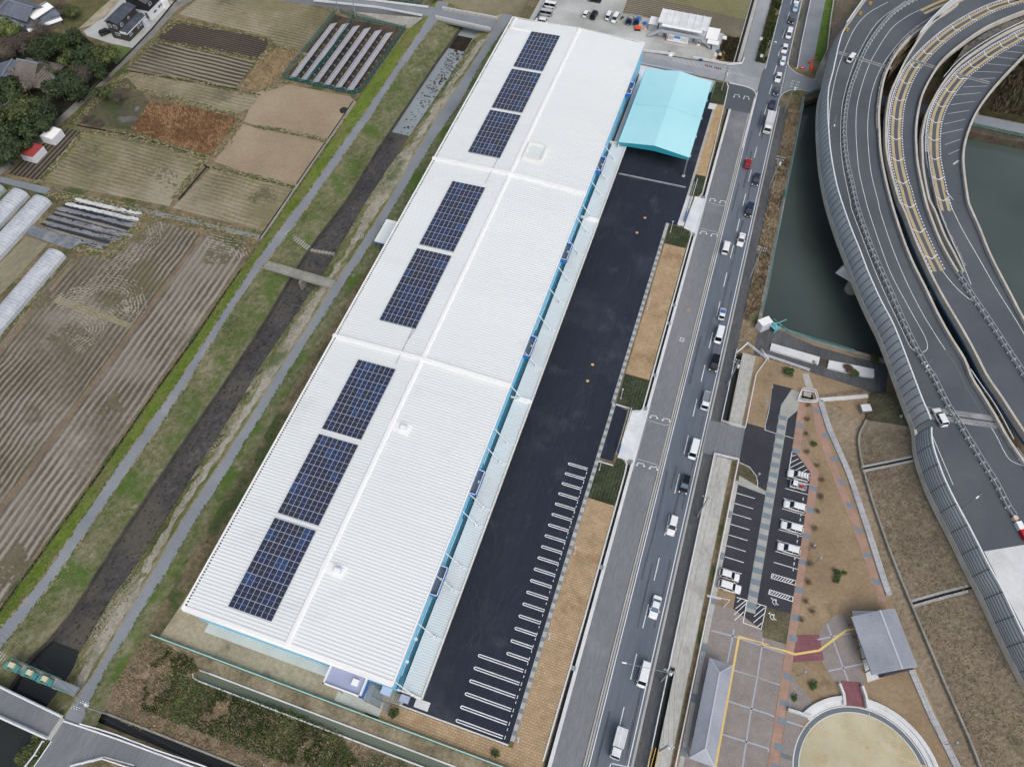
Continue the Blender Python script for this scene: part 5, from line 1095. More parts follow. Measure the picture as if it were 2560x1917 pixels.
# piers
for s, r, lab in (('D1 700,690', 2.2, 'pier with a wide crosshead sticking out under the outer elevated road'), ('D1 1440,870', 1.6, 'pier seen in the dark gap between the two elevated roads'), ('D0 830,1000', 1.8, 'pier hidden in the pond below the yellow striped lane'), ('D1 1900,700', 1.8, 'pier under the inner ramp in the east part of the pond')):
    p = line(s, 3.5)[0]; t = empty('pier', (p.x, p.y, -2.4), 0, lab, 'pier')
    MB().cyl(3.6 if r > 2 else 0, -.6 if r > 2 else 0, -3, 7.0, r*.75, 20).build('column', M['concd'], t)
    o = MB().frus(-1.5, 9, -1.6, 1.4, 5.4, 8.2, 1.0, 0, 0, 0).build('crosshead', M['concl'], t) if r > 2 else None
    if o: o.rotation_euler = (0, 0, -.45)
# ground and plants between the decks at the top
m_ = MB(); m_.prism(line('D0 1640,60 1580,95 1310,270 1175,400 1100,530 1060,640 1130,560 1240,440 1340,290 1480,140', 5.5), -6, 5.5)
m_.build('rocky_gap', gmat('rocky_gap', ['#3d3527', '#6b5b44', '#94836a'], L=.3, F=1.5, bump=1, dist=.5), **ST)
m_ = MB(); m_.prism(line('D0 1700,380 1900,250 2186,110 2400,60 2400,120 2186,185 2000,275 1800,400 1650,520 1580,560', 5.8), -6, 5.8)
m_.build('rocky_gap', gmat('rocky_gap_grey', ['#35352f', '#62605a', '#8a8882', '#4c402e'], L=.3, F=1.5, bump=1, dist=.5), **ST)
# the east side: footpath over the pond edge, bushes
sheet('bush_ground', [(72, 223), (90, 224), (110, 240), (110, 300), (85, 262), (78, 240)], .03, gmat('bush_ground', ['#262417', '#393521', '#524c33'], L=.3, F=1.5, bump=1), **ST)
slab('pond_bank_wall', [(60, 212.6), (1500, 211.6), (1500, 214), (60, 215.4)], -3, .3, M['bank_dirt'], **ST)
slab('pond_bank_wall', [(22.3, 123), (23.2, 123), (23.2, 213.5), (22.3, 213.5)], -3, .25, M['concd'], **ST)
slab('pond_bank_wall', [(22.9, 123.3), (27.6, 122.7), (36.5, 121.2), (54, 121), (54, 121.6), (36.5, 122.1), (27.6, 123.4), (22.9, 124)], -3, .5, M['concd'], **ST)
MB().prism([(23, 210.5), (28.5, 215.5), (28.5, 219), (23.2, 214)], -1, .8).build('bridge_abutment', M['bank_dirt'], **ST)
# ---------------------------------------------------------------- vehicles
def paint(name, c, k=1): 
    m = flat(name, c, .25, vary=.02, spec=.5); return m
PW = paint('white_car_paint', '#e9ecee'); PB = paint('black_car_paint', '#15171b'); PN = paint('navy_car_paint', '#26334a'); PR = paint('red_car_paint', '#a31726'); PG = paint('grey_car_paint', '#5a616a'); PLB = paint('light_blue_car_paint', '#a9c9dc'); PS = paint('silver_car_paint', '#b9bec2')
GL = flat('car_glass', '#131b24', .06, vary=.15, spec=.7); GLL = flat('pale_car_glass', '#4f6b80', .08, vary=.15, spec=.7)
TY = M['black']; LAMP = flat('headlight_glass', '#cfd8de', .15); TAIL = flat('tail_lamp_red', '#8e1018', .25); CHR = M['steel']
def sect(hw, zb, zt, r=.12):
    """half body section ring, bottom to top, as (y, z)"""
    return [(-hw*.92, zb), (-hw, zb+r), (-hw, zt-r*1.3), (-hw*.9, zt-r*.25), (-hw*.55, zt), (hw*.55, zt), (hw*.9, zt-r*.25), (hw, zt-r*1.3), (hw, zb+r), (hw*.92, zb)]
def hull(stations):
    m = MB(); rows = [[(x, y, z) for y, z in sect(hw, zb, zt)] for x, hw, zb, zt in stations]
    n = len(rows[0]); m.loft(rows, close=True)
    m.add(rows[0], [tuple(range(n))]); m.add(rows[-1], [tuple(range(n-1, -1, -1))]); return m
def cabin(x0, x1, hw, z0, z1, rf, rr, ti):
    """greenhouse: x0 rear, x1 front at belt; rf/rr roof insets front and rear; ti side tumblehome"""
    return dict(b=[(x0, -hw), (x1, -hw), (x1, hw), (x0, hw)], t=[(x0+rr, -hw+ti), (x1-rf, -hw+ti), (x1-rf, hw-ti), (x0+rr, hw-ti)], z0=z0, z1=z1)
def add_cabin(t, c, pm, glm, roofm=None, rack=False):
    g = MB(); b, q = c['b'], c['t']; vs = [(x, y, c['z0']) for x, y in b]+[(x, y, c['z1']) for x, y in q]
    g.add(vs, [(0, 1, 5, 4), (1, 2, 6, 5), (2, 3, 7, 6), (3, 0, 4, 7)]); g.build('window', glm, t)
    r = MB(); (x0, y0), (x1, _), (_, y1), _ = q; e_ = .06
    r.frus(x0-.08, x1+.08, y0-.04, y1+.04, c['z1']-.04, c['z1']+.05, .14, .14, .12, .12)
    for i in (0, 1, 2, 3):                                       # pillars
        p = Vector(vs[i]); s = Vector(vs[i+4]); r.tube(p, s, .045, 4)
    for xx in ((b[0][0]+b[1][0])/2,):
        for sg, bi in ((-1, 0), (1, 3)): r.tube((xx-.1, b[bi][1]*1.01, c['z0']), (xx-.1, q[bi][1]*1.01, c['z1']), .04, 4)
    r.build('roof', roofm or pm, t)
    if rack:
        k = MB(); [k.box(x0+.3+i*.6, x0+.36+i*.6, y0, y1, c['z1']+.1, c['z1']+.14) for i in range(4)]; k.box(x0+.1, x1-.1, y0, y0+.05, c['z1']+.08, c['z1']+.14).box(x0+.1, x1-.1, y1-.05, y1, c['z1']+.08, c['z1']+.14); k.build('roof_rack', TY, t)
def wheels(t, L, hw, r=.32, xs=None):
    for x in (xs or (-L*.3, L*.31)):
        for s in (-1, 1):
            y = s*(hw-.1); o = MB().tube((x, y-s*.1, r), (x, y+s*.12, r), r, 14).build('wheel', TY, t)
            MB().tube((x, y+s*.12, r), (x, y+s*.135, r), r*.6, 10).build('rim', CHR, o)
def lamps(t, L, hw, z, fz=None, w_=.34):
    for s in (-1, 1):
        MB().frus(L/2-.42, L/2-.02, s*(hw-.16)-w_/2, s*(hw-.16)+w_/2, (fz or z)-.12, (fz or z)+.06, 0, .15, .04, .04).build('headlight', LAMP, t)
        MB().box(-L/2-.01, -L/2+.2, s*(hw-.1)-.11, s*(hw-.1)+.11, z-.1, z+.16).build('taillight', TAIL, t)
    MB().box(L/2-.01, L/2+.03, -.25, .25, .42, .56).build('number_plate', LAMP, t)
def mirrors(t, x, hw, z, pm):
    for s in (-1, 1): MB().box(x-.07, x+.07, s*(hw+.02), s*(hw+.2), z, z+.14) .build('mirror', pm, t) if s > 0 else MB().box(x-.07, x+.07, -(hw+.2), -(hw+.02), z, z+.14).build('mirror', pm, t)
def car(kind, pm, glm=None, roofm=None, rack=False):
    glm = glm or GL
    name, L, W, H = dict(sedan=('sedan', 4.7, 1.78, 1.45), hatch=('hatchback', 4.1, 1.72, 1.5), wagon=('station_wagon', 4.6, 1.76, 1.52), suv=('suv', 4.55, 1.82, 1.66), kei=('small_car', 3.4, 1.48, 1.62), minivan=('minivan', 4.65, 1.76, 1.85), keivan=('van', 3.5, 1.5, 1.9), van=('van', 4.75, 1.76, 2.0))[kind]
    t = empty(name, (0, 0, 0)); hw = W/2; h = L/2
    bz = .9 if kind not in ('minivan', 'keivan', 'van', 'suv') else 1.02
    hood = .82 if kind in ('sedan', 'hatch', 'wagon') else .98
    hull([(-h, hw*.78, .38, bz*.86), (-h+.12, hw*.93, .28, bz), (-h*.55, hw, .24, bz+.03), (h*.2, hw, .24, bz+.02), (h*.45, hw*.99, .24, hood+.04), (h-.35, hw*.94, .26, hood-.08), (h-.08, hw*.82, .32, hood-.22), (h, hw*.66, .4, hood-.36)]).build('body', pm, t, smooth=False)
    d = dict(sedan=(-h+.75, h-1.25, .85, .75, .2), hatch=(-h+.12, h-1.05, .8, .45, .17), wagon=(-h+.1, h-1.2, .8, .4, .17), suv=(-h+.12, h-1.2, .75, .38, .17), kei=(-h+.06, h-.72, .55, .2, .12), minivan=(-h+.06, h-.72, .75, .22, .12), keivan=(-h+.05, h-.25, .32, .12, .08), van=(-h+.05, h-.4, .5, .14, .1))[kind]
    c = cabin(d[0], d[1], hw*.95, bz-.03, H-.03, d[2], d[3], d[4]); add_cabin(t, c, pm, glm, roofm, rack)
    wheels(t, L, hw, .31 if L < 4 else .33); lamps(t, L, hw, bz-.15, hood-.18); mirrors(t, d[1]-.35, hw, bz+.02, pm)
    m_ = MB().box(-h-.03, -h+.1, -hw*.8, hw*.8, .3, .5).box(h-.2, h+.02, -hw*.7, hw*.7, .28, .4); m_.build('bumper', TY if kind in ('van', 'keivan') else pm, t)
    return t
def pickup(pm, load=None):
    t = empty('pickup_truck', (0, 0, 0)); h = 1.7; hw = .73
    hull([(h-1.25, hw, .35, .98), (h-.15, hw, .32, .98), (h, hw*.92, .4, .88)]).build('body', pm, t)
    add_cabin(t, cabin(h-1.25, h-.08, hw*.96, .95, 1.75, .35, .05, .08), pm, GL)
    MB().box(-h, h-1.28, -hw, hw, .5, .68).build('bed_floor', CHR, t)
    m_ = MB(); m_.box(-h, h-1.3, -hw, -hw+.05, .66, .98).box(-h, h-1.3, hw-.05, hw, .66, .98).box(-h, -h+.05, -hw, hw, .66, .98).box(h-1.34, h-1.28, -hw, hw, .66, 1.5); m_.build('bed_side', pm, t)
    wheels(t, 3.4, hw, .28, (-1.0, 1.15)); lamps(t, 3.4, hw, .6, .72)
    return t
def flatbed(pm, dark=False):
    t = empty('flatbed_truck', (0, 0, 0)); h = 2.45; hw = .86
    hull([(h-1.5, hw, .45, 1.05), (h-.12, hw, .42, 1.05), (h, hw*.94, .5, .95)]).build('cab', pm, t)
    add_cabin(t, cabin(h-1.5, h-.08, hw*.96, 1.02, 1.95, .38, .06, .08), pm, GL)
    MB().box(-h, h-1.55, -hw, hw, .75, .9).build('bed_floor', CHR, t)
    m_ = MB(); m_.box(-h, h-1.58, -hw, -hw+.06, .88, 1.28).box(-h, h-1.58, hw-.06, hw, .88, 1.28).box(-h, -h+.06, -hw, hw, .88, 1.28).box(h-1.62, h-1.55, -hw, hw, .88, 1.8); m_.build('bed_side', PS, t)
    wheels(t, 4.9, hw, .34, (-1.45, 1.6)); lamps(t, 4.9, hw, .8, .8)
    return t
def boxtruck(pm, L=6.2, W=2.1, H=3.1, stripe=None):
    t = empty('box_truck', (0, 0, 0)); h = L/2; hw = W/2
    hull([(h-1.7, hw*.92, .5, 1.4), (h-.15, hw*.92, .45, 1.4), (h, hw*.86, .5, 1.25)]).build('cab', pm, t)
    add_cabin(t, cabin(h-1.7, h-.05, hw*.9, 1.36, 2.3, .35, .05, .1), pm, GL)
    MB().box(-h, h-1.85, -hw, hw, .95, H).build('cargo_box', flat('grey_white_box', '#cdd0d4', .4), t)
    m_ = MB().box(-h, h-1.85, -hw-.02, -hw+.06, H, H+.05).box(-h, h-1.85, hw-.06, hw+.02, H, H+.05).box(-h, h-1.85, -.05, .05, H, H+.03); m_.build('box_trim', M['trimw'], t)
    MB().box(-h+.2, h-1.8, -hw*.5, hw*.5, .6, .95).build('chassis', TY, t)
    if stripe: MB().box(h-.02, h+.03, -hw*.8, hw*.8, .75, .95).build('stripe', flat('lime_stripe', stripe, .4), t)
    wheels(t, L, hw, .42, (-h*.55, h*.6)); lamps(t, L, hw*.95, .85, .8)
    return t
def place(t, p, ang, label, cat, group=None, z=0):
    t.location = (p[0], p[1], z); t.rotation_euler = (0, 0, math.radians(ang)); tag(t, label, cat, group); return t
G1 = 'vehicles on the main road'
def at(s, zc=.9): return line(s, zc)[0]
D = -91.3
place(car('sedan', PW), at('R0 455,-8'), D, 'white car cut by the top picture edge on the main road', 'car', G1, .04)
place(car('kei', PLB, GLL), at('R0 434,95'), D, 'light blue small car near the top of the main road queue', 'car', G1, .04)
place(car('minivan', PB, None, PG), at('R0 388,232'), D, 'black minivan with a grey roof behind the white boxy car', 'car', G1, .04)
place(car('minivan', PW), at('R0 357,408'), D, 'white boxy minivan near the street lamp on the main road', 'car', G1, .04)
place(car('sedan', PW), at('R0 305,585'), D, 'white sedan just north of the small white coupe', 'car', G1, .04)
place(car('kei', PW, GLL), at('R0 280,745'), D, 'small white coupe beside the junction dashes', 'car', G1, .04)
place(car('sedan', PW), at('R0 228,935'), D, 'white sedan waiting at the junction mouth', 'car', G1, .04)
place(car('kei', PN, None, PG), at('R0 202,1113'), D, 'small navy car in front of the junction, ahead of the navy wagon', 'car', G1, .04)
place(car('wagon', PN), at('R0 146,1288'), D, 'navy station wagon right behind the white box truck', 'car', G1, .04)
place(boxtruck(PW, 7.2, 2.3, 3.2, '#a7c23a'), at('R0 112,1500', 1.6), D, 'white box truck with a lime stripe in the main road queue', 'truck', G1, .04)
place(car('hatch', PR), at('C0 2022,1348'), 89, 'red hatchback driving north on the main road', 'car', G1, .04)
place(car('wagon', PN), at('C0 2090,1485'), D, 'dark blue wagon near the red hatchback', 'car', G1, .04)
place(car('minivan', PB, None, PN), at('C1 2032,182'), D, 'dark blue boxy car on the main road beside the upper driveway', 'car', G1, .04)
place(car('sedan', PW), at('C1 1966,422'), D, 'white sedan beside the northbound white minivan', 'car', G1, .04)
place(car('minivan', PW), at('C1 1840,488'), 89, 'white minivan driving north on the main road', 'car', G1, .04)
tk = place(pickup(PW), at('C1 1808,1042'), D, 'small white pickup with blue sheeting in its bed on the main road', 'pickup truck', G1, .04)
place(car('van', PW), at('C1 1784,1213', 1.1), D, 'white van following the black boxy car south', 'van', G1, .04)
place(car('minivan', PB), at('C1 1745,1450'), D, 'black boxy car on the main road near the tall concrete culvert', 'car', G1, .04)
place(flatbed(PW), at('C2 1674,203'), D, 'white flatbed truck with an empty grey bed on the main road', 'truck', G1, .04)
place(car('van', PW), at('C2 1574,603', 1.1), D, 'white van on the main road beside the park entrance', 'van', G1, .04)
place(car('wagon', PB, GLL), at('C2 1500,890'), D, 'black station wagon with red tail lamps', 'car', G1, .04)
place(car('wagon', PW), at('C2 1397,1230'), D, 'white station wagon next to the long row of parking bays', 'car', G1, .04)
place(car('sedan', PW, GLL), at('C3 1254,328'), D, 'white sedan between the white station wagon and the long white kei van', 'car', G1, .04)
place(car('van', PW), at('C3 1160,887', 1.1), D, 'white van crossed by the street lamp arm on the main road', 'van', G1, .04)
place(boxtruck(PW, 5.2, 1.9, 2.9), at('C3 948,1460', 1.5), D, 'white truck with a pale grey box, nearest the bottom edge', 'truck', G1, .04)
G2 = 'cars parked in the park'
place(car('suv', PW, None, None, True), at('Q0 1563,425'), 163, 'white car with a roof rack beside the hatched parking corner', 'car', G2, .03)
pk = place(pickup(PW), at('Q0 1563,525'), 163, 'small white pickup with red things in its bed in the park', 'pickup truck', G2, .03)
place(car('wagon', PW), at('Q0 1530,727'), 163, 'white estate car parked just south of the small white pickup', 'car', G2, .03)
place(car('wagon', PW), at('Q0 1503,935'), 163, 'white estate car, middle one of the three along the brick walk', 'car', G2, .03)
place(car('wagon', PW), at('Q0 1472,1147'), 163, 'white estate car, southernmost of the three along the brick walk', 'car', G2, .03)
place(car('hatch', PW), at('Q0 884,1407'), -13, 'white hatchback nosed towards the striped walk, north of its white neighbour', 'car', G2, .03)
place(car('suv', PW), at('Q0 886,1522'), -10, 'white car at the south end of the western park bays', 'car', G2, .03)
for o in [x for x in bpy.data.objects if x.get('group') == G2]:      # true heading on the level site
    a = math.degrees(o.rotation_euler.z); o.rotation_euler.z = math.radians(180 if a > 90 else 0)
G3 = 'vehicles parked in the gravel yard'
place(car('van', PW), at('V0 412,75', 1.1), 181, 'white van, northernmost at the west fence of the gravel yard', 'van', G3, .03)
place(car('van', PS), at('V0 348,200', 1.1), 181, 'silver van with dark side windows, middle of three at the yard fence', 'van', G3, .03)
place(car('suv', PW), at('V0 268,335'), 181, 'white car half hidden behind the warehouse roof edge', 'car', G3, .03)
place(car('hatch', PW), at('V0 1012,212'), 86, 'white hatchback beside the black minivan in the yard', 'car', G3, .03)
place(car('minivan', PB), at('V0 1143,238'), 86, 'black minivan beside the white hatchback in the yard', 'car', G3, .03)
place(car('keivan', PW), at('V0 1376,262', 1), -94, 'small white van facing the warehouse, left of its white neighbour', 'van', G3, .03)
place(car('minivan', PW), at('V0 1487,288', 1), -94, 'white minivan facing the warehouse next to the dump trucks', 'car', G3, .03)
place(car('sedan', PB), at('V0 1150,-12'), 181, 'black car cut by the top picture edge in the yard', 'car', G3, .03)
PDB = paint('deep_blue_cab', '#1e3668')
d1 = place(flatbed(PDB), at('V0 1727,318', 1), 266, 'blue truck loaded with sand coloured debris', 'truck', G3, .03)
d2 = place(flatbed(PDB), at('V0 1850,330', 1), 266, 'blue truck loaded with a bright blue tarpaulin', 'truck', G3, .03)
place(car('keivan', PW), at('D0 755,482', ZD+1), -108, 'small white van on the outer elevated road at the joint', 'van', None, ZD+.02)
place(car('suv', PW), at('D2 1495,335', ZD+.9), 118, 'white car on the outer elevated road near the wide joint', 'car', None, ZD+.02)
place(car('suv', PB), at('H1 300,525', .8), 60, 'black car parked behind the dark brown house', 'car', None, -1.15)
# loads carried: things of their own
def lump(name, p, r, z, m, label, cat, n=9, seed=1, flatn=.5, group=None):
    r_ = random.Random(seed); mb = MB(); rows = []
    for k, (s, h) in enumerate(((1, 0), (.95, .35), (.7, .75), (.3, 1))): rows.append([(s*r*(.8+.4*r_.random())*math.cos(2*math.pi*i/n), s*r*(.8+.4*r_.random())*math.sin(2*math.pi*i/n), h*r*flatn*(.8+.4*r_.random())) for i in range(n)])
    mb.loft(rows, close=True); mb.add(rows[-1], [tuple(range(n))]); o = mb.build(name, m, loc=(p[0], p[1], z), label=label, cat=cat); 
    if group: o['group'] = group
    return o
tarp = flat('blue_tarpaulin', '#2468c0', .5, vary=.2, scale=3)
lump('tarpaulin', (tk.location.x+.05, tk.location.y+.85), .6, .74, tarp, 'blue sheeting heaped in the small white pickup on the main road', 'tarpaulin')
lump('tarpaulin', (d2.location.x, d2.location.y+.9), .8, .95, tarp, 'bright blue tarpaulin heaped in the blue truck in the yard', 'tarpaulin', seed=3)
lump('debris_pile', (d1.location.x, d1.location.y+.9), .8, .95, flat('mixed_debris', '#b5a48c', .9, vary=.4, scale=4), 'sand coloured debris heaped in the blue truck in the yard', 'debris', seed=4)
MB().box(-.5, .1, -.35, .1, 0, .35).box(.1, .5, 0, .3, 0, .3).build('red_box', flat('red_plastic', '#b0202a', .4), loc=(pk.location.x+.75, pk.location.y, .75), label='red boxes in the bed of the small white pickup in the park', cat='box')
# ---------------------------------------------------------------- fences, rails, walls
def fence(name, pts, h, label, cat='fence', post=M['steel'], rail=M['steelw'], step=2.0, rails=(1.0, .5), pr=.04, rr=.035, mesh=None, z=None, wall=None):
    P_ = [Vector(p) for p in pts]
    if z is not None: P_ = [Vector((p.x, p.y, z)) if len(p) > 2 else Vector((p[0], p[1], z)) for p in P_]
    t = empty(name, tuple(P_[0]), 0, label, cat); o0 = P_[0]
    Q = []
    for a, b in zip(P_, P_[1:]):
        n = max(1, round((b-a).length/step)); Q += [a.lerp(b, i/n) for i in range(n)]
    Q.append(P_[-1]); Q = [q-o0 for q in Q]
    m_ = MB(); [m_.box(q.x-pr, q.x+pr, q.y-pr, q.y+pr, q.z, q.z+h) for q in Q]; m_.build('post', post, t)
    m_ = MB()
    for f in rails:
        for a, b in zip(Q, Q[1:]): m_.bar(a+Vector((0, 0, h*f-rr)), b+Vector((0, 0, h*f-rr)), rr*2, rr*2)
    m_.build('rail', rail, t)
    if mesh:
        m_ = MB()
        for a, b in zip(Q, Q[1:]): m_.bar(a+Vector((0, 0, .05)), b+Vector((0, 0, .05)), .02, h-.1)
        m_.build('netting', mesh, t)
    return t
def netmat(name, col, dens):
    m, t, b = newmat(name); b.inputs['Base Color'].default_value = C(col); b.inputs['Alpha'].default_value = dens; b.inputs['Roughness'].default_value = .7; return m
aqua = flat('aqua_paint', '#9fd0cc', .5); teal2 = flat('teal_paint', '#4f9391', .5); greenf_ = netmat('green_netting', '#2c5f5c', .25)
whiteR = flat('white_rail', '#e4e6ea', .45)
fence('fence', [(-78.2, 10, 0), (1, 10, 0)], 1.25, 'long pale aqua fence along the ditch south of the warehouse', post=aqua, rail=aqua, rr=.09, rails=(1, .55), mesh=netmat('aqua_netting', '#a5cfcb', .6))
sb = line('B0 660,120 220,655', zF)
fence('fence', line('B0 660,118 440,390 222,655 800,790 880,765 1245,240', zF), 1.8, 'green net fence round the ground level solar panels', post=teal2, rail=teal2, mesh=greenf_, rr=.022, pr=.025)
fence('fence', line('B0 815,150 640,430 430,690', zF), 1.8, 'green net fence dividing the ground level solar panels', post=teal2, rail=teal2, mesh=greenf_, rr=.022, pr=.025)
fence('fence', line('B0 700,112 830,165 1235,250', zF), 1.6, 'green net fence at the foot of the concrete road slope', post=teal2, rail=teal2, mesh=greenf_, rr=.03, pr=.03)
fence('fence', line('B0 940,-20 1360,45 1440,-60', zF), 1.6, 'green net fence round the solar panels at the top edge', post=teal2, rail=teal2, mesh=greenf_, rr=.03)
fence('guard_rail', line('B0 480,20 1000,75 1380,145', zP), .9, 'pale guard rail on the south side of the raised road', 'guard rail', rail=whiteR, rr=.12, rails=(.95, .5))
fence('guard_rail', line('B0 820,0 1430,75', zP), .9, 'pale guard rail on the north side of the raised road', 'guard rail', rail=whiteR, rr=.12, rails=(.95, .5))
# canal bridges at the top
t = empty('bridge', (0, 0, 0), 0, 'road bridge with pale parapet rails over the canal at the top', 'bridge')
q = line('B0 1490,165 1945,262 1995,170 1545,88', zP+.05); MB().prism(q, zP-.6, zP+.06).build('deck', M['roadp'], t)
for s in ('B0 1545,85 1995,168', 'B0 1490,158 1942,258'):
    a, b = line(s, zP+.06); o = MB().bar(a, b, .5, .5).build('parapet', M['conc'], t)
    m_ = MB(); m_.bar(a+Vector((0, 0, 1.1)), b+Vector((0, 0, 1.1)), .16, .12).bar(a+Vector((0, 0, .8)), b+Vector((0, 0, .8)), .12, .08)
    for i in range(13): p = a.lerp(b, i/12); m_.box(p.x-.05, p.x+.05, p.y-.05, p.y+.05, p.z+.4, p.z+1.15)
    m_.build('rail', whiteR, o)
t = empty('footbridge', (0, 0, 0), 0, 'narrow weathered concrete footbridge across the canal', 'bridge')
q = line('B1 100,610 660,770 625,830 55,660', .9); MB().prism(q, .35, .9).build('deck', M['concd'], t)
a, b = q[0], q[1]; MB().bar(a+Vector((0, 0, .0)), b, .2, .25).bar(q[3], q[2], .2, .25).build('kerb', M['concd'], t)
MB().box(-91.7, -91.2, 98.6, 100.8, -2.8, .4).build('pier', M['concd'], t)
# stepping weir and stairs
t = empty('stone_weir', (0, 0, 0), 0, 'line of stepping blocks crossing the canal bed below the footbridge stairs', 'weir')
a, b = line('B1 465,520 640,550', -2.4); m_ = MB()
for i in range(7): p = a.lerp(b, i/6); m_.box(p.x-.35, p.x+.35, p.y-.4, p.y+.5, -2.7, -2.1)
m_.bar(a, b, .3, .25); m_.build('block', M['concd'], t)
for s, n, lab in (('B1 265,385 420,470', 12, 'grey concrete steps down the west canal bank'), ('B1 890,410 790,425', 8, 'pale steps down the east canal bank'), ('A3 0,735 75,790', 7, 'grey steps by the floodgates at the left edge')):
    a, b = line(s, 0); t = empty('steps', (0, 0, 0), 0, lab, 'steps'); m_ = MB(); d = (b-a).normalized(); nn = Vector((-d.y, d.x, 0))
    for i in range(n): p = a.lerp(b, i/(n-1)); z = .75-2.0*i/n; m_.bar(Vector((p.x, p.y, z-.5))-nn*.8, Vector((p.x, p.y, z-.5))+nn*.8, .22, .6)
    m_.build('tread', M['conc'], t)
# dark ramp and white water lip under the top bridge
sheet('canal_weed_bed', line('B0 1670,295 1795,320 1725,430 1595,400', -2.4), -2.4, M['weed'], **ST)
# floodgates
t = empty('floodgate', (0, 0, 0), 0, 'teal and grey floodgate with three winches across the canal', 'floodgate')
a, b = line('A3 75,800 640,1035', 1.6); MB().bar(a, b, 1.7, .35).build('deck', M['concd'], t)
d = (b-a).normalized(); nn = Vector((-d.y, d.x, 0))
m_ = MB(); 
for s_ in (1.0, -.75):
    for h in (2.4, 2.0): m_.bar(a+nn*s_+Vector((0, 0, h-1.6)), a.lerp(b, .72 if s_ > 0 else .95)+nn*s_+Vector((0, 0, h-1.6)), .08, .08)
    for i in range(14): p = a.lerp(b, .72*i/13)+nn*s_; m_.box(p.x-.05, p.x+.05, p.y-.05, p.y+.05, 1.6, 2.7)
m_.build('railing', teal2, t)
for k, f in enumerate((.1, .36, .58)):
    p = a.lerp(b, f); w_ = MB().box(p.x-.7, p.x+.5, p.y-.45, p.y+.45, 1.95, 3.0).build('winch_case', flat('cream_case', '#cfcaa8', .5), t) if k == 0 else MB().box(p.x-.6, p.x+.5, p.y-.45, p.y+.45, 1.95, 3.0).build('winch_case', bpy.data.materials['cream_case'], t)
    m_ = MB()
    for sx in (-1.3, -.9, .8, 1.3): m_.box(p.x+sx-.18, p.x+sx+.18, p.y-.9, p.y+.3, 1.95, 2.7)
    m_.tube((p.x-1.4, p.y-.3, 2.5), (p.x+1.4, p.y-.3, 2.5), .12, 6); m_.build('winch_frame', teal2, t)
m_ = MB()
for f in (0, .24, .48, .7): p = a.lerp(b, f); m_.box(p.x-.35, p.x+.35, p.y-1, p.y+.8, -2.8, 1.6)
m_.build('pier', M['concd'], t)
m_ = MB(); m_.bar(a.lerp(b, .7)-Vector((0, 0, .01))+Vector((0, 0, .36)), b+Vector((0, 0, .36)), 1.5, .06); m_.build('grating', M['steel'], t)
# south road bridge
t = empty('bridge', (0, 0, 0), 0, 'road bridge with thick white railings at the bottom left', 'bridge')
q = line('A3 -400,830 0,1010 525,1262 400,1430 0,1230 -400,1050', 1.0); MB().prism(q, .1, 1.02).build('deck', M['road2'], t)
for s in ('A3 -400,810 0,990 520,1240', 'A3 -400,1060 0,1240 395,1420'):
    l = line(s, 1.0); o = MB().path(l, .5, .35).build('kerb', M['concl'], t)
    m_ = MB(); m_.path([p+Vector((0, 0, 1.0)) for p in l], .22, .16).path([p+Vector((0, 0, .65)) for p in l], .14, .1)
    for p in resample(l, 1.8): m_.box(p.x-.07, p.x+.07, p.y-.07, p.y+.07, p.z, p.z+1.05)
    m_.build('rail', whiteR, o)
l = line('A3 520,1250 405,1430', 1.03); MB().bar(l[0], l[1], .9, .05).build('bridge_joint', M['conc'], t)
MB().ribbon(line('A3 0,1225 400,1405', 1), .2, 1.035).build('edge_line', M['white'], t)
fence('guard_rail', line('A3 680,1303 830,1345 985,1395 1300,1515 1700,1650 2000,1780', 1.0), .8, 'white guard rail along the south road above the dark drain', 'guard rail', rail=whiteR, post=whiteR, rr=.12, rails=(.95,), pr=.1, step=2.6)
fence('guard_rail', line('A3 370,1445 300,1560 225,1656 150,1760', 1.0), .8, 'white guard rail down the side road at the bottom left', 'guard rail', rail=whiteR, post=whiteR, rr=.1, rails=(.95,), pr=.1)
fence('guard_rail', line('A3 600,1650 860,1590 1130,1680', 1.0), .8, 'white guard rail bending round the dark corner at the bottom edge', 'guard rail', rail=whiteR, post=whiteR, rr=.1, rails=(.95,), pr=.1)
# the narrow ditch walls
t = empty('ditch_wall', (0, 0, 0), 0, 'pale concrete edges of the straight green ditch', 'ditch wall')
MB().box(-64.2, 1.1, 7.25, 7.5, -1, .25).box(-65.2, 1.1, 5.4, 5.65, -1, .25).build('coping', M['concl'], t)
MB().solid_ribbon([(-64.2, 7.37), (-66.2, 7.3)], .25, -1, .25).solid_ribbon([(-65.2, 5.5), (-66.6, 5.7), (-67.2, 6.4)], .25, -1, .25).build('head_wall', M['conc'], t)
MB().solid_ribbon([(-79, -4.9), (1, -4.6)], .35, -1.5, .3).build('drain_wall', M['concd'], label='weathered wall of the dark drain beside the south road', cat='ditch wall')
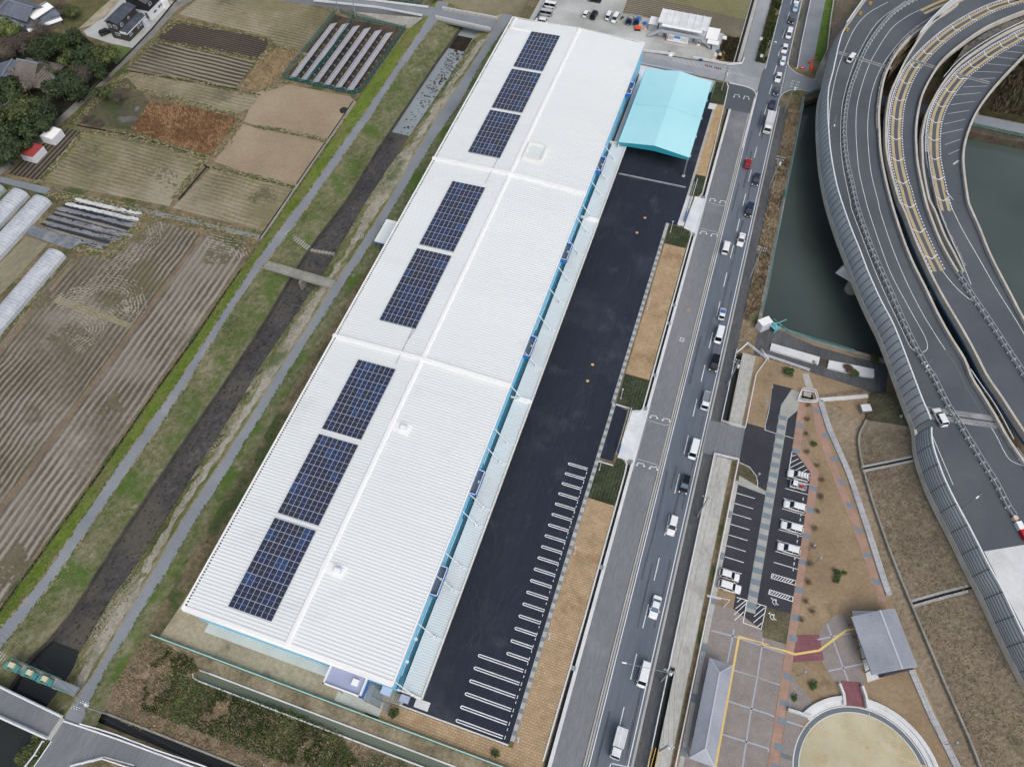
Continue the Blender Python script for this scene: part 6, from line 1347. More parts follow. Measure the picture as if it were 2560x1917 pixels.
# rails along the concrete channel by the main road
def wr(s, lab, h=1.0, z=0, step=2.4, rr=.05): fence('railing', s, h, lab, 'railing', rail=whiteR, post=whiteR, rr=rr, rails=(1, .5), pr=.04, step=step, z=z)
wr([Vector((18.75, 113, 0)), Vector((18.8, 105.5, 0)), Vector((18.75, 92.4, 0)), Vector((24.2, 92.3, 0)), Vector((24.3, 107.5, 0)), Vector((26, 112.2, 0))], 'white railing round the deep channel north of the park entrance')
wr([Vector((18.75, -20, 0)), Vector((18.75, 83.6, 0)), Vector((24.1, 83.9, 0)), Vector((23.9, 57, 0)), Vector((23.4, 19, 0)), Vector((23.2, -20, 0))], 'long white railing round the concrete channel beside the car park', rr=.07)
fence('railing', line('C1 1925,1375 2010,1300 2186,1440 D1 0,1345 40,1410', 0), 1.1, 'white railing with a bend at the top of the deep channel', 'railing', rail=whiteR, post=whiteR, rails=(1, .5), rr=.06)
fence('railing', line('D1 45,1400 400,1520', 0), 1.1, 'white double railing beside the dark path above the park', 'railing', rail=whiteR, post=whiteR, rails=(1, .5), rr=.07)
fence('railing', [(18.9, 226, 0), (18.6, 240, 0), (18.5, 290, 0)], .9, 'white pipe rail between the footway and the bank lane', 'railing', rail=whiteR, post=whiteR, rails=(1,), rr=.09)
fence('fence', line('D0 355,830 200,1656 D1 200,30 60,850 15,1040', 0), 1.5, 'teal net fence along the west side of the pond', post=teal2, rail=teal2, rr=.035, mesh=netmat('teal_netting', '#4c8f8d', .22))
fence('fence', line('W0 630,260 780,375 1300,545 1740,665 2010,750', .3), 1.2, 'teal railing along the south side of the pond', post=teal2, rail=teal2, rr=.05)
fence('fence', line('D0 370,800 515,745', .6), 1.2, 'short teal fence on the bridge wing by the viaduct', post=teal2, rail=teal2, rr=.06, mesh=bpy.data.materials['teal_netting'])
fence('fence', [(70, 215.2, .3), (100, 213.8, .3), (150, 212, .3)], 1.5, 'dark green net fence on the far bank of the east pond', post=teal2, rail=teal2, mesh=greenf_)
fence('fence', line('D0 605,0 575,200 548,440 500,540 505,600', 0), 1.4, 'grey fence between the grass verge and the brown bank', rr=.05)
fence('fence', line('D2 480,185 540,180 700,155 890,135 1190,215', 0), 1.6, 'dark fence at the foot of the viaduct slope', post=postd, rail=postd)
fence('fence', [(-68.2, 212, 0), (-67.3, 232, 0), (-66.4, 260, 0)], 1.6, 'dark brown fence on the west side of the gravel yard', post=postd, rail=postd, mesh=netmat('brown_netting', '#3b352c', .4))
fence('fence', [(clx(cg, y, 4.4), y, 0) for y in range(20, 90, 10)], 1.0, 'thin dark post fence between the canal path and the warehouse', post=postd, rail=postd, rails=(.9,), rr=.015, pr=.05, step=3)
fence('fence', [(-4.3, 203, 0), (-4.3, 213, 0)], 1.8, 'pale teal fence beside the turf bed at the north corner', post=teal2, rail=teal2, rr=.06, mesh=bpy.data.materials['teal_netting'])
fence('guard_rail', line('C0 1150,435 1415,465', 0), .9, 'white pipe barrier at the yard entrance, west part', 'guard rail', rail=whiteR, post=M['conc'], rr=.12)
fence('guard_rail', line('C0 1560,490 1860,548 1965,540 1985,500', 0), .9, 'white pipe barrier at the yard, east part with a bend', 'guard rail', rail=whiteR, post=M['conc'], rr=.12)
fence('guard_rail', [(-70, 214.2, 0), (-29, 213.5, 0), (-12, 213.6, 0)], .7, 'low pale blue rail between the plot and the side road', 'guard rail', rail=flat('pale_blue_rail', '#b9c4e6', .5), rr=.08, rails=(1,))
t = empty('edging_wall', (0, 0, 0), 0, 'paved pale edging wall between the park and the brown bank', 'wall')
m_ = MB().solid_ribbon([(39.6, 105.2), (42.4, 98.2), (47.7, 88.3), (52.3, 77.2), (56.2, 67.3), (57.8, 63.6)], 1.25, -.2, .35).solid_ribbon([(62.7, 50.3), (66.4, 43.5), (71.5, 35.5), (78, 24)], 1.25, -.2, .35); m_.build('wall', tiles('edging_slabs', '#b5b7ba', '#a9acb0', '#77797c', 1.3, 1.4, -65, 0, ms=.03), t)
# park ramp box (trapezoid railing round a stair)
t = empty('stair_enclosure', (0, 0, 0), 0, 'white railed enclosure round sunken steps at the tip of the park', 'railing')
q = [Vector(p) for p in ((34.6, 103.6, 0), (35.2, 106.8, 0), (38.1, 107.2, 0), (39.1, 104.8, 0), (37.4, 104.0, 0), (34.6, 103.6, 0))]
m_ = MB(); m_.path([p+Vector((0, 0, 1.1)) for p in q], .12, .08).path([p+Vector((0, 0, .15)) for p in q], .25, .15)
for p in resample(q, .5): m_.box(p.x-.02, p.x+.02, p.y-.02, p.y+.02, 0, 1.1)
m_.build('rail', whiteR, t); sheet('sunken_floor', [(35.2, 104.1), (35.6, 106.2), (37.7, 106.5), (38.3, 104.9)], .07, M['weed'], **ST)
m_ = MB(); [m_.box(35.7, 37.4, 105.4+i*.25, 105.6+i*.25, .07, .2+i*.1) for i in range(4)]; m_.build('steps', M['conc'], t)
# lot gates: long white sliding gates with blue ends
for y0, y1, yb, lab in ((77.0, 89.0, 79.2, 'white sliding gate with a blue end at the lower driveway'), (150.5, 167, 154.6, 'white sliding gate with a blue end at the upper driveway')):
    t = empty('sliding_gate', (-1.45, y0, 0), 0, lab, 'gate'); L_ = y1-y0
    m_ = MB().box(-.05, .05, yb-y0, L_, 1.35, 1.5).box(-.05, .05, yb-y0, L_, .1, .2)
    for i in range(int((L_-(yb-y0))/.35)): m_.box(-.03, .03, yb-y0+i*.35, yb-y0+i*.35+.12, .2, 1.35)
    m_.build('gate_leaf', M['trimw'], t); m_ = MB().box(-.07, .07, 0, yb-y0-.1, .1, 1.5); m_.build('end_panel', M['blue2'], t)
    MB().box(-.1, .1, L_-.3, L_, .1, 1.6).build('end_post', M['blue2'], t); MB().box(-.6, -.4, 0, L_, .02, .1).build('track', M['conc'], t)
# ---------------------------------------------------------------- poles and lamps
cpole = flat('concrete_pole', '#8d9396', .7)
POLES = []
def upole(b, v, x, y, label, arms=2, ang=0, trans=True):
    base = pt(*b, 0); h = hsolve(base, v, x, y); h = max(8, min(15, h)); t = empty('utility_pole', tuple(base), 0, label, 'utility pole', 'utility poles'); POLES.append((base, h, t))
    MB().cyl(0, 0, 0, h, .19, 10, .12).build('pole', cpole, t); c, s = math.cos(ang), math.sin(ang)
    for k in range(arms):
        z = h-.35-.9*k; m_ = MB().bar((-1.1*c, -1.1*s, z), (1.1*c, 1.1*s, z), .1, .1); o = m_.build('crossarm', M['steel'], t)
        m_ = MB()
        for f in (-1, -.55, .55, 1): m_.cyl(f*c, f*s, z+.1, z+.35, .07, 6)
        m_.build('insulator', M['trimw'], o)
    if trans: MB().cyl(.45*c, .45*s, h-2.9, h-2.0, .28, 10).build('transformer', M['steelw'], t)
upole(('C0', 1800, 750), 'C0', 1850, 560, 'utility pole in the dark turf bed at the north corner', 3)
upole(('R0', 300, 1365), 'R0', 430, 990, 'tall utility pole on the footway by the junction', 3)
upole(('D0', 75, 1555), 'D0', 150, 1290, 'utility pole in the dry brush beside the upper footway', 2)
upole(('C1', 2035, 745), 'C1', 2138, 490, 'utility pole leaning over the brush west of the pond', 2, 0, False)
upole(('C1', 1850, 1630), 'C1', 1940, 1420, 'utility pole beside the deep channel', 2)
upole(('C2', 1600, 1165), 'C2', 1690, 1000, 'utility pole beside the railing halfway down the concrete channel', 1, 0, False)
upole(('C3', 1300, 945), 'C3', 1385, 860, 'utility pole at the start of the dark culvert', 2)
upole(('C3', 1290, 1520), 'C3', 1360, 1470, 'southernmost utility pole over the dark culvert', 3)
upole(('A3', 890, 1215), 'A3', 645, 1125, 'utility pole with many crossarms where the canal path meets the south road', 3, .9)
upole(('B0', 683, 105), 'B0', 662, -30, 'slim pole behind the solar panels, west one', 1, .3, False)
upole(('B0', 825, 140), 'B0', 808, 10, 'slim pole behind the solar panels, east one', 1, .3, False)
wire = flat('wire_grey', '#3a3c3f', .6)
def wires(i, j, label, a=None, b=None):
    p = POLES[i][0]+Vector((0, 0, POLES[i][1])) if i is not None else a; q = POLES[j][0]+Vector((0, 0, POLES[j][1])) if j is not None else b
    d = (q-p); nn = Vector((-d.y, d.x, 0)).normalized(); m_ = MB()
    for k, o in enumerate((-.9, 0, .9)):
        pr_ = None
        for s in range(11):
            f = s/10; r = p.lerp(q, f)+nn*o+Vector((0, 0, -.2-d.length*.02*4*f*(1-f)))
            if pr_ is not None: m_.tube(pr_, r, .02, 3)
            pr_ = r
    m_.build('power_line', wire, label=label, cat='power line')
wires(8, None, 'power lines from the many-armed pole to the left edge', b=Vector((-135, 10, 11)))
wires(8, None, 'power lines from the many-armed pole towards the bottom edge', b=Vector((-30, -9, 11)))
wires(4, 5, 'power lines above the park entrance'); wires(5, 6, 'power lines along the concrete channel'); wires(6, 7, 'power lines over the dark culvert')
def lamp(base, z, head, v, x, y, label, h=8, arm=True, m=M['steelw']):
    b = pt(*base, z); t = empty('street_lamp', tuple(b), 0, label, 'street lamp')
    hp = pt(v, x, y, z+h)-b; hp.z = 0
    MB().cyl(0, 0, 0, h-.2, .09, 8, .06).build('pole', M['steel'], t)
    MB().tube((0, 0, h-.2), (hp.x, hp.y, h), .05, 6).build('arm', M['steel'], t)
    d = hp.normalized() if hp.length > .05 else Vector((1, 0, 0)); nn = Vector((-d.y, d.x, 0))*.14; c = hp
    MB().add([c-nn+d*-.1+Vector((0, 0, h-.06)), c+d*.7-nn+Vector((0, 0, h-.02)), c+d*.7+nn+Vector((0, 0, h-.02)), c+nn+d*-.1+Vector((0, 0, h-.06)), c-nn+d*-.1+Vector((0, 0, h+.08)), c+d*.7-nn*.7+Vector((0, 0, h+.06)), c+d*.7+nn*.7+Vector((0, 0, h+.06)), c+nn+d*-.1+Vector((0, 0, h+.08))], [(3,2,1,0),(4,5,6,7),(0,1,5,4),(1,2,6,5),(2,3,7,6),(3,0,4,7)]).build('lamp_head', M['trimw'], t)
lamp(('R0', 30, 770), 0, None, 'R0', 180, 512, 'street lamp arching over the main road near the top')
lamp(('C3', 1300, 945), 0, None, 'C3', 1010, 795, 'street lamp with a long arm over the main road', 8.5)
lamp(('D0', 562, 1120), ZD, None, 'D0', 618, 1036, 'lamp with a white head on the outer elevated road by the noise wall', 7)
lamp(('D2', 1668, 1098), ZD, None, 'D2', 1808, 996, 'lamp with a white head on the outer elevated road at the lower right', 8)
lamp(('D1', 1285, 1580), ZD, None, 'D1', 1388, 1468, 'lamp reaching over the ladder-like barrier', 8)
glob = flat('globe_lamp_grey', '#8f9aa6', .25)
def globe(v, x, y, bx, by, label):
    b = pt(v, bx, by, 0); h = min(4.5, max(3, hsolve(b, v, x, y))); t = empty('park_lamp', tuple(b), 0, label, 'lamp', 'globe lamps in the park')
    MB().cyl(0, 0, 0, h, .07, 8).build('pole', M['steel'], t); m_ = MB(); rows = [[(.3*math.sin(a)*math.cos(k*math.pi/6), .3*math.sin(a)*math.sin(k*math.pi/6), h+.25-.3*math.cos(a)) for k in range(12)] for a in [math.pi*i/6+.01 for i in range(7)]]
    m_.loft(rows, close=True); m_.build('globe', glob, t, smooth=True)
for a in (('D2', 500, 1505, 440, 1560, 'globe lamp on the dry lawn beside the brick walk'), ('D2', 45, 205, 20, 262, 'globe lamp at the west corner of the triangle lawn'), ('D3', 370, 865, 310, 900, 'globe lamp south of the red brick walk'), ('D3', 1630, 1455, 1530, 1470, 'globe lamp leaning over the edging wall'), ('C2', 2085, 800, 2080, 860, 'globe lamp on the rounded lawn of the car park'), ('Q0', 1677, 1142, 1668, 1165, 'globe lamp at the brick walk opposite the southernmost estate car')): globe(*a)
def armsign(pa, pb, base, h, lab):
    a, b = line(pa, h)[0], line(pb, h)[0]; g = line(base, 0)[0]; t = empty('sign_gantry', (0, 0, 0), 0, lab, 'sign'); MB().cyl(g.x, g.y, 0, h, .1, 8).build('pole', M['steelw'], t)
    MB().tube((g.x, g.y, h), b, .06, 6).tube(a, b, .06, 6).build('arm', M['steelw'], t); c = a.lerp(b, .35); MB().bar(a.lerp(b, .05)+Vector((0, 0, -1.0)), a.lerp(b, .65)+Vector((0, 0, -1.0)), .1, 1.0).build('board', flat('pale_blue_sign', '#c3cee8', .4), t)
armsign('C3 1680,230', 'C3 1870,272', 'C3 1815,335', 5.0, 'pale blue sign board on an arm beside the southwest park bays')
armsign('C3 890,1622', 'C3 1040,1655', 'C3 1120,1720', 5.0, 'pale sign board on an arm at the bottom edge of the main road')
m_ = MB()
for s in ('C3 1232,1490 1188,1656', 'C3 1258,1495 1215,1656', 'C3 1285,1500 1250,1656'): a, b = line(s, 1.2); m_.tube(a, b, .07, 6)
m_.build('cable_guard', flat('yellow_guard', '#d9b24a', .5), label='yellow guard tubes over the dark culvert at the bottom edge', cat='guard')
def gpole(b0, b1, label):
    t = empty('garden_light', (b0[0], b0[1], 0), 0, label, 'lamp', 'slim lights along the planting strip')
    MB().cyl(0, 0, 0, 4.0, .06, 8).build('pole', M['steelw'], t); MB().box(-.22, .22, -.1, .25, 3.95, 4.05).build('lamp_head', flat('pale_lilac_head', '#aeb9d6', .4) if 'pale_lilac_head' not in bpy.data.materials else bpy.data.materials['pale_lilac_head'], t); MB().box(-.15, .15, -.15, .15, 0, .12).build('base', M['concl'], t)
for y, lab in ((146, 'slim light in the turf bed at the upper driveway'), (118.8, 'slim light halfway up the northern tan strip'), (91.3, 'slim light in the turf bed north of the lower driveway'), (72.1, 'slim light in the turf bed south of the lower driveway'), (52, 'slim light beside the upper parking bays'), (34.0, 'slim light beside the lowest short parking bays'), (14.9, 'slim light at the south corner of the lot'), (183, 'slim light beside the turquoise shed')):
    gpole((-4.5 if y < 160 else -1.3, y), None, lab)
# roadside signs
for s, lab, c in (('R0 15,475', 'small white sign on the verge, north one', '#e8eaec'), ('R0 22,682', 'small white sign on the verge, south one', '#dfe9ec')):
    p = line(s, 2.2)[0]; t = empty('road_sign', (p.x, p.y, 0), 0, lab, 'sign'); MB().cyl(0, 0, 0, 2.6, .05, 6).build('pole', M['steel'], t); MB().box(-.45, .45, -.05, .05, 1.7, 2.7).build('board', flat('sign_face', c, .4), t)
# road works at the junction
orange = flat('orange_plastic', '#ef5a22', .5)
m_ = None
p = line('R0 625,825', .4)[0]; t = empty('road_works_barrier', (p.x, p.y, 0), 0, 'bright orange water barrier at the junction', 'barrier'); MB().frus(-.5, .5, -1.4, 1.4, 0, .9, .2, .2, .1, .1).build('block', orange, t); MB().box(-.1, .1, -.8, .8, .9, 1.0).build('handle', orange, t)
p = line('R0 645,745', .4)[0]; t = empty('road_works_boom', (p.x, p.y, 0), .9, 'orange folded barrier boom behind the orange water barrier', 'barrier'); MB().box(-2.2, 1.2, -.12, .12, .8, 1.0).build('boom', orange, t); MB().box(-1.8, -1.5, -.3, .3, 0, .8).build('foot', orange, t)
p = line('R0 515,824', .3)[0]; t = empty('arrow_board', (p.x, p.y, 0), .1, 'red arrow board lying in the lane mouth', 'sign'); MB().box(-.9, .9, -.5, .5, 0, .2).build('board', flat('red_board', '#c02430', .5), t); MB().add([(-.5, -.08, .21), (.1, -.08, .21), (.1, -.3, .21), (.6, 0, .21), (.1, .3, .21), (.1, .08, .21), (-.5, .08, .21)], [(0, 1, 2, 3, 4, 5, 6)]).build('arrow', M['trimw'], t)
lump('bollard', line('R0 440,825', .3)[0], .45, 0, flat('yellow_plastic', '#b9a83c', .5), 'yellow cushion drum at the tip of the verge', 'barrier')
p = line('R0 718,890', 1)[0]; t = empty('notice_board', (p.x, p.y, 0), .5, 'white notice board beside the viaduct', 'sign'); MB().box(-.9, .9, -.08, .08, .7, 1.9).build('board', M['trimw'], t); MB().box(-.8, -.7, -.05, .05, 0, .7).box(.7, .8, -.05, .05, 0, .7).build('leg', M['steel'], t)
for i, (x, c, cn) in enumerate(((-8.9, '#b52a38', 'red'), (-8.3, '#b52a38', 'red'), (-7.6, '#3c8a6a', 'green'), (-7.0, '#3f76c2', 'blue'), (-5.9, '#3c8a6a', 'green'), (-5.3, '#b52a38', 'red'), (-4.7, '#b52a38', 'red'), (-4.1, '#b52a38', 'red'))):
    t = empty('traffic_cone', (x, 219.5-.05*i, .04), 0, f'{cn} traffic cone, {["first","second","third","fourth","fifth","sixth","seventh","eighth"][i]} from the west along the yard barrier', 'cone', 'cones along the yard barrier')
    cm = flat('cone_'+cn, c, .5) if 'cone_'+cn not in bpy.data.materials else bpy.data.materials['cone_'+cn]
    MB().cyl(0, 0, .05, .75, .18, 10, .04).build('cone', cm, t); MB().box(-.2, .2, -.2, .2, 0, .05).build('foot', TY, t)
for s, lab, c in (('D0 915,30', 'topmost yellow delineator on the outer elevated road', 0), ('D0 833,112', 'middle yellow delineator on the outer elevated road', 0), ('D0 726,247', 'lowest yellow delineator on the outer elevated road', 0)):
    p = line(s, ZD+1)[0]; t = empty('delineator', (p.x, p.y, ZD+.6), 0, lab, 'delineator'); MB().box(-.35, .35, -.1, .1, 0, .9).build('plate', flat('yellow_plate', '#e0b018', .5) if 'yellow_plate' not in bpy.data.materials else bpy.data.materials['yellow_plate'], t); MB().box(-.3, .3, -.12, -.1, .35, .5).build('stripe', TY, t)
for s, m, lab in (('D2 2112,1175', '#d8c3b0', 'beige round cushion drum at the end of the steel barrier'), ):
    p = line(s, ZD+.5)[0]; MB().cyl(0, 0, 0, .9, .55, 16, .5).build('cushion_drum', flat('beige_drum', m, .6), loc=(p.x, p.y, ZD), label=lab, cat='barrier')
p, q = line('D2 2135,1205 2170,1270', ZD+.6); t = empty('cushion_block', (0, 0, 0), 0, 'white and red crash cushion at the right picture edge', 'barrier'); MB().bar(Vector((p.x, p.y, ZD)), Vector((q.x, q.y, ZD)), 1.2, .95).build('white_block', M['trimw'], t); d = (q-p)*1.3; MB().bar(Vector((q.x, q.y, ZD)), Vector((q.x+d.x, q.y+d.y, ZD)), 1.15, .9).build('red_block', flat('red_block', '#b81f2c', .5), t)
# ---------------------------------------------------------------- park pavilions
rib = gmat('grey_ribbed_roof', ['#8d94a0', '#9aa1ad', '#a9b0ba'], L=.2, F=2, wf=.4, rough=.45, bump=0, spec=.4)
ribl = flat('light_roof_ridge', '#b9c0c9', .4)
def ribs_on(mb, a, b, c, d, n, h=.05, w_=.5):
    """raised ribs running from edge a-b to edge d-c"""
    for i in range(n):
        f0, f1 = (i+.1)/n, (i+.1+w_)/n
        p0, p1, q0, q1 = a.lerp(b, f0), a.lerp(b, f1), d.lerp(c, f0), d.lerp(c, f1); u = Vector((0, 0, h))
        mb.add([p0, p1, q1, q0, p0+u, p1+u, q1+u, q0+u], [(4, 5, 6, 7), (0, 1, 5, 4), (1, 2, 6, 5), (2, 3, 7, 6), (3, 0, 4, 7)])
t = empty('pavilion', (0, 0, 0), 0, 'open park pavilion with a grey ribbed gable roof beside the edging wall', 'pavilion')
q = line('D3 755,410 990,355 1115,340 1305,825 1182,840 930,893', 3.3); A_, R1, Bq, Cq, R2, Dq = q; R1 = R1+Vector((0, 0, .9)); R2 = R2+Vector((0, 0, .9))
R1 = A_.lerp(Bq, .62)+Vector((0, 0, .8)); R2 = Dq.lerp(Cq, .62)+Vector((0, 0, .8))
m_ = MB(); m_.add([A_, R1, R2, Dq], [(0, 3, 2, 1)]).add([R1, Bq, Cq, R2], [(0, 3, 2, 1)]); ribs_on(m_, A_, Dq, R2, R1, 42); ribs_on(m_, R1, R2, Cq, Bq, 42)
lo_ = [p-Vector((0, 0, .3)) for p in (A_, R1, Bq, Cq, R2, Dq)]; m_.add([A_, R1, Bq]+lo_[:3], [(0, 1, 4, 3), (1, 2, 5, 4)]).add([Cq, R2, Dq]+lo_[3:], [(0, 1, 4, 3), (1, 2, 5, 4)]).add([A_, Dq, lo_[0], lo_[5]], [(0, 1, 3, 2)]).add([Bq, Cq, lo_[2], lo_[3]], [(0, 1, 3, 2)]); m_.add(lo_, [(0, 1, 4, 5), (1, 2, 3, 4)])
m_.build('roof', rib, t); MB().bar(R1, R2, .35, .1).build('ridge', ribl, t)
MB().prism([(51.0, 58.2), (56.6, 60), (61.6, 50.2), (60.8, 49.6), (55.0, 45.4)], 0, .15).build('floor', M['concl'], t)
for f in (.06, .28, .5, .72, .94):
    for a, b, ff in ((A_, Dq, .5), (Bq, Cq, -.4)): p = a.lerp(b, f); c_ = (A_+Cq)/2; p = p+(Vector((c_.x, c_.y, p.z))-p).normalized()*.5; MB().cyl(p.x, p.y, .1, 3.1, .11, 8).build('post', postd, t)
p, q2 = Cq, Dq; MB().bar(Vector((q2.x+2.4, q2.y+1.0, .1)), Vector((p.x-.6, p.y-.2, .1)), .3, 2.4).build('back_wall', flat('dark_slat_wall', '#3d3846', .7), t)
t = empty('pavilion', (0, 0, 0), 0, 'long narrow park shelter with a grey hipped roof beside the channel', 'pavilion')
q = line('C3 1702,750 1895,812 1742,1656 1532,1582', 3.0); A_, Bq, Cq, Dq = q; u = Vector((0, 0, .95))
R1 = line('C3 1785,875', 3.8)[0]; R2 = line('C3 1668,1503', 3.8)[0]
m_ = MB(); m_.add([A_, Bq, R1], [(0, 2, 1)]).add([Bq, Cq, R2, R1], [(0, 3, 2, 1)]).add([Cq, Dq, R2], [(0, 2, 1)]).add([Dq, A_, R1, R2], [(0, 3, 2, 1)])
ribs_on(m_, A_, Dq, R2, R1, 66); ribs_on(m_, Bq, Cq, R2, R1, 66, .04); ribs_on(m_, A_, Bq, R1.lerp(R1+Vector((.05, 0, 0)), 1), R1, 14)
l2 = [p-Vector((0, 0, .25)) for p in q]; m_.add(q+l2, [(0, 1, 5, 4), (1, 2, 6, 5), (2, 3, 7, 6), (3, 0, 4, 7), (4, 5, 6, 7)]); m_.build('roof', rib, t)
m_ = MB().bar(R1, R2, .25, .08)
for a, b in ((A_, R1), (Bq, R1), (Cq, R2), (Dq, R2)): m_.bar(a, b, .18, .1)
m_.build('ridge', ribl, t)
for i in range(6):
    for a, b, s_ in ((A_, Dq, .4), (Bq, Cq, -.4)): p = a.lerp(b, (i+.3)/5.6); MB().cyl(p.x+s_, p.y, .02, 2.9, .1, 8).build('post', postd, t)
m_ = MB()
for i in range(3): y = 25+i*5; m_.box(26.4, 27.2, y, y+1.8, .4, .5).box(26.5, 27.1, y+.1, y+.3, .03, .4).box(26.5, 27.1, y+1.5, y+1.7, .03, .4)
m_.build('bench', M['conc'], t)
# sluice hut and teal hoist by the pond
q = line('W0 260,150 450,75 530,180 350,255', 2.9); t = empty('sluice_hut', (0, 0, 0), 0, 'small white hut at the corner of the pond', 'hut')
MB().prism(q, 0, 2.75).build('wall', flat('lilac_white_wall', '#c9cad6', .6), t); c_ = sum(q, Vector())/4
r2 = [c_+(p-c_)*1.06 for p in q]; m_ = MB().prism(r2, 2.75, 2.9); ribs_on(m_, r2[0]+Vector((0, 0, .01)), r2[1], r2[2], r2[3], 5, .05, .2); m_.build('roof', M['trimw'], t)
p = line('W0 560,250', 1.6)[0]; t = empty('sluice_hoist', (p.x, p.y, 0), -.6, 'teal sluice hoist beside the white hut', 'hoist')
tlp = flat('light_teal_paint', '#6fb9bd', .5)
MB().box(-1.3, 1.3, -.9, .7, 1.5, 1.62).build('platform', tlp, t); MB().box(-1, -.8, -.6, .6, 0, 1.5).box(.8, 1, -.6, .6, 0, 1.5).build('leg', tlp, t)
MB().box(-.4, .4, -.3, .3, 1.62, 2.3).build('gearbox', tlp, t); MB().tube((0, .5, 2.0), (.9, 3.0, 2.6), .1, 6).build('boom', tlp, t)
m_ = MB(); m_.path([(-1.3, -.9, 2.5), (1.3, -.9, 2.5), (1.3, .7, 2.5), (-1.3, .7, 2.5)], .06, .06); [m_.cyl(x, y, 1.6, 2.5, .04, 5) for x in (-1.3, 0, 1.3) for y in (-.9, .7)]; m_.build('railing', tlp, t)
# site office with balcony, stairs and lean-to roofs
so_ = empty('site_office', (-19.6, 233, 0), 0, 'white two storey prefabricated site office with outside stairs', 'office')
ow = flat('office_white', '#e4e8ec', .5); og = flat('office_grey_panel', '#b4bdc2', .5)
MB().box(-7.4, 7.8, -2.6, 3.6, 0, 5.2).build('wall', ow, so_)
m_ = MB().box(-7.9, 8.2, -3.7, 4.0, 5.2, 5.4)
for i in range(8): x = -7.9+i*2.28; m_.box(x, x+.2, -3.7, 4.0, 5.4, 5.62)
for i in range(30): x = -7.8+i*.53; m_.box(x, x+.07, -3.65, 3.95, 5.4, 5.45)
m_.build('roof', gmat('office_roof_sheet', ['#cdd2d3', '#dfe4e5', '#edf1f2'], L=.25, F=2, wf=.3, rough=.4, bump=0), so_)
MB().box(-6.2, 6.6, -4.6, -2.6, 2.6, 2.75).build('balcony', og, so_)
m_ = MB().box(-6.2, 6.6, -4.65, -4.58, 2.75, 3.7); m_.build('balustrade', og, so_)
MB().box(-6.4, 6.8, -5.0, -3.6, 5.0, 5.1).build('balcony_roof', M['trimw'], so_)
for s_, lab in ((-1, 0), (1, 0)):
    a = Vector((6.4*s_+.1, -3.9, 2.6)); b = Vector((10.3*s_+.1, -4.1, .1)); m_ = MB(); m_.bar(a, b, .9, .12); m_.bar(a+Vector((0, -.5, .1)), b+Vector((0, -.5, .1)), .08, .95); m_.bar(a+Vector((0, .5, .1)), b+Vector((0, .5, .1)), .08, .95)
    for i in range(10): p = a.lerp(b, i/9); m_.box(p.x-.12, p.x+.12, p.y-.45, p.y+.45, p.z+.1, p.z+.16)
    m_.build('stair', og, so_)
m_ = MB()
for i in range(6): m_.box(-5.4+i*2.0, -4.2+i*2.0, -2.66, -2.6, 3.4, 4.8)
m_.build('window', flat('office_window', '#6f7c86', .2), so_)
m_ = MB()
for i in range(5): m_.box(-5.6+i*2.4, -4.7+i*2.4, -2.67, -2.6, .1, 2.0)
m_.build('door', flat('office_door', '#8a9298', .5), so_)
MB().box(8.1, 12, -3.2, 3.2, 2.5, 2.62).box(9, 12.8, -5.3, -3.2, 2.3, 2.42).build('side_roof', M['trimw'], so_); MB().box(8.3, 11.8, -.5, 3, 0, 2.5).box(11, 12.7, -5, -3.4, 0, 2.3).build('side_room', og, so_)
MB().box(-11.2, -8, -1.2, 3.2, 2.5, 2.62).build('west_roof', M['trimw'], so_); MB().box(-11, -8.1, -.8, 3, 0, 2.5).build('west_room', og, so_)
MB().box(-7.5, 9, -6.2, -2.6, .02, .2).build('step_slab', M['conc'], so_)
# notice panels in front of the office: safety posters in rows
t = empty('notice_wall', (-20.2, 228.1, 0), 0, 'row of white site notice panels in front of the office', 'notice board')
MB().box(-3.4, 3.6, -.05, .05, .4, 2.7).build('board', M['trimw'], t)
m_ = MB(); m_.box(-3.3, -2.9, -.08, -.05, .9, 2.6); m_.build('red_panel', flat('red_print', '#c8705c', .6), t)
m_ = MB(); m_.box(-1.1, 1.0, -.08, -.05, 1.7, 2.6); m_.build('blue_panel', flat('blue_print', '#4f8fd0', .6), t)
m_ = MB(); r_ = random.Random(5)
for i in range(7):
    for x in (-2.7+.22*i, 1.25+.32*i): m_.box(x, x+.1, -.075, -.05, .9+r_.random()*.3, 2.4)
m_.build('printed_text', flat('grey_print', '#7a8794', .7), t)
for x in (-3.3, 0, 3.4): MB().box(x-.05, x+.05, -.05, .6, 0, .4).build('leg', M['steel'], t)
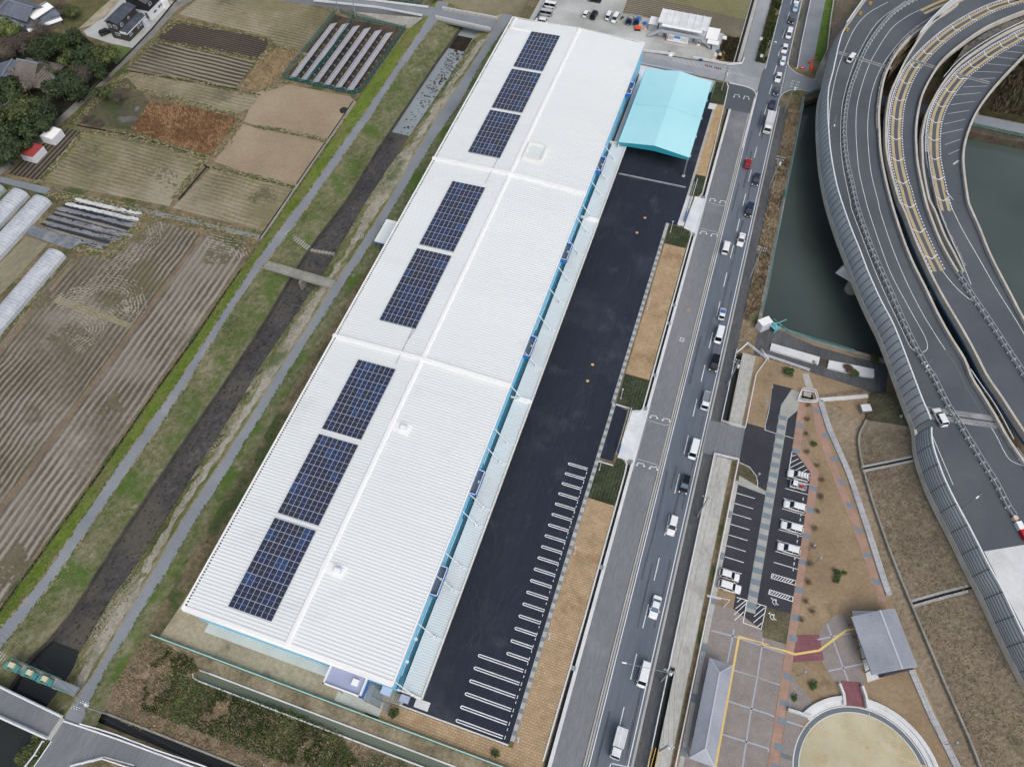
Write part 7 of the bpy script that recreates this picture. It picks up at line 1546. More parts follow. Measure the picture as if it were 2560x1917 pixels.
# clutter near the office
for i, (s, r, c, lab, cat) in enumerate((('O0 1385,1000', .75, '#d9cdbd', 'round white sack, west one of the pair by the yellow poles', 'sack'), ('O0 1475,1000', .75, '#e0c9c4', 'pinkish white sack, east one of the pair by the yellow poles', 'sack'), ('O0 1350,1090', .7, '#cdb996', 'beige sack just north of the yard barrier', 'sack'), ('O0 1425,1115', .6, '#b39a72', 'brown sack just north of the yard barrier', 'sack'), ('O0 1425,900', .5, '#e0b92e', 'yellow bundle beside the office end', 'bundle'), ('O0 1450,940', .8, '#2d5b74', 'dark teal sheet heap beside the office', 'tarpaulin'), ('O0 1125,1090', .8, '#1f4f6a', 'dark blue half round cover by the yard barrier', 'cover'), ('O0 85,425', .75, '#1f6fd0', 'bright blue tarpaulin heap west of the office', 'tarpaulin'), ('O0 25,490', .6, '#d8b8a6', 'pale pink sack beside the blue tarpaulin heap', 'sack'), ('O0 100,525', .6, '#dcb8a8', 'pinkish sack nearest the office stair foot', 'sack'), ('O0 1555,700', 1.0, '#dfe2e0', 'white covered tank behind the office end', 'tank'), ('C0 1380,450', .9, '#eceded', 'white sheeted heap behind the yard barrier', 'heap'), ('C0 1370,425', .35, '#3c3f42', 'small dark box behind the yard barrier', 'box'))):
    p = line(s, .4)[0]; lump(cat, p, r, .03, flat('clutter_%d' % i, c, .7, vary=.15, scale=4), lab, cat, seed=i, flatn=.9)
t = empty('excavator', tuple(line('V0 1850,462', .6)[0].xy)+(0,), .2, 'small orange excavator beside the blue truck', 'excavator'); MB().box(-.9, .9, -.5, .5, .45, 1.0).frus(-.8, 0, -.4, .4, 1.0, 1.5, .1, .1, .1, .1).build('body', orange, t); MB().box(-1, 1, -.75, -.45, 0, .4).box(-1, 1, .45, .75, 0, .4).build('track', TY, t); MB().tube((.8, 0, .9), (1.7, 0, 1.7), .1, 6).tube((1.7, 0, 1.7), (2.2, 0, .4), .08, 6).build('arm', orange, t)
t = empty('motorcycle', tuple(line('V0 1597,295', .5)[0].xy)+(0,), 1.2, 'black motorcycle parked beside the white minivan', 'motorcycle'); MB().box(-.5, .5, -.12, .12, .45, .85).build('body', TY, t); MB().tube((-.65, -.05, .3), (-.65, .05, .3), .3, 12).tube((.65, -.05, .3), (.65, .05, .3), .3, 12).build('wheel', postd, t); MB().tube((.45, -.35, 1.0), (.45, .35, 1.0), .03, 5).build('handlebar', M['steel'], t)
t = empty('vending_box', tuple(line('O0 1082,800', .9)[0].xy)+(0,), 0, 'white vending machine in front of the office', 'vending machine'); MB().box(-.5, .5, -.35, .35, .2, 1.9).build('case', M['trimw'], t); MB().box(-.42, .42, -.37, -.35, .9, 1.7).build('display', postd, t)
m_ = MB()
for i in range(4): a, b = line('O0 %d,%d %d,%d' % (1490+i*18, 1110, 1535+i*10, 930+i*4), .2); m_.tube(a, b, .06, 5)
m_.build('pole_bundle', flat('yellow_poles', '#d9c86a', .5), label='yellow poles lying beside the white sacks', cat='poles')
# ---------------------------------------------------------------- ground solar farm
pvg = gmat('pv_sky_tint', ['#9b9ca8', '#adabb4', '#bfb9be'], L=.05, F=.5, wf=.2, rough=.12, bump=0, spec=.8)  # sky reflection painted into the pale panel colour
pvl = M['trimw']
def rack_row(x0, x1, y0, y1, lab, z=zF, n=22):
    t = empty('solar_rack', (x0, y0, z), 0, lab, 'solar rack', 'rows of ground level solar panels'); W_ = x1-x0; Ln = y1-y0; zl, zh = .5, 1.45
    P0, P1, P2, P3 = Vector((0, 0, zl)), Vector((W_, 0, zh)), Vector((W_, Ln, zh)), Vector((0, Ln, zl))
    m_ = MB(); u = Vector((0, 0, .05)); m_.add([P0, P1, P2, P3, P0+u, P1+u, P2+u, P3+u], [(4, 5, 6, 7), (3, 2, 1, 0), (0, 1, 5, 4), (1, 2, 6, 5), (2, 3, 7, 6), (3, 0, 4, 7)]); m_.build('panel', pvg, t)
    m_ = MB(); u = Vector((0, 0, .06))
    for i in range(n+1): f = i/n; a, b = P0.lerp(P3, f)+u, P1.lerp(P2, f)+u; m_.bar(a, b, .035, .012)
    for f in (0, .5, 1): m_.bar(P0.lerp(P1, f)+u, P3.lerp(P2, f)+u, .05, .014)
    m_.build('frame', pvl, t)
    for i in range(10):
        y = Ln*(i+.4)/10; o = MB().box(W_+.15, W_+.55, y-.22, y+.22, zh-1.45, zh-1.0).build('junction_box' if i else 'junction_box', M['steel'], t)
        m_ = MB().cyl(W_*.9, y, 0, zh-.1, .05, 5).cyl(W_*.15, y, 0, zl, .05, 5).tube((W_*.9, y, .3), (W_*.15, y, zl), .03, 4); m_.build('leg', M['steel'], t)
xs = [-133.3, -129.4, -125.4, -121.4, -117.4, -113.4]
names = ['westernmost', 'second', 'third', 'fourth', 'fifth', 'easternmost']
for i, x in enumerate(xs): rack_row(x, x+2.5, 173.3, 204.4 if i else 203.4, names[i]+(' row from the west' if 0 < i < 5 else ' row')+' of the tilted ground level solar panels')
for i, x in enumerate((-121.5, -114)): rack_row(x, x+1.9, 224.6, 244, ['western', 'eastern'][i]+' solar row cut by the top picture edge', n=14)
# ---------------------------------------------------------------- greenhouses, sheds, houses
film = gmat('greenhouse_film', ['#98a1ab', '#b1b9c2', '#c8ced5'], L=.3, F=1.2, wf=.5, rough=.35, bump=0, spec=.5)
def greenhouse(x0, x1, y0, y1, lab, m=film, h=2.4):
    xc = (x0+x1)/2; W_ = (x1-x0)/2; t = empty('greenhouse', (xc, y0, zF), 0, lab, 'greenhouse', 'plastic tunnel greenhouses'); Ln = y1-y0
    pr = [(-W_, 0), (-W_*.98, h*.45), (-W_*.8, h*.75), (-W_*.45, h*.95), (0, h), (W_*.45, h*.95), (W_*.8, h*.75), (W_*.98, h*.45), (W_, 0)]
    m_ = MB(); m_.loft([[(x, 0, z) for x, z in pr], [(x, Ln, z) for x, z in pr]]); m_.build('cover', m, t, smooth=False)
    m_ = MB(); m_.add([(x, 0, z) for x, z in pr], [tuple(range(9))]).add([(x, Ln, z) for x, z in pr], [tuple(range(8, -1, -1))]); m_.build('end_wall', flat('end_film', '#9fa8ad', .5) if 'end_film' not in bpy.data.materials else bpy.data.materials['end_film'], t)
    m_ = MB()
    for i in range(int(Ln/.9)):
        y = .3+i*.9
        for a, b in zip(pr, pr[1:]): m_.bar((a[0]*1.01, y, a[1]+.02), (b[0]*1.01, y, b[1]+.02), .06, .05)
    m_.build('hoop', M['steelw'], t)
greenhouse(-160.6, -155.4, 40, 88, 'lone white tunnel greenhouse beside the striped field')
greenhouse(-176.8, -171.4, 50, 103.5, 'eastern one of the three tunnel greenhouses near the lane')
greenhouse(-184.3, -179.0, 50, 103.8, 'middle one of the three tunnel greenhouses near the lane')
greenhouse(-192.5, -187.0, 50, 103.8, 'greenish tunnel greenhouse at the left picture edge', gmat('greenish_film', ['#7c8a8a', '#98a6a6', '#b0bcbc'], L=.3, F=1.2, rough=.35, bump=0))
def shed(q, h, lab, roofm, wallm, rise=.4):
    t = empty('shed', (0, 0, 0), 0, lab, 'shed'); MB().prism(q, zF, zF+h).build('wall', wallm, t); a, b, c, d = [Vector((p.x, p.y, zF+h+.02)) for p in q]; r1, r2 = (a+b)/2, (d+c)/2; u = Vector((0, 0, rise))
    m_ = MB().add([a, r1+u, r2+u, d], [(0, 1, 2, 3)]).add([r1+u, b, c, r2+u], [(0, 1, 2, 3)]).add([a, b, r1+u], [(0, 1, 2)]).add([d, c, r2+u], [(0, 2, 1)]); m_.build('roof', roofm, t); return t
wsh = flat('white_shed_wall', '#dadde2', .6)
shed([Vector(p) for p in ((-189.6, 123.9), (-185.2, 123.9), (-185.2, 128.5), (-189.6, 128.5))], 2.3, 'small white shed beside the grove lane', M['trimw'], wsh)
shed([Vector(p) for p in ((-190.4, 115.7), (-185.8, 115.7), (-185.8, 120.7), (-190.4, 120.7))], 2.3, 'small white shed with a red roof beside the grove lane', flat('red_shed_roof', '#9a3d3c', .6), wsh)
slate = gmat('dark_slate_roof', ['#3d434e', '#4a515c', '#5b626d'], L=.3, F=2, wf=.4, rough=.5, bump=.1)
brw = flat('dark_brown_siding', '#3f3a38', .7, vary=.1, scale=3); bks = flat('black_siding', '#23272e', .6)
def win(par, x0, x1, y, z0, z1, ax='y', fr=None):
    fr = fr or M['trimw']
    if ax == 'y': o = MB().box(x0, x1, y-.05, y+.05, z0, z1).build('window', fr, par); MB().box(x0+.1, x1-.1, y-.07, y+.07, z0+.1, z1-.1).build('pane', GLL, o)
    else: o = MB().box(y-.05, y+.05, x0, x1, z0, z1).build('window', fr, par); MB().box(y-.07, y+.07, x0+.1, x1-.1, z0+.1, z1-.1).build('pane', GLL, o)
hz = zF
def gable(par, x0, x1, y0, y1, z, rise, m, ov=.4, axis='y', name='roof'):
    x0 -= ov; x1 += ov; y0 -= ov; y1 += ov; m_ = MB(); th = Vector((0, 0, -.15))
    if axis == 'y':
        xm_ = (x0+x1)/2; P_ = [Vector(p) for p in ((x0, y0, z), (xm_, y0, z+rise), (x1, y0, z), (x0, y1, z), (xm_, y1, z+rise), (x1, y1, z))]
    else:
        ym_ = (y0+y1)/2; P_ = [Vector(p) for p in ((x0, y0, z), (x0, ym_, z+rise), (x0, y1, z), (x1, y0, z), (x1, ym_, z+rise), (x1, y1, z))]
    m_.add(P_+[p+th for p in P_], [(0, 1, 4, 3), (1, 2, 5, 4), (6, 9, 10, 7), (7, 10, 11, 8), (0, 3, 9, 6), (2, 8, 11, 5), (0, 6, 7, 1), (1, 7, 8, 2), (3, 4, 10, 9), (4, 5, 11, 10)])
    o = m_.build(name, m, par); return o
# brown house: main block + single storey east wing
h1 = empty('house', (-196.3, 174.5, hz), 0, 'dark brown two storey house with a lower slate roof on its east side', 'house')
MB().box(-3.2, 1.2, 0, 10, 0, 6.0).build('wall', brw, h1); gable(h1, -3.2, 1.2, 0, 10, 6.0, .9, slate)
MB().box(1.2, 3.2, -.1, 10.0, 0, 2.9).build('wing_wall', brw, h1)
m_ = MB().add([(1.2, -.4, 3.7), (3.6, -.4, 2.9), (3.6, 10.7, 2.9), (1.2, 10.7, 3.7), (1.2, -.4, 3.5), (3.6, -.4, 2.75), (3.6, 10.7, 2.75), (1.2, 10.7, 3.5)], [(0, 1, 2, 3), (7, 6, 5, 4), (0, 4, 5, 1), (1, 5, 6, 2)]); m_.build('wing_roof', slate, h1)
MB().box(3.6, 3.72, -.4, 10.7, 2.7, 2.95).box(1.2, 3.6, -.5, -.4, 2.8, 3.6).build('eave_trim', M['steelw'], h1)
win(h1, -2.8, -1.7, 0, 4.0, 5.2); win(h1, -.8, .4, 0, 4.0, 5.2); win(h1, -1.4, .2, 0, 1.4, 2.4); win(h1, 1.0, 2.4, 1.2, 4.2, 5.2, 'x'); win(h1, 5.2, 6.0, 1.2, 4.4, 5.1, 'x'); win(h1, 1.0, 2.4, 3.2, 1.2, 2.1, 'x'); win(h1, 5.5, 6.3, 3.2, 1.2, 2.2, 'x'); win(h1, 7.0, 7.8, 3.2, 1.2, 2.2, 'x')
MB().box(3.2, 4.3, 8.4, 10.2, 0, 2.3).build('porch', flat('pale_porch', '#c5c8d4', .6), h1)
h2 = empty('house', (-196, 187.1, hz), 0, 'house with white ground floor and black upper floor beside the brown house', 'house')
MB().box(-4.2, 3.4, 0, 9, 0, 3.3).build('wall', flat('white_render', '#dcdfe2', .7), h2); MB().box(-4.35, 3.5, -.1, 9.1, 3.3, 6.2).build('upper_wall', bks, h2); gable(h2, -4.3, 3.5, 0, 9, 6.2, 1.6, flat('brown_grey_roof', '#5c5656', .7))
win(h2, -3.4, -1.6, 0, .3, 2.3, 'y', brw); win(h2, -.4, .4, 0, 1.0, 2.0, 'y', brw); win(h2, 1.4, 2.4, 0, .3, 2.4, 'y', brw); win(h2, 1.2, 2.6, 3.5, 4.4, 5.4, 'x'); win(h2, 2, 3.5, 3.42, 1.4, 1.9, 'x', brw); win(h2, 5, 5.8, 3.42, 1.4, 2.2, 'x', brw); win(h2, 6.2, 6.9, 3.42, 1.4, 2.2, 'x', brw)
MB().box(3.4, 4.4, 7.2, 9.3, 0, 2.6).build('porch', M['trimw'], h2)
h3 = empty('house', (-193.5, 200, hz), 0, 'grey house cut by the top picture edge', 'house')
MB().box(-4, 4, 0, 9, 0, 3.2).build('wall', flat('grey_render', '#a9aeb2', .7), h3); gable(h3, -4, 4, 0, 9, 3.2, 1.2, slate); win(h3, -2, 0, 0, 1, 2.2)
# old farmhouse cluster top left
jt = gmat('old_roof_tiles', ['#4e5664', '#646d7b', '#7d8694'], L=.3, F=1.6, wf=.5, rough=.5, bump=.2, stripe=(0, .5, .4, .2))
def jhouse(v, x, y, z, w_, d_, h, rise, rot, lab, m=jt, axis='y', wall='#6a6763', z0=zF):
    p = pt(v, x, y, z); t = empty('farmhouse', (p.x, p.y, z0), rot, lab, 'farmhouse'); MB().box(-w_/2, w_/2, -d_/2, d_/2, 0, h).build('wall', flat('wall_'+lab[:9], wall, .8), t); o = gable(t, -w_/2, w_/2, -d_/2, d_/2, h, rise, m, .7, axis)
    MB().bar((0, -d_/2-.7, h+rise), (0, d_/2+.7, h+rise), .4, .3).build('ridge', flat('ridge_tiles', '#828a96', .6) if 'ridge_tiles' not in bpy.data.materials else bpy.data.materials['ridge_tiles'], o) if axis == 'y' else MB().bar((-w_/2-.7, 0, h+rise), (w_/2+.7, 0, h+rise), .4, .3).build('ridge', flat('ridge_tiles', '#828a96', .6) if 'ridge_tiles' not in bpy.data.materials else bpy.data.materials['ridge_tiles'], o)
    win(t, -1, 1, -d_/2, .8, 2.2); return t
jhouse('H0', 560, 90, 6, 9, 8, 4.6, 2.2, -.1, 'old grey tiled farmhouse with a tall main roof', axis='x')
jhouse('H0', 640, 380, 3.5, 10, 4.5, 2.6, 1.2, -.12, 'lower grey tiled wing in front of the old farmhouse', axis='x')
jhouse('H0', 1050, 330, 3.5, 5, 9, 2.8, 1.1, -.45, 'dark tiled outhouse east of the old farmhouse')
jhouse('H0', 250, 470, 3, 6, 6.5, 2.4, .9, .65, 'pale grey roofed outhouse beside the light green tree', flat('pale_sheet_roof', '#9aa5b4', .5), wall='#7d3a20')
jhouse('H0', 480, 620, 2.6, 4, 4, 2.0, .5, .65, 'small dark roofed store with a red-brown wall', slate, wall='#8a3a1a')
jhouse('H0', 1150, 540, 2.4, 1.6, 10, 2, .3, -.62, 'long low shed with a white roof beside the farmhouse', M['trimw'])
jhouse('H0', 60, 100, 4, 7, 7, 3, 1.5, .1, 'blue grey roofed house at the top left corner')
jhouse('H0', 960, 130, 5.5, 3.6, 7, 4.4, .9, -.2, 'white roofed block joined behind the farmhouse', M['trimw'])
# temple: big curved hipped roof
tp = empty('temple_hall', (-208.3, 147.3, zF), .04, 'temple hall with a curved brown-grey roof among the trees', 'temple')
troof = gmat('temple_roof', ['#5a534d', '#6f675f', '#857c73'], L=.3, F=1.6, wf=.4, rough=.6, bump=.2, stripe=(0, .45, .5, .1))
MB().box(-4.5, 4.5, -4, 4, 0, 3).build('wall', flat('temple_timber', '#3b3029', .8), tp)
rows = []
for f, z in ((1.0, 3.0), (.82, 3.5), (.66, 4.3), (.5, 5.4)): rows.append([(-7*f-.0, -6*f, z), (7*f, -6*f, z), (7*f, 6*f, z), (-7*f, 6*f, z)])
rows[0] = [(x*1.02, y*1.02, z+.35) for x, y, z in rows[0]]
m_ = MB(); m_.loft(rows, close=True); m_.add([(-3.5, -3, 5.4), (3.5, -3, 5.4), (3.5, 3, 5.4), (-3.5, 3, 5.4), (-3.6, 0, 7.4), (3.6, 0, 7.4)], [(0, 1, 5, 4), (3, 4, 5, 2), (0, 4, 3), (1, 2, 5)]); o = m_.build('roof', troof, tp)
MB().bar((-3.8, 0, 7.3), (3.8, 0, 7.3), .5, .4).build('ridge', bpy.data.materials['ridge_tiles'], o)
jhouse('A0', 60, 560, 3, 8, 7, 2.8, 1.3, .3, 'blue grey tiled side hall west of the temple')
jhouse('A0', 440, 640, 2.6, 4, 9, 2.4, .8, -.5, 'narrow pale roofed corridor beside the temple hall')
jhouse('A0', 20, 890, 2.6, 5, 5, 2.2, .8, .3, 'pale roofed hut at the left edge below the temple')
# ---------------------------------------------------------------- trees, shrubs, plants
def leafmat(name, cols, k=1):
    m, t, b = newmat(name); L = t.links.new; tc = node(t, 'ShaderNodeTexCoord'); n1 = node(t, 'ShaderNodeTexNoise'); n1.inputs['Scale'].default_value = .9; n1.inputs['Detail'].default_value = 6; n1.inputs['Roughness'].default_value = .75
    L(tc.outputs['Object'], n1.inputs['Vector']); r = node(t, 'ShaderNodeValToRGB'); el = r.color_ramp.elements
    while len(el) < len(cols): el.new(.5)
    for i, c in enumerate(cols): el[i].position = .3+.4*i/(len(cols)-1); el[i].color = CD(c, k, .85)
    L(n1.outputs['Fac'], r.inputs[0]); L(r.outputs[0], b.inputs['Base Color']); b.inputs['Roughness'].default_value = .7; b.inputs['Specular IOR Level'].default_value = .2
    b.inputs['Subsurface Weight'].default_value = 0; return m
LM = dict(ever=leafmat('evergreen_leaves', ['#26331f', '#3a4a2d', '#53643d']), olive=leafmat('olive_leaves', ['#343e20', '#515c32', '#727e47']), light=leafmat('light_green_leaves', ['#47552a', '#66763a', '#8b9852']), bare=leafmat('bare_twigs', ['#443e38', '#625a51', '#7f766b']), pale=leafmat('pale_twigs', ['#7a7168', '#968d81', '#aca396']), brown=leafmat('brown_leaves', ['#4a3d2c', '#66553e', '#837052']), twig=leafmat('brown_twigs', ['#5a4a3a', '#74624c', '#8c7a60']), green=leafmat('fresh_green_leaves', ['#33491f', '#48642c', '#5f7b3c']))
bark = flat('bark', '#4a3f35', .9)
def crown_mesh(seed, n=2600, lobes=9, leaf=.11, flatk=.8, tw=False):
    r_ = random.Random(seed); L_ = [((r_.gauss(0, .34), r_.gauss(0, .34), r_.gauss(.05, .22)), r_.uniform(.38, .6)) for _ in range(lobes)]; m_ = MB()
    for i in range(n):
        c, R = L_[i % lobes]; u = Vector((r_.gauss(0, 1), r_.gauss(0, 1), r_.gauss(.25, 1))).normalized(); rad = R*(r_.uniform(.72, 1.05) if r_.random() < .8 else r_.uniform(.2, .8))
        p = Vector(c)+Vector((u.x*rad, u.y*rad, u.z*rad*flatk)); s = leaf*r_.uniform(.5, 1.3)
        nrm = (u+Vector((r_.gauss(0, .5), r_.gauss(0, .5), r_.gauss(0, .5)))).normalized(); a = nrm.orthogonal().normalized(); b = nrm.cross(a)
        if tw: a *= 2.2; b *= .18
        ph = r_.uniform(0, 6.28); a, b = a*math.cos(ph)+b*math.sin(ph), b*math.cos(ph)-a*math.sin(ph)
        m_.add([p+a*s, p+b*s*.8, p-a*s, p-b*s*.8], [(0, 1, 2, 3)])
    return m_
TREEP = {}
def tree(x, y, z, r, h, kind, label, cat='tree', group=None, name=None, seed=None):
    seed = seed if seed is not None else int(abs(x*7+y*13)) % 4
    key = (kind, seed)
    if key not in TREEP:
        tw = kind in ('bare', 'pale', 'twig'); o = crown_mesh(seed+len(kind)*10, 3000 if not tw else (1300 if kind == 'twig' else 2600), 10, .085 if not tw else .07, .8, tw).build('crown', LM[kind]); TREEP[key] = o.data; bpy.data.objects.remove(o)
    t = empty(name or 'tree', (x, y, z), (x*3+y) % 6.28, label, cat, group)
    o = bpy.data.objects.new('crown', TREEP[key]); COL.objects.link(o); o.parent = t; o.location = (0, 0, h*.58); o.scale = (r, r, h*.5)
    m_ = MB(); m_.cyl(0, 0, 0, h*.5, max(.04, r*.07), 8, max(.03, r*.04)); r_ = random.Random(seed)
    for i in range(6): a = r_.uniform(0, 6.28); m_.tube((0, 0, h*r_.uniform(.25, .45)), (math.cos(a)*r*.6, math.sin(a)*r*.6, h*r_.uniform(.6, .85)), max(.02, r*.03), 5, .01)
    m_.build('trunk', bark, t); return t
ORD = ['', 'small ', 'broad ', 'tall ', 'wide ']
gv = 'evergreen trees of the temple grove'
spots = [('A0 700,470', 5.0, 8, 'ever', 'dark evergreen east of the temple nearest the grass plot'), ('A0 860,450', 4.5, 7.5, 'olive', 'olive toned evergreen at the east corner of the grove'), ('A0 590,330', 4.5, 8, 'ever', 'dark evergreen north of the temple'), ('A0 450,360', 4.5, 7.5, 'ever', 'dark evergreen behind the temple roof, west of its neighbour'),
    ('A0 680,620', 4.2, 7, 'bare', 'reddish leafless tree in the middle of the grove'), ('A0 560,640', 4.6, 8, 'ever', 'dark evergreen between the temple corridor and the lane'), ('A0 480,730', 4.8, 8, 'ever', 'round evergreen just south of the temple corridor'), ('A0 640,740', 4.2, 7, 'ever', 'evergreen touching the lane beside the leafless tree'),
    ('A0 240,880', 5.0, 9, 'olive', 'olive evergreen south of the pale twiggy tree'), ('A0 380,920', 4.6, 8, 'ever', 'evergreen close to the lane above the white shed'), ('A0 110,960', 4.8, 9, 'olive', 'olive evergreen in the lower part of the grove'), ('A0 230,1050', 4.5, 8, 'ever', 'dark evergreen beside the lane near the red roofed shed'),
    ('A0 60,1130', 5.0, 9, 'ever', 'dark evergreen at the left edge above the red roofed shed'), ('A0 30,1260', 4.5, 8, 'ever', 'lowest dark evergreen at the left edge'), ('A0 60,740', 5.0, 9, 'ever', 'dark evergreen at the left edge level with the twiggy tree'), ('A0 130,1190', 3.6, 7, 'ever', 'small dark evergreen behind the red roofed shed'),
    ('A0 -90,1000', 5.5, 9, 'ever', 'large evergreen just outside the left edge'), ('A0 200,700', 4.2, 7, 'pale', 'big pale twiggy tree south of the temple'), ('A0 130,600', 3.0, 5, 'pale', 'smaller pale twiggy tree beside the temple side hall'), ('A0 30,250', 4.6, 8, 'light', 'light green tree at the left edge beside the farmhouse'),
    ('A0 200,340', 4.5, 7, 'bare', 'reddish leafless thicket south of the farmhouse, east part'), ('A0 80,380', 4.5, 7, 'bare', 'reddish leafless thicket south of the farmhouse, west part'), ('A0 330,270', 4.2, 7, 'bare', 'reddish leafless tree beside the farmhouse store'), ('A0 330,420', 3.8, 7, 'ever', 'evergreen directly behind the temple ridge'), ('A0 520,60', 3.6, 5, 'bare', 'leafless tree on the meadow east of the farmhouse'), ('A0 580,100', 3.0, 4.5, 'olive', 'dark shrub beside the leafless tree on the meadow'),
    ('A0 860,770', 3.0, 4.8, 'olive', 'round dark tree in the weedy plot beside the lane'), ('A0 990,790', 3.0, 4, 'bare', 'bare reddish shrub east of the round dark tree'), ('A0 400,580', 3.2, 6, 'ever', 'evergreen squeezed beside the temple corridor'), ('A0 620,520', 3.8, 7, 'olive', 'olive evergreen in the middle of the grove'),
    ('A0 780,560', 3.8, 7, 'ever', 'evergreen leaning over the lane wall'), ('A0 330,1010', 3.8, 7, 'ever', 'evergreen just north of the white shed'), ('A0 0,1060', 4.5, 8, 'olive', 'olive evergreen on the left edge')]
for s, r, h, k, lab in spots:
    p = line(s, zF+h*.6)[0]; tree(p.x, p.y, zF, r, h, k, lab, group=gv if k in ('ever', 'olive') else None)
for s, r, h, k, lab in (('A3 300,1500', 2.2, 2.5, 'olive', 'olive bush between the south road bridge and its side road'), ('A3 180,1590', 2.6, 2.5, 'olive', 'olive bush at the bottom left corner beside the dark water'), ('A0 700,960', 2.6, 1.8, 'bare', 'reddish thicket in the weedy plot'), ('A0 780,1000', 2.2, 1.5, 'bare', 'low reddish thicket beside the dry ditch'), ('D1 250,1520', 1.3, 1.8, 'green', 'green bush on the triangle lawn'), ('D1 740,1500', 1.3, 1.2, 'brown', 'yellowish bush on the white culvert slab'), ('D1 800,1540', 1.0, 1.2, 'green', 'dark green bush beside the yellowish bush'), ('D1 450,1440', .9, .7, 'brown', 'brown clump at the edge of the culvert mouth'), ('D1 950,1415', 1.3, 1.0, 'olive', 'weed clump at the south tip of the pond wall'),
    ('D3 645,45', .75, 1.0, 'green', 'bright green shrub, north one of the pair on the dry lawn'), ('D3 640,105', .7, .9, 'green', 'bright green shrub, south one of the pair on the dry lawn'), ('D3 700,48', .5, .6, 'green', 'small green shrub east of the bright pair'), ('D3 435,975', .8, 1.0, 'green', 'round green shrub beside the red brick walk'), ('D3 280,1080', .6, .8, 'green', 'green shrub beside the white bench wall'),
    ('E0 1430,1130', .9, 1.5, 'olive', 'young olive green plant at the corner of the tan paving'), ('B3 1980,1540', .7, 1.0, 'olive', 'small green plant in the tan paving near the bottom edge'), ('D2 455,560', .7, .9, 'green', 'little green shrub near the top of the dry lawn')):
    p = line(s, h*.5)[0]; tree(p.x, p.y, 0 if s[0] != 'A' else (zF if s[1] == '0' else -1.25), r, h, k, lab, 'shrub', name='shrub')
i = 0
for s in ('D2 400,240', 'D2 397,360', 'D2 378,480', 'D2 390,630', 'D2 470,745', 'D2 518,860', 'D2 498,1000', 'D2 478,1120', 'D2 460,1270', 'D2 440,1410', 'D2 418,1560', 'D3 405,130', 'D3 378,280', 'D3 440,370', 'D3 355,440'):
    p = line(s, .3)[0]; i += 1; tree(p.x, p.y, 0, .72+.25*((i*7) % 5)/5, .8+.3*((i*3) % 4)/4, 'twig', 'leafless shrub beside the brick walk, number %s from the north' % ['one', 'two', 'three', 'four', 'five', 'six', 'seven', 'eight', 'nine', 'ten', 'eleven', 'twelve', 'thirteen', 'fourteen', 'fifteen'][i-1], 'shrub', 'leafless shrubs along the brick walk', 'shrub', i % 4)
# pond-side bush east of the ramps, hedge by the main road
def scatter(name, poly_or_fn, n, cols, hgt, wd, label, cat, seed=1, zfn=None, lean=.6, tone=None):
    """grass and reed blades: one small bent face each"""
    r_ = random.Random(seed); ms = [leafmat(name+'_%d' % i, [c, c2, c3]) for i, (c, c2, c3) in enumerate(cols)]; m_ = MB(); k = 0
    if callable(poly_or_fn): gen = poly_or_fn
    else:
        P_ = [(p[0], p[1]) for p in poly_or_fn]; xs_, ys_ = [p[0] for p in P_], [p[1] for p in P_]
        def gen():
            while 1:
                x, y = r_.uniform(min(xs_), max(xs_)), r_.uniform(min(ys_), max(ys_)); c = False
                for a, b in zip(P_, P_[1:]+P_[:1]):
                    if (a[1] > y) != (b[1] > y) and x < (b[0]-a[0])*(y-a[1])/(b[1]-a[1])+a[0]: c = not c
                if c: return x, y
    from mathutils import noise as NZ
    while k < n:
        x, y = gen(); k += 1; v = NZ.noise(Vector((x*.16, y*.16, seed)))+NZ.noise(Vector((x*.5, y*.5, seed)))*.5
        if v < -.45: continue
        m_.mi = min(len(ms)-1, max(0, int((v+.5)*len(ms)+r_.uniform(-.4, .4)))); z = zfn(x, y) if zfn else 0; a = r_.uniform(0, 6.28); w_ = wd*r_.uniform(.6, 1.4); h = hgt*r_.uniform(.5, 1.3); dx, dy = math.cos(a), math.sin(a); l = lean*h*r_.uniform(.3, 1.4); b = a+1.57+r_.gauss(0, .5)
        m_.add([(x-dx*w_, y-dy*w_, z), (x+dx*w_, y+dy*w_, z), (x+dx*w_*.4+math.cos(b)*l, y+dy*w_*.4+math.sin(b)*l, z+h), (x-dx*w_*.5+math.cos(b)*l, y-dy*w_*.5+math.sin(b)*l, z+h)], [(0, 1, 2, 3)])
    return m_.build(name, ms, label=label, cat=cat, kind='stuff')
reedc = [('#5d5140', '#776851', '#8e7e64'), ('#7d6c50', '#9a8768', '#b09d7d'), ('#93805e', '#b09a76', '#c4b08c'), ('#7b6b5a', '#9a8975', '#b0a08c')]
greenc = [('#2a3a1c', '#3c5226', '#4f6a30'), ('#41562a', '#557034', '#6a8740')]
scatter('dry_reeds', line('A3 1230,590 1080,790 950,980 900,1180 1000,1280 1500,1460 1980,1640 B3 300,1780 1380,1740 700,1360 0,1130 A3 1640,950 1560,820 1400,660', 0), 11000, reedc, .4, .07, 'dry reeds and weeds covering the wedge between the canal path and the south road', 'reeds', 2)
scatter('green_weeds', line('A3 1400,680 1600,750 1640,860 1200,1000 1180,1180 2000,1500 B3 300,1640 900,1700 700,1380 300,1190 0,1100 A3 1640,950 1250,820', 0), 11000, greenc, .45, .1, 'green weed patches among the dry reeds south of the ditch', 'weeds', 5)
scatter('brush', rect(19.0, 22.3, 123, 205), 9000, [('#6b5b47', '#85745c', '#9c8a70'), ('#8a775c', '#a69274', '#bcaa8a'), ('#9a876a', '#b5a281', '#cab899')], .7, .09, 'dry brown brush strip between the footway and the pond', 'brush', 3)
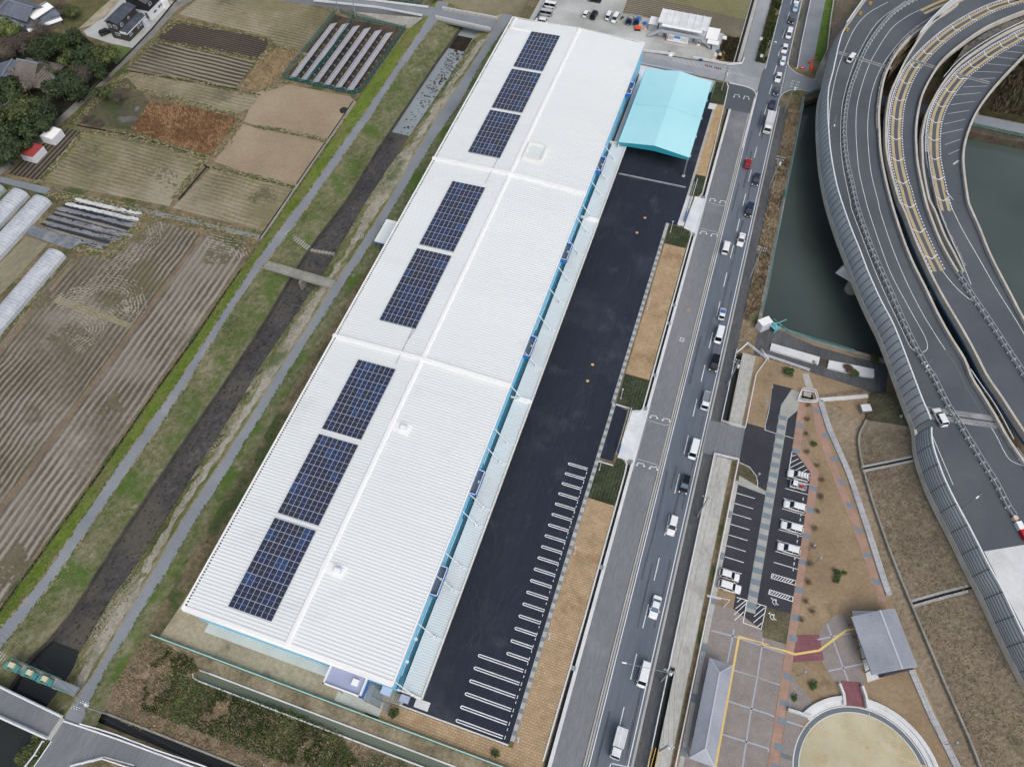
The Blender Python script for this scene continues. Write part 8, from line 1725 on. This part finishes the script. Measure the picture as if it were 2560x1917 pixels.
scatter('brush_field', line('A0 1080,1090 1230,860 1500,870 1970,980 1740,1290', zF), 9000, [('#6d5038', '#8a6747', '#a37f5b'), ('#8d6c4a', '#aa865e', '#bf9d74')], .5, .09, 'rust brown brush covering the plot behind the smoke', 'brush', 4, lambda x, y: zF)
scatter('straw', line('B0 0,530 170,395 340,430 420,440 210,650 70,740 0,750 A0 1990,720', zF), 5000, [('#6f5b3b', '#8d7650', '#a58d64'), ('#8a7450', '#a58d64', '#bba57c')], .4, .1, 'straw covered plot west of the ground solar panels', 'straw', 6, lambda x, y: zF)
scatter('hedge', [(5.9, 226.5), (8.9, 226.5), (9.3, 250), (9.5, 300), (6.2, 300), (5.9, 250)], 9000, [('#2d3a1c', '#43522a', '#5b6a38'), ('#4a4c2a', '#66663a', '#7f7a4c')], 1.0, .12, 'long rough green hedge on the west side of the main road', 'hedge', 7, None, .3)
scatter('weeds', rect(-6.2, -.8, 224.2, 237), 2500, [('#2b2a1c', '#3f3b28', '#575037')], .5, .1, 'dark weedy scrub beside the office', 'weeds', 8)
def bankz(x, y):
    a, b = xat(ce, y)+.3, xat(cf, y)-.3; return -2.2+(zP-.1+2.2)*min(1, max(0, (x-a)/(b-a)))
r0 = random.Random(21)
def genE():
    y = r0.uniform(-5, 212); a, b = xat(ce, y)+.3, xat(cf, y)-.3; return (a+(b-a)*min(1, abs(r0.gauss(0, .3))), y)
scatter('bank_grass', genE, 9000, greenc+[('#6a6a3c', '#858350', '#9a9766')], .25, .08, 'grass on the east bank of the canal', 'grass', 9, bankz)
def bankzw(x, y):
    a, b = xat(cc, y), xat(cd_, y)-.45; return zP+(-1.4-zP)*min(1, max(0, (x-a)/(b-a)))
def genW():
    y = r0.uniform(-5, 212); a, b = xat(cc, y), xat(cd_, y)-.45; return (a+(b-a)*r0.random(), y)
scatter('slope_grass', genW, 14000, [('#4b5834', '#627045', '#788454'), ('#74745a', '#8f8d74', '#aaa894')], .18, .08, 'rough grass on the west slope of the canal', 'grass', 10, bankzw)
def genB():
    y = r0.uniform(-5, 212); a, b = xat(ca, y)+.2, xat(cb, y)-.2; return (a+(b-a)*r0.random(), y)
scatter('verge_grass', genB, 9000, [('#55642f', '#6c7c3a', '#83924a'), ('#7d8450', '#93945f', '#a5a070')], .18, .08, 'bright green grass between the fields and the west canal path', 'grass', 11, lambda x, y: zF+(zP-zF)*min(1, max(0, (x-xat(ca, y))/(xat(cb, y)-xat(ca, y)))))
def slz(x, y): return .6+5.6*min(1, max(0, (x-xat(mid, y))/(xat(hi, y)-xat(mid, y))))
def genS():
    while 1:
        y = r0.uniform(16, 100); a, b = xat(mid, y), xat(hi, y); return (a+(b-a)*r0.random(), y)
scatter('dry_slope_grass', genS, 9000, [('#756a58', '#8c7f6a', '#a29580'), ('#82765f', '#9b8d74', '#b0a389'), ('#6b6954', '#817d63', '#979174')], .2, .09, 'dry brown grass on the slope below the noise wall', 'grass', 12, slz)
def mound(x, y): return 2.6*max(0, 1-((x-92)/18)**2)*max(0, min(1, (y-222)/6))
MB().loft([[(x, y, mound(x, y)+.02) for x in range(74, 131, 3)] for y in range(222, 300, 3)]).build('thicket_ground', bpy.data.materials['bush_ground'], **ST)
scatter('thicket', [(77, 224), (120, 224), (120, 290), (86, 262)], 12000, [('#3a3326', '#524937', '#685e48'), ('#4b4433', '#675d48', '#7d725b'), ('#4e4c36', '#626045', '#787556')], 1.5, .16, 'brown winter thicket on the bank inside the curve of the inner ramp', 'thicket', 13, mound, .3)
# smoke from the burning heap
def smoke():
    t = empty('smoke', tuple(line('A0 1130,960', 0)[0].xy)+(zF,), 0, 'wisp of white smoke drifting beside the rust brown brush', 'smoke')
    m = bpy.data.materials.new('smoke'); m.use_nodes = True; n = m.node_tree; n.nodes.clear(); o = n.nodes.new('ShaderNodeOutputMaterial'); v = n.nodes.new('ShaderNodeVolumePrincipled'); v.inputs['Color'].default_value = (.85, .9, 1, 1); v.inputs['Density'].default_value = .12; n.links.new(v.outputs[0], o.inputs['Volume'])
    m_ = MB(); r_ = random.Random(3)
    pts = [(0, 0, .2, .5), (-.3, -1.2, 1.0, .8), (-1.2, -2.8, 1.8, 1.0), (-2.2, -4.6, 2.6, 1.2)]
    rows = [[(x+r*math.cos(a*math.pi/5)*r_.uniform(.7, 1.2), y+.3*r*math.sin(a*math.pi/5), z+r*math.sin(a*math.pi/5)) for a in range(10)] for x, y, z, r in pts]
    m_.loft(rows, close=True); m_.add(rows[0], [tuple(range(9, -1, -1))]).add(rows[-1], [tuple(range(10))]); m_.build('plume', m, t)
smoke()
lump('ash_heap', line('A0 1140,900', zF)[0], .9, zF, flat('ash_grey', '#6b6a6c', .9), 'smouldering grey ash heap at the foot of the smoke', 'heap')
lump('dark_heap', line('B0 728,915', zF)[0], 1.4, zF, flat('dark_twig_heap', '#2c2a26', .9, vary=.3, scale=4), 'dark heap of twigs on the dry field below the solar panels', 'heap', flatn=.3)
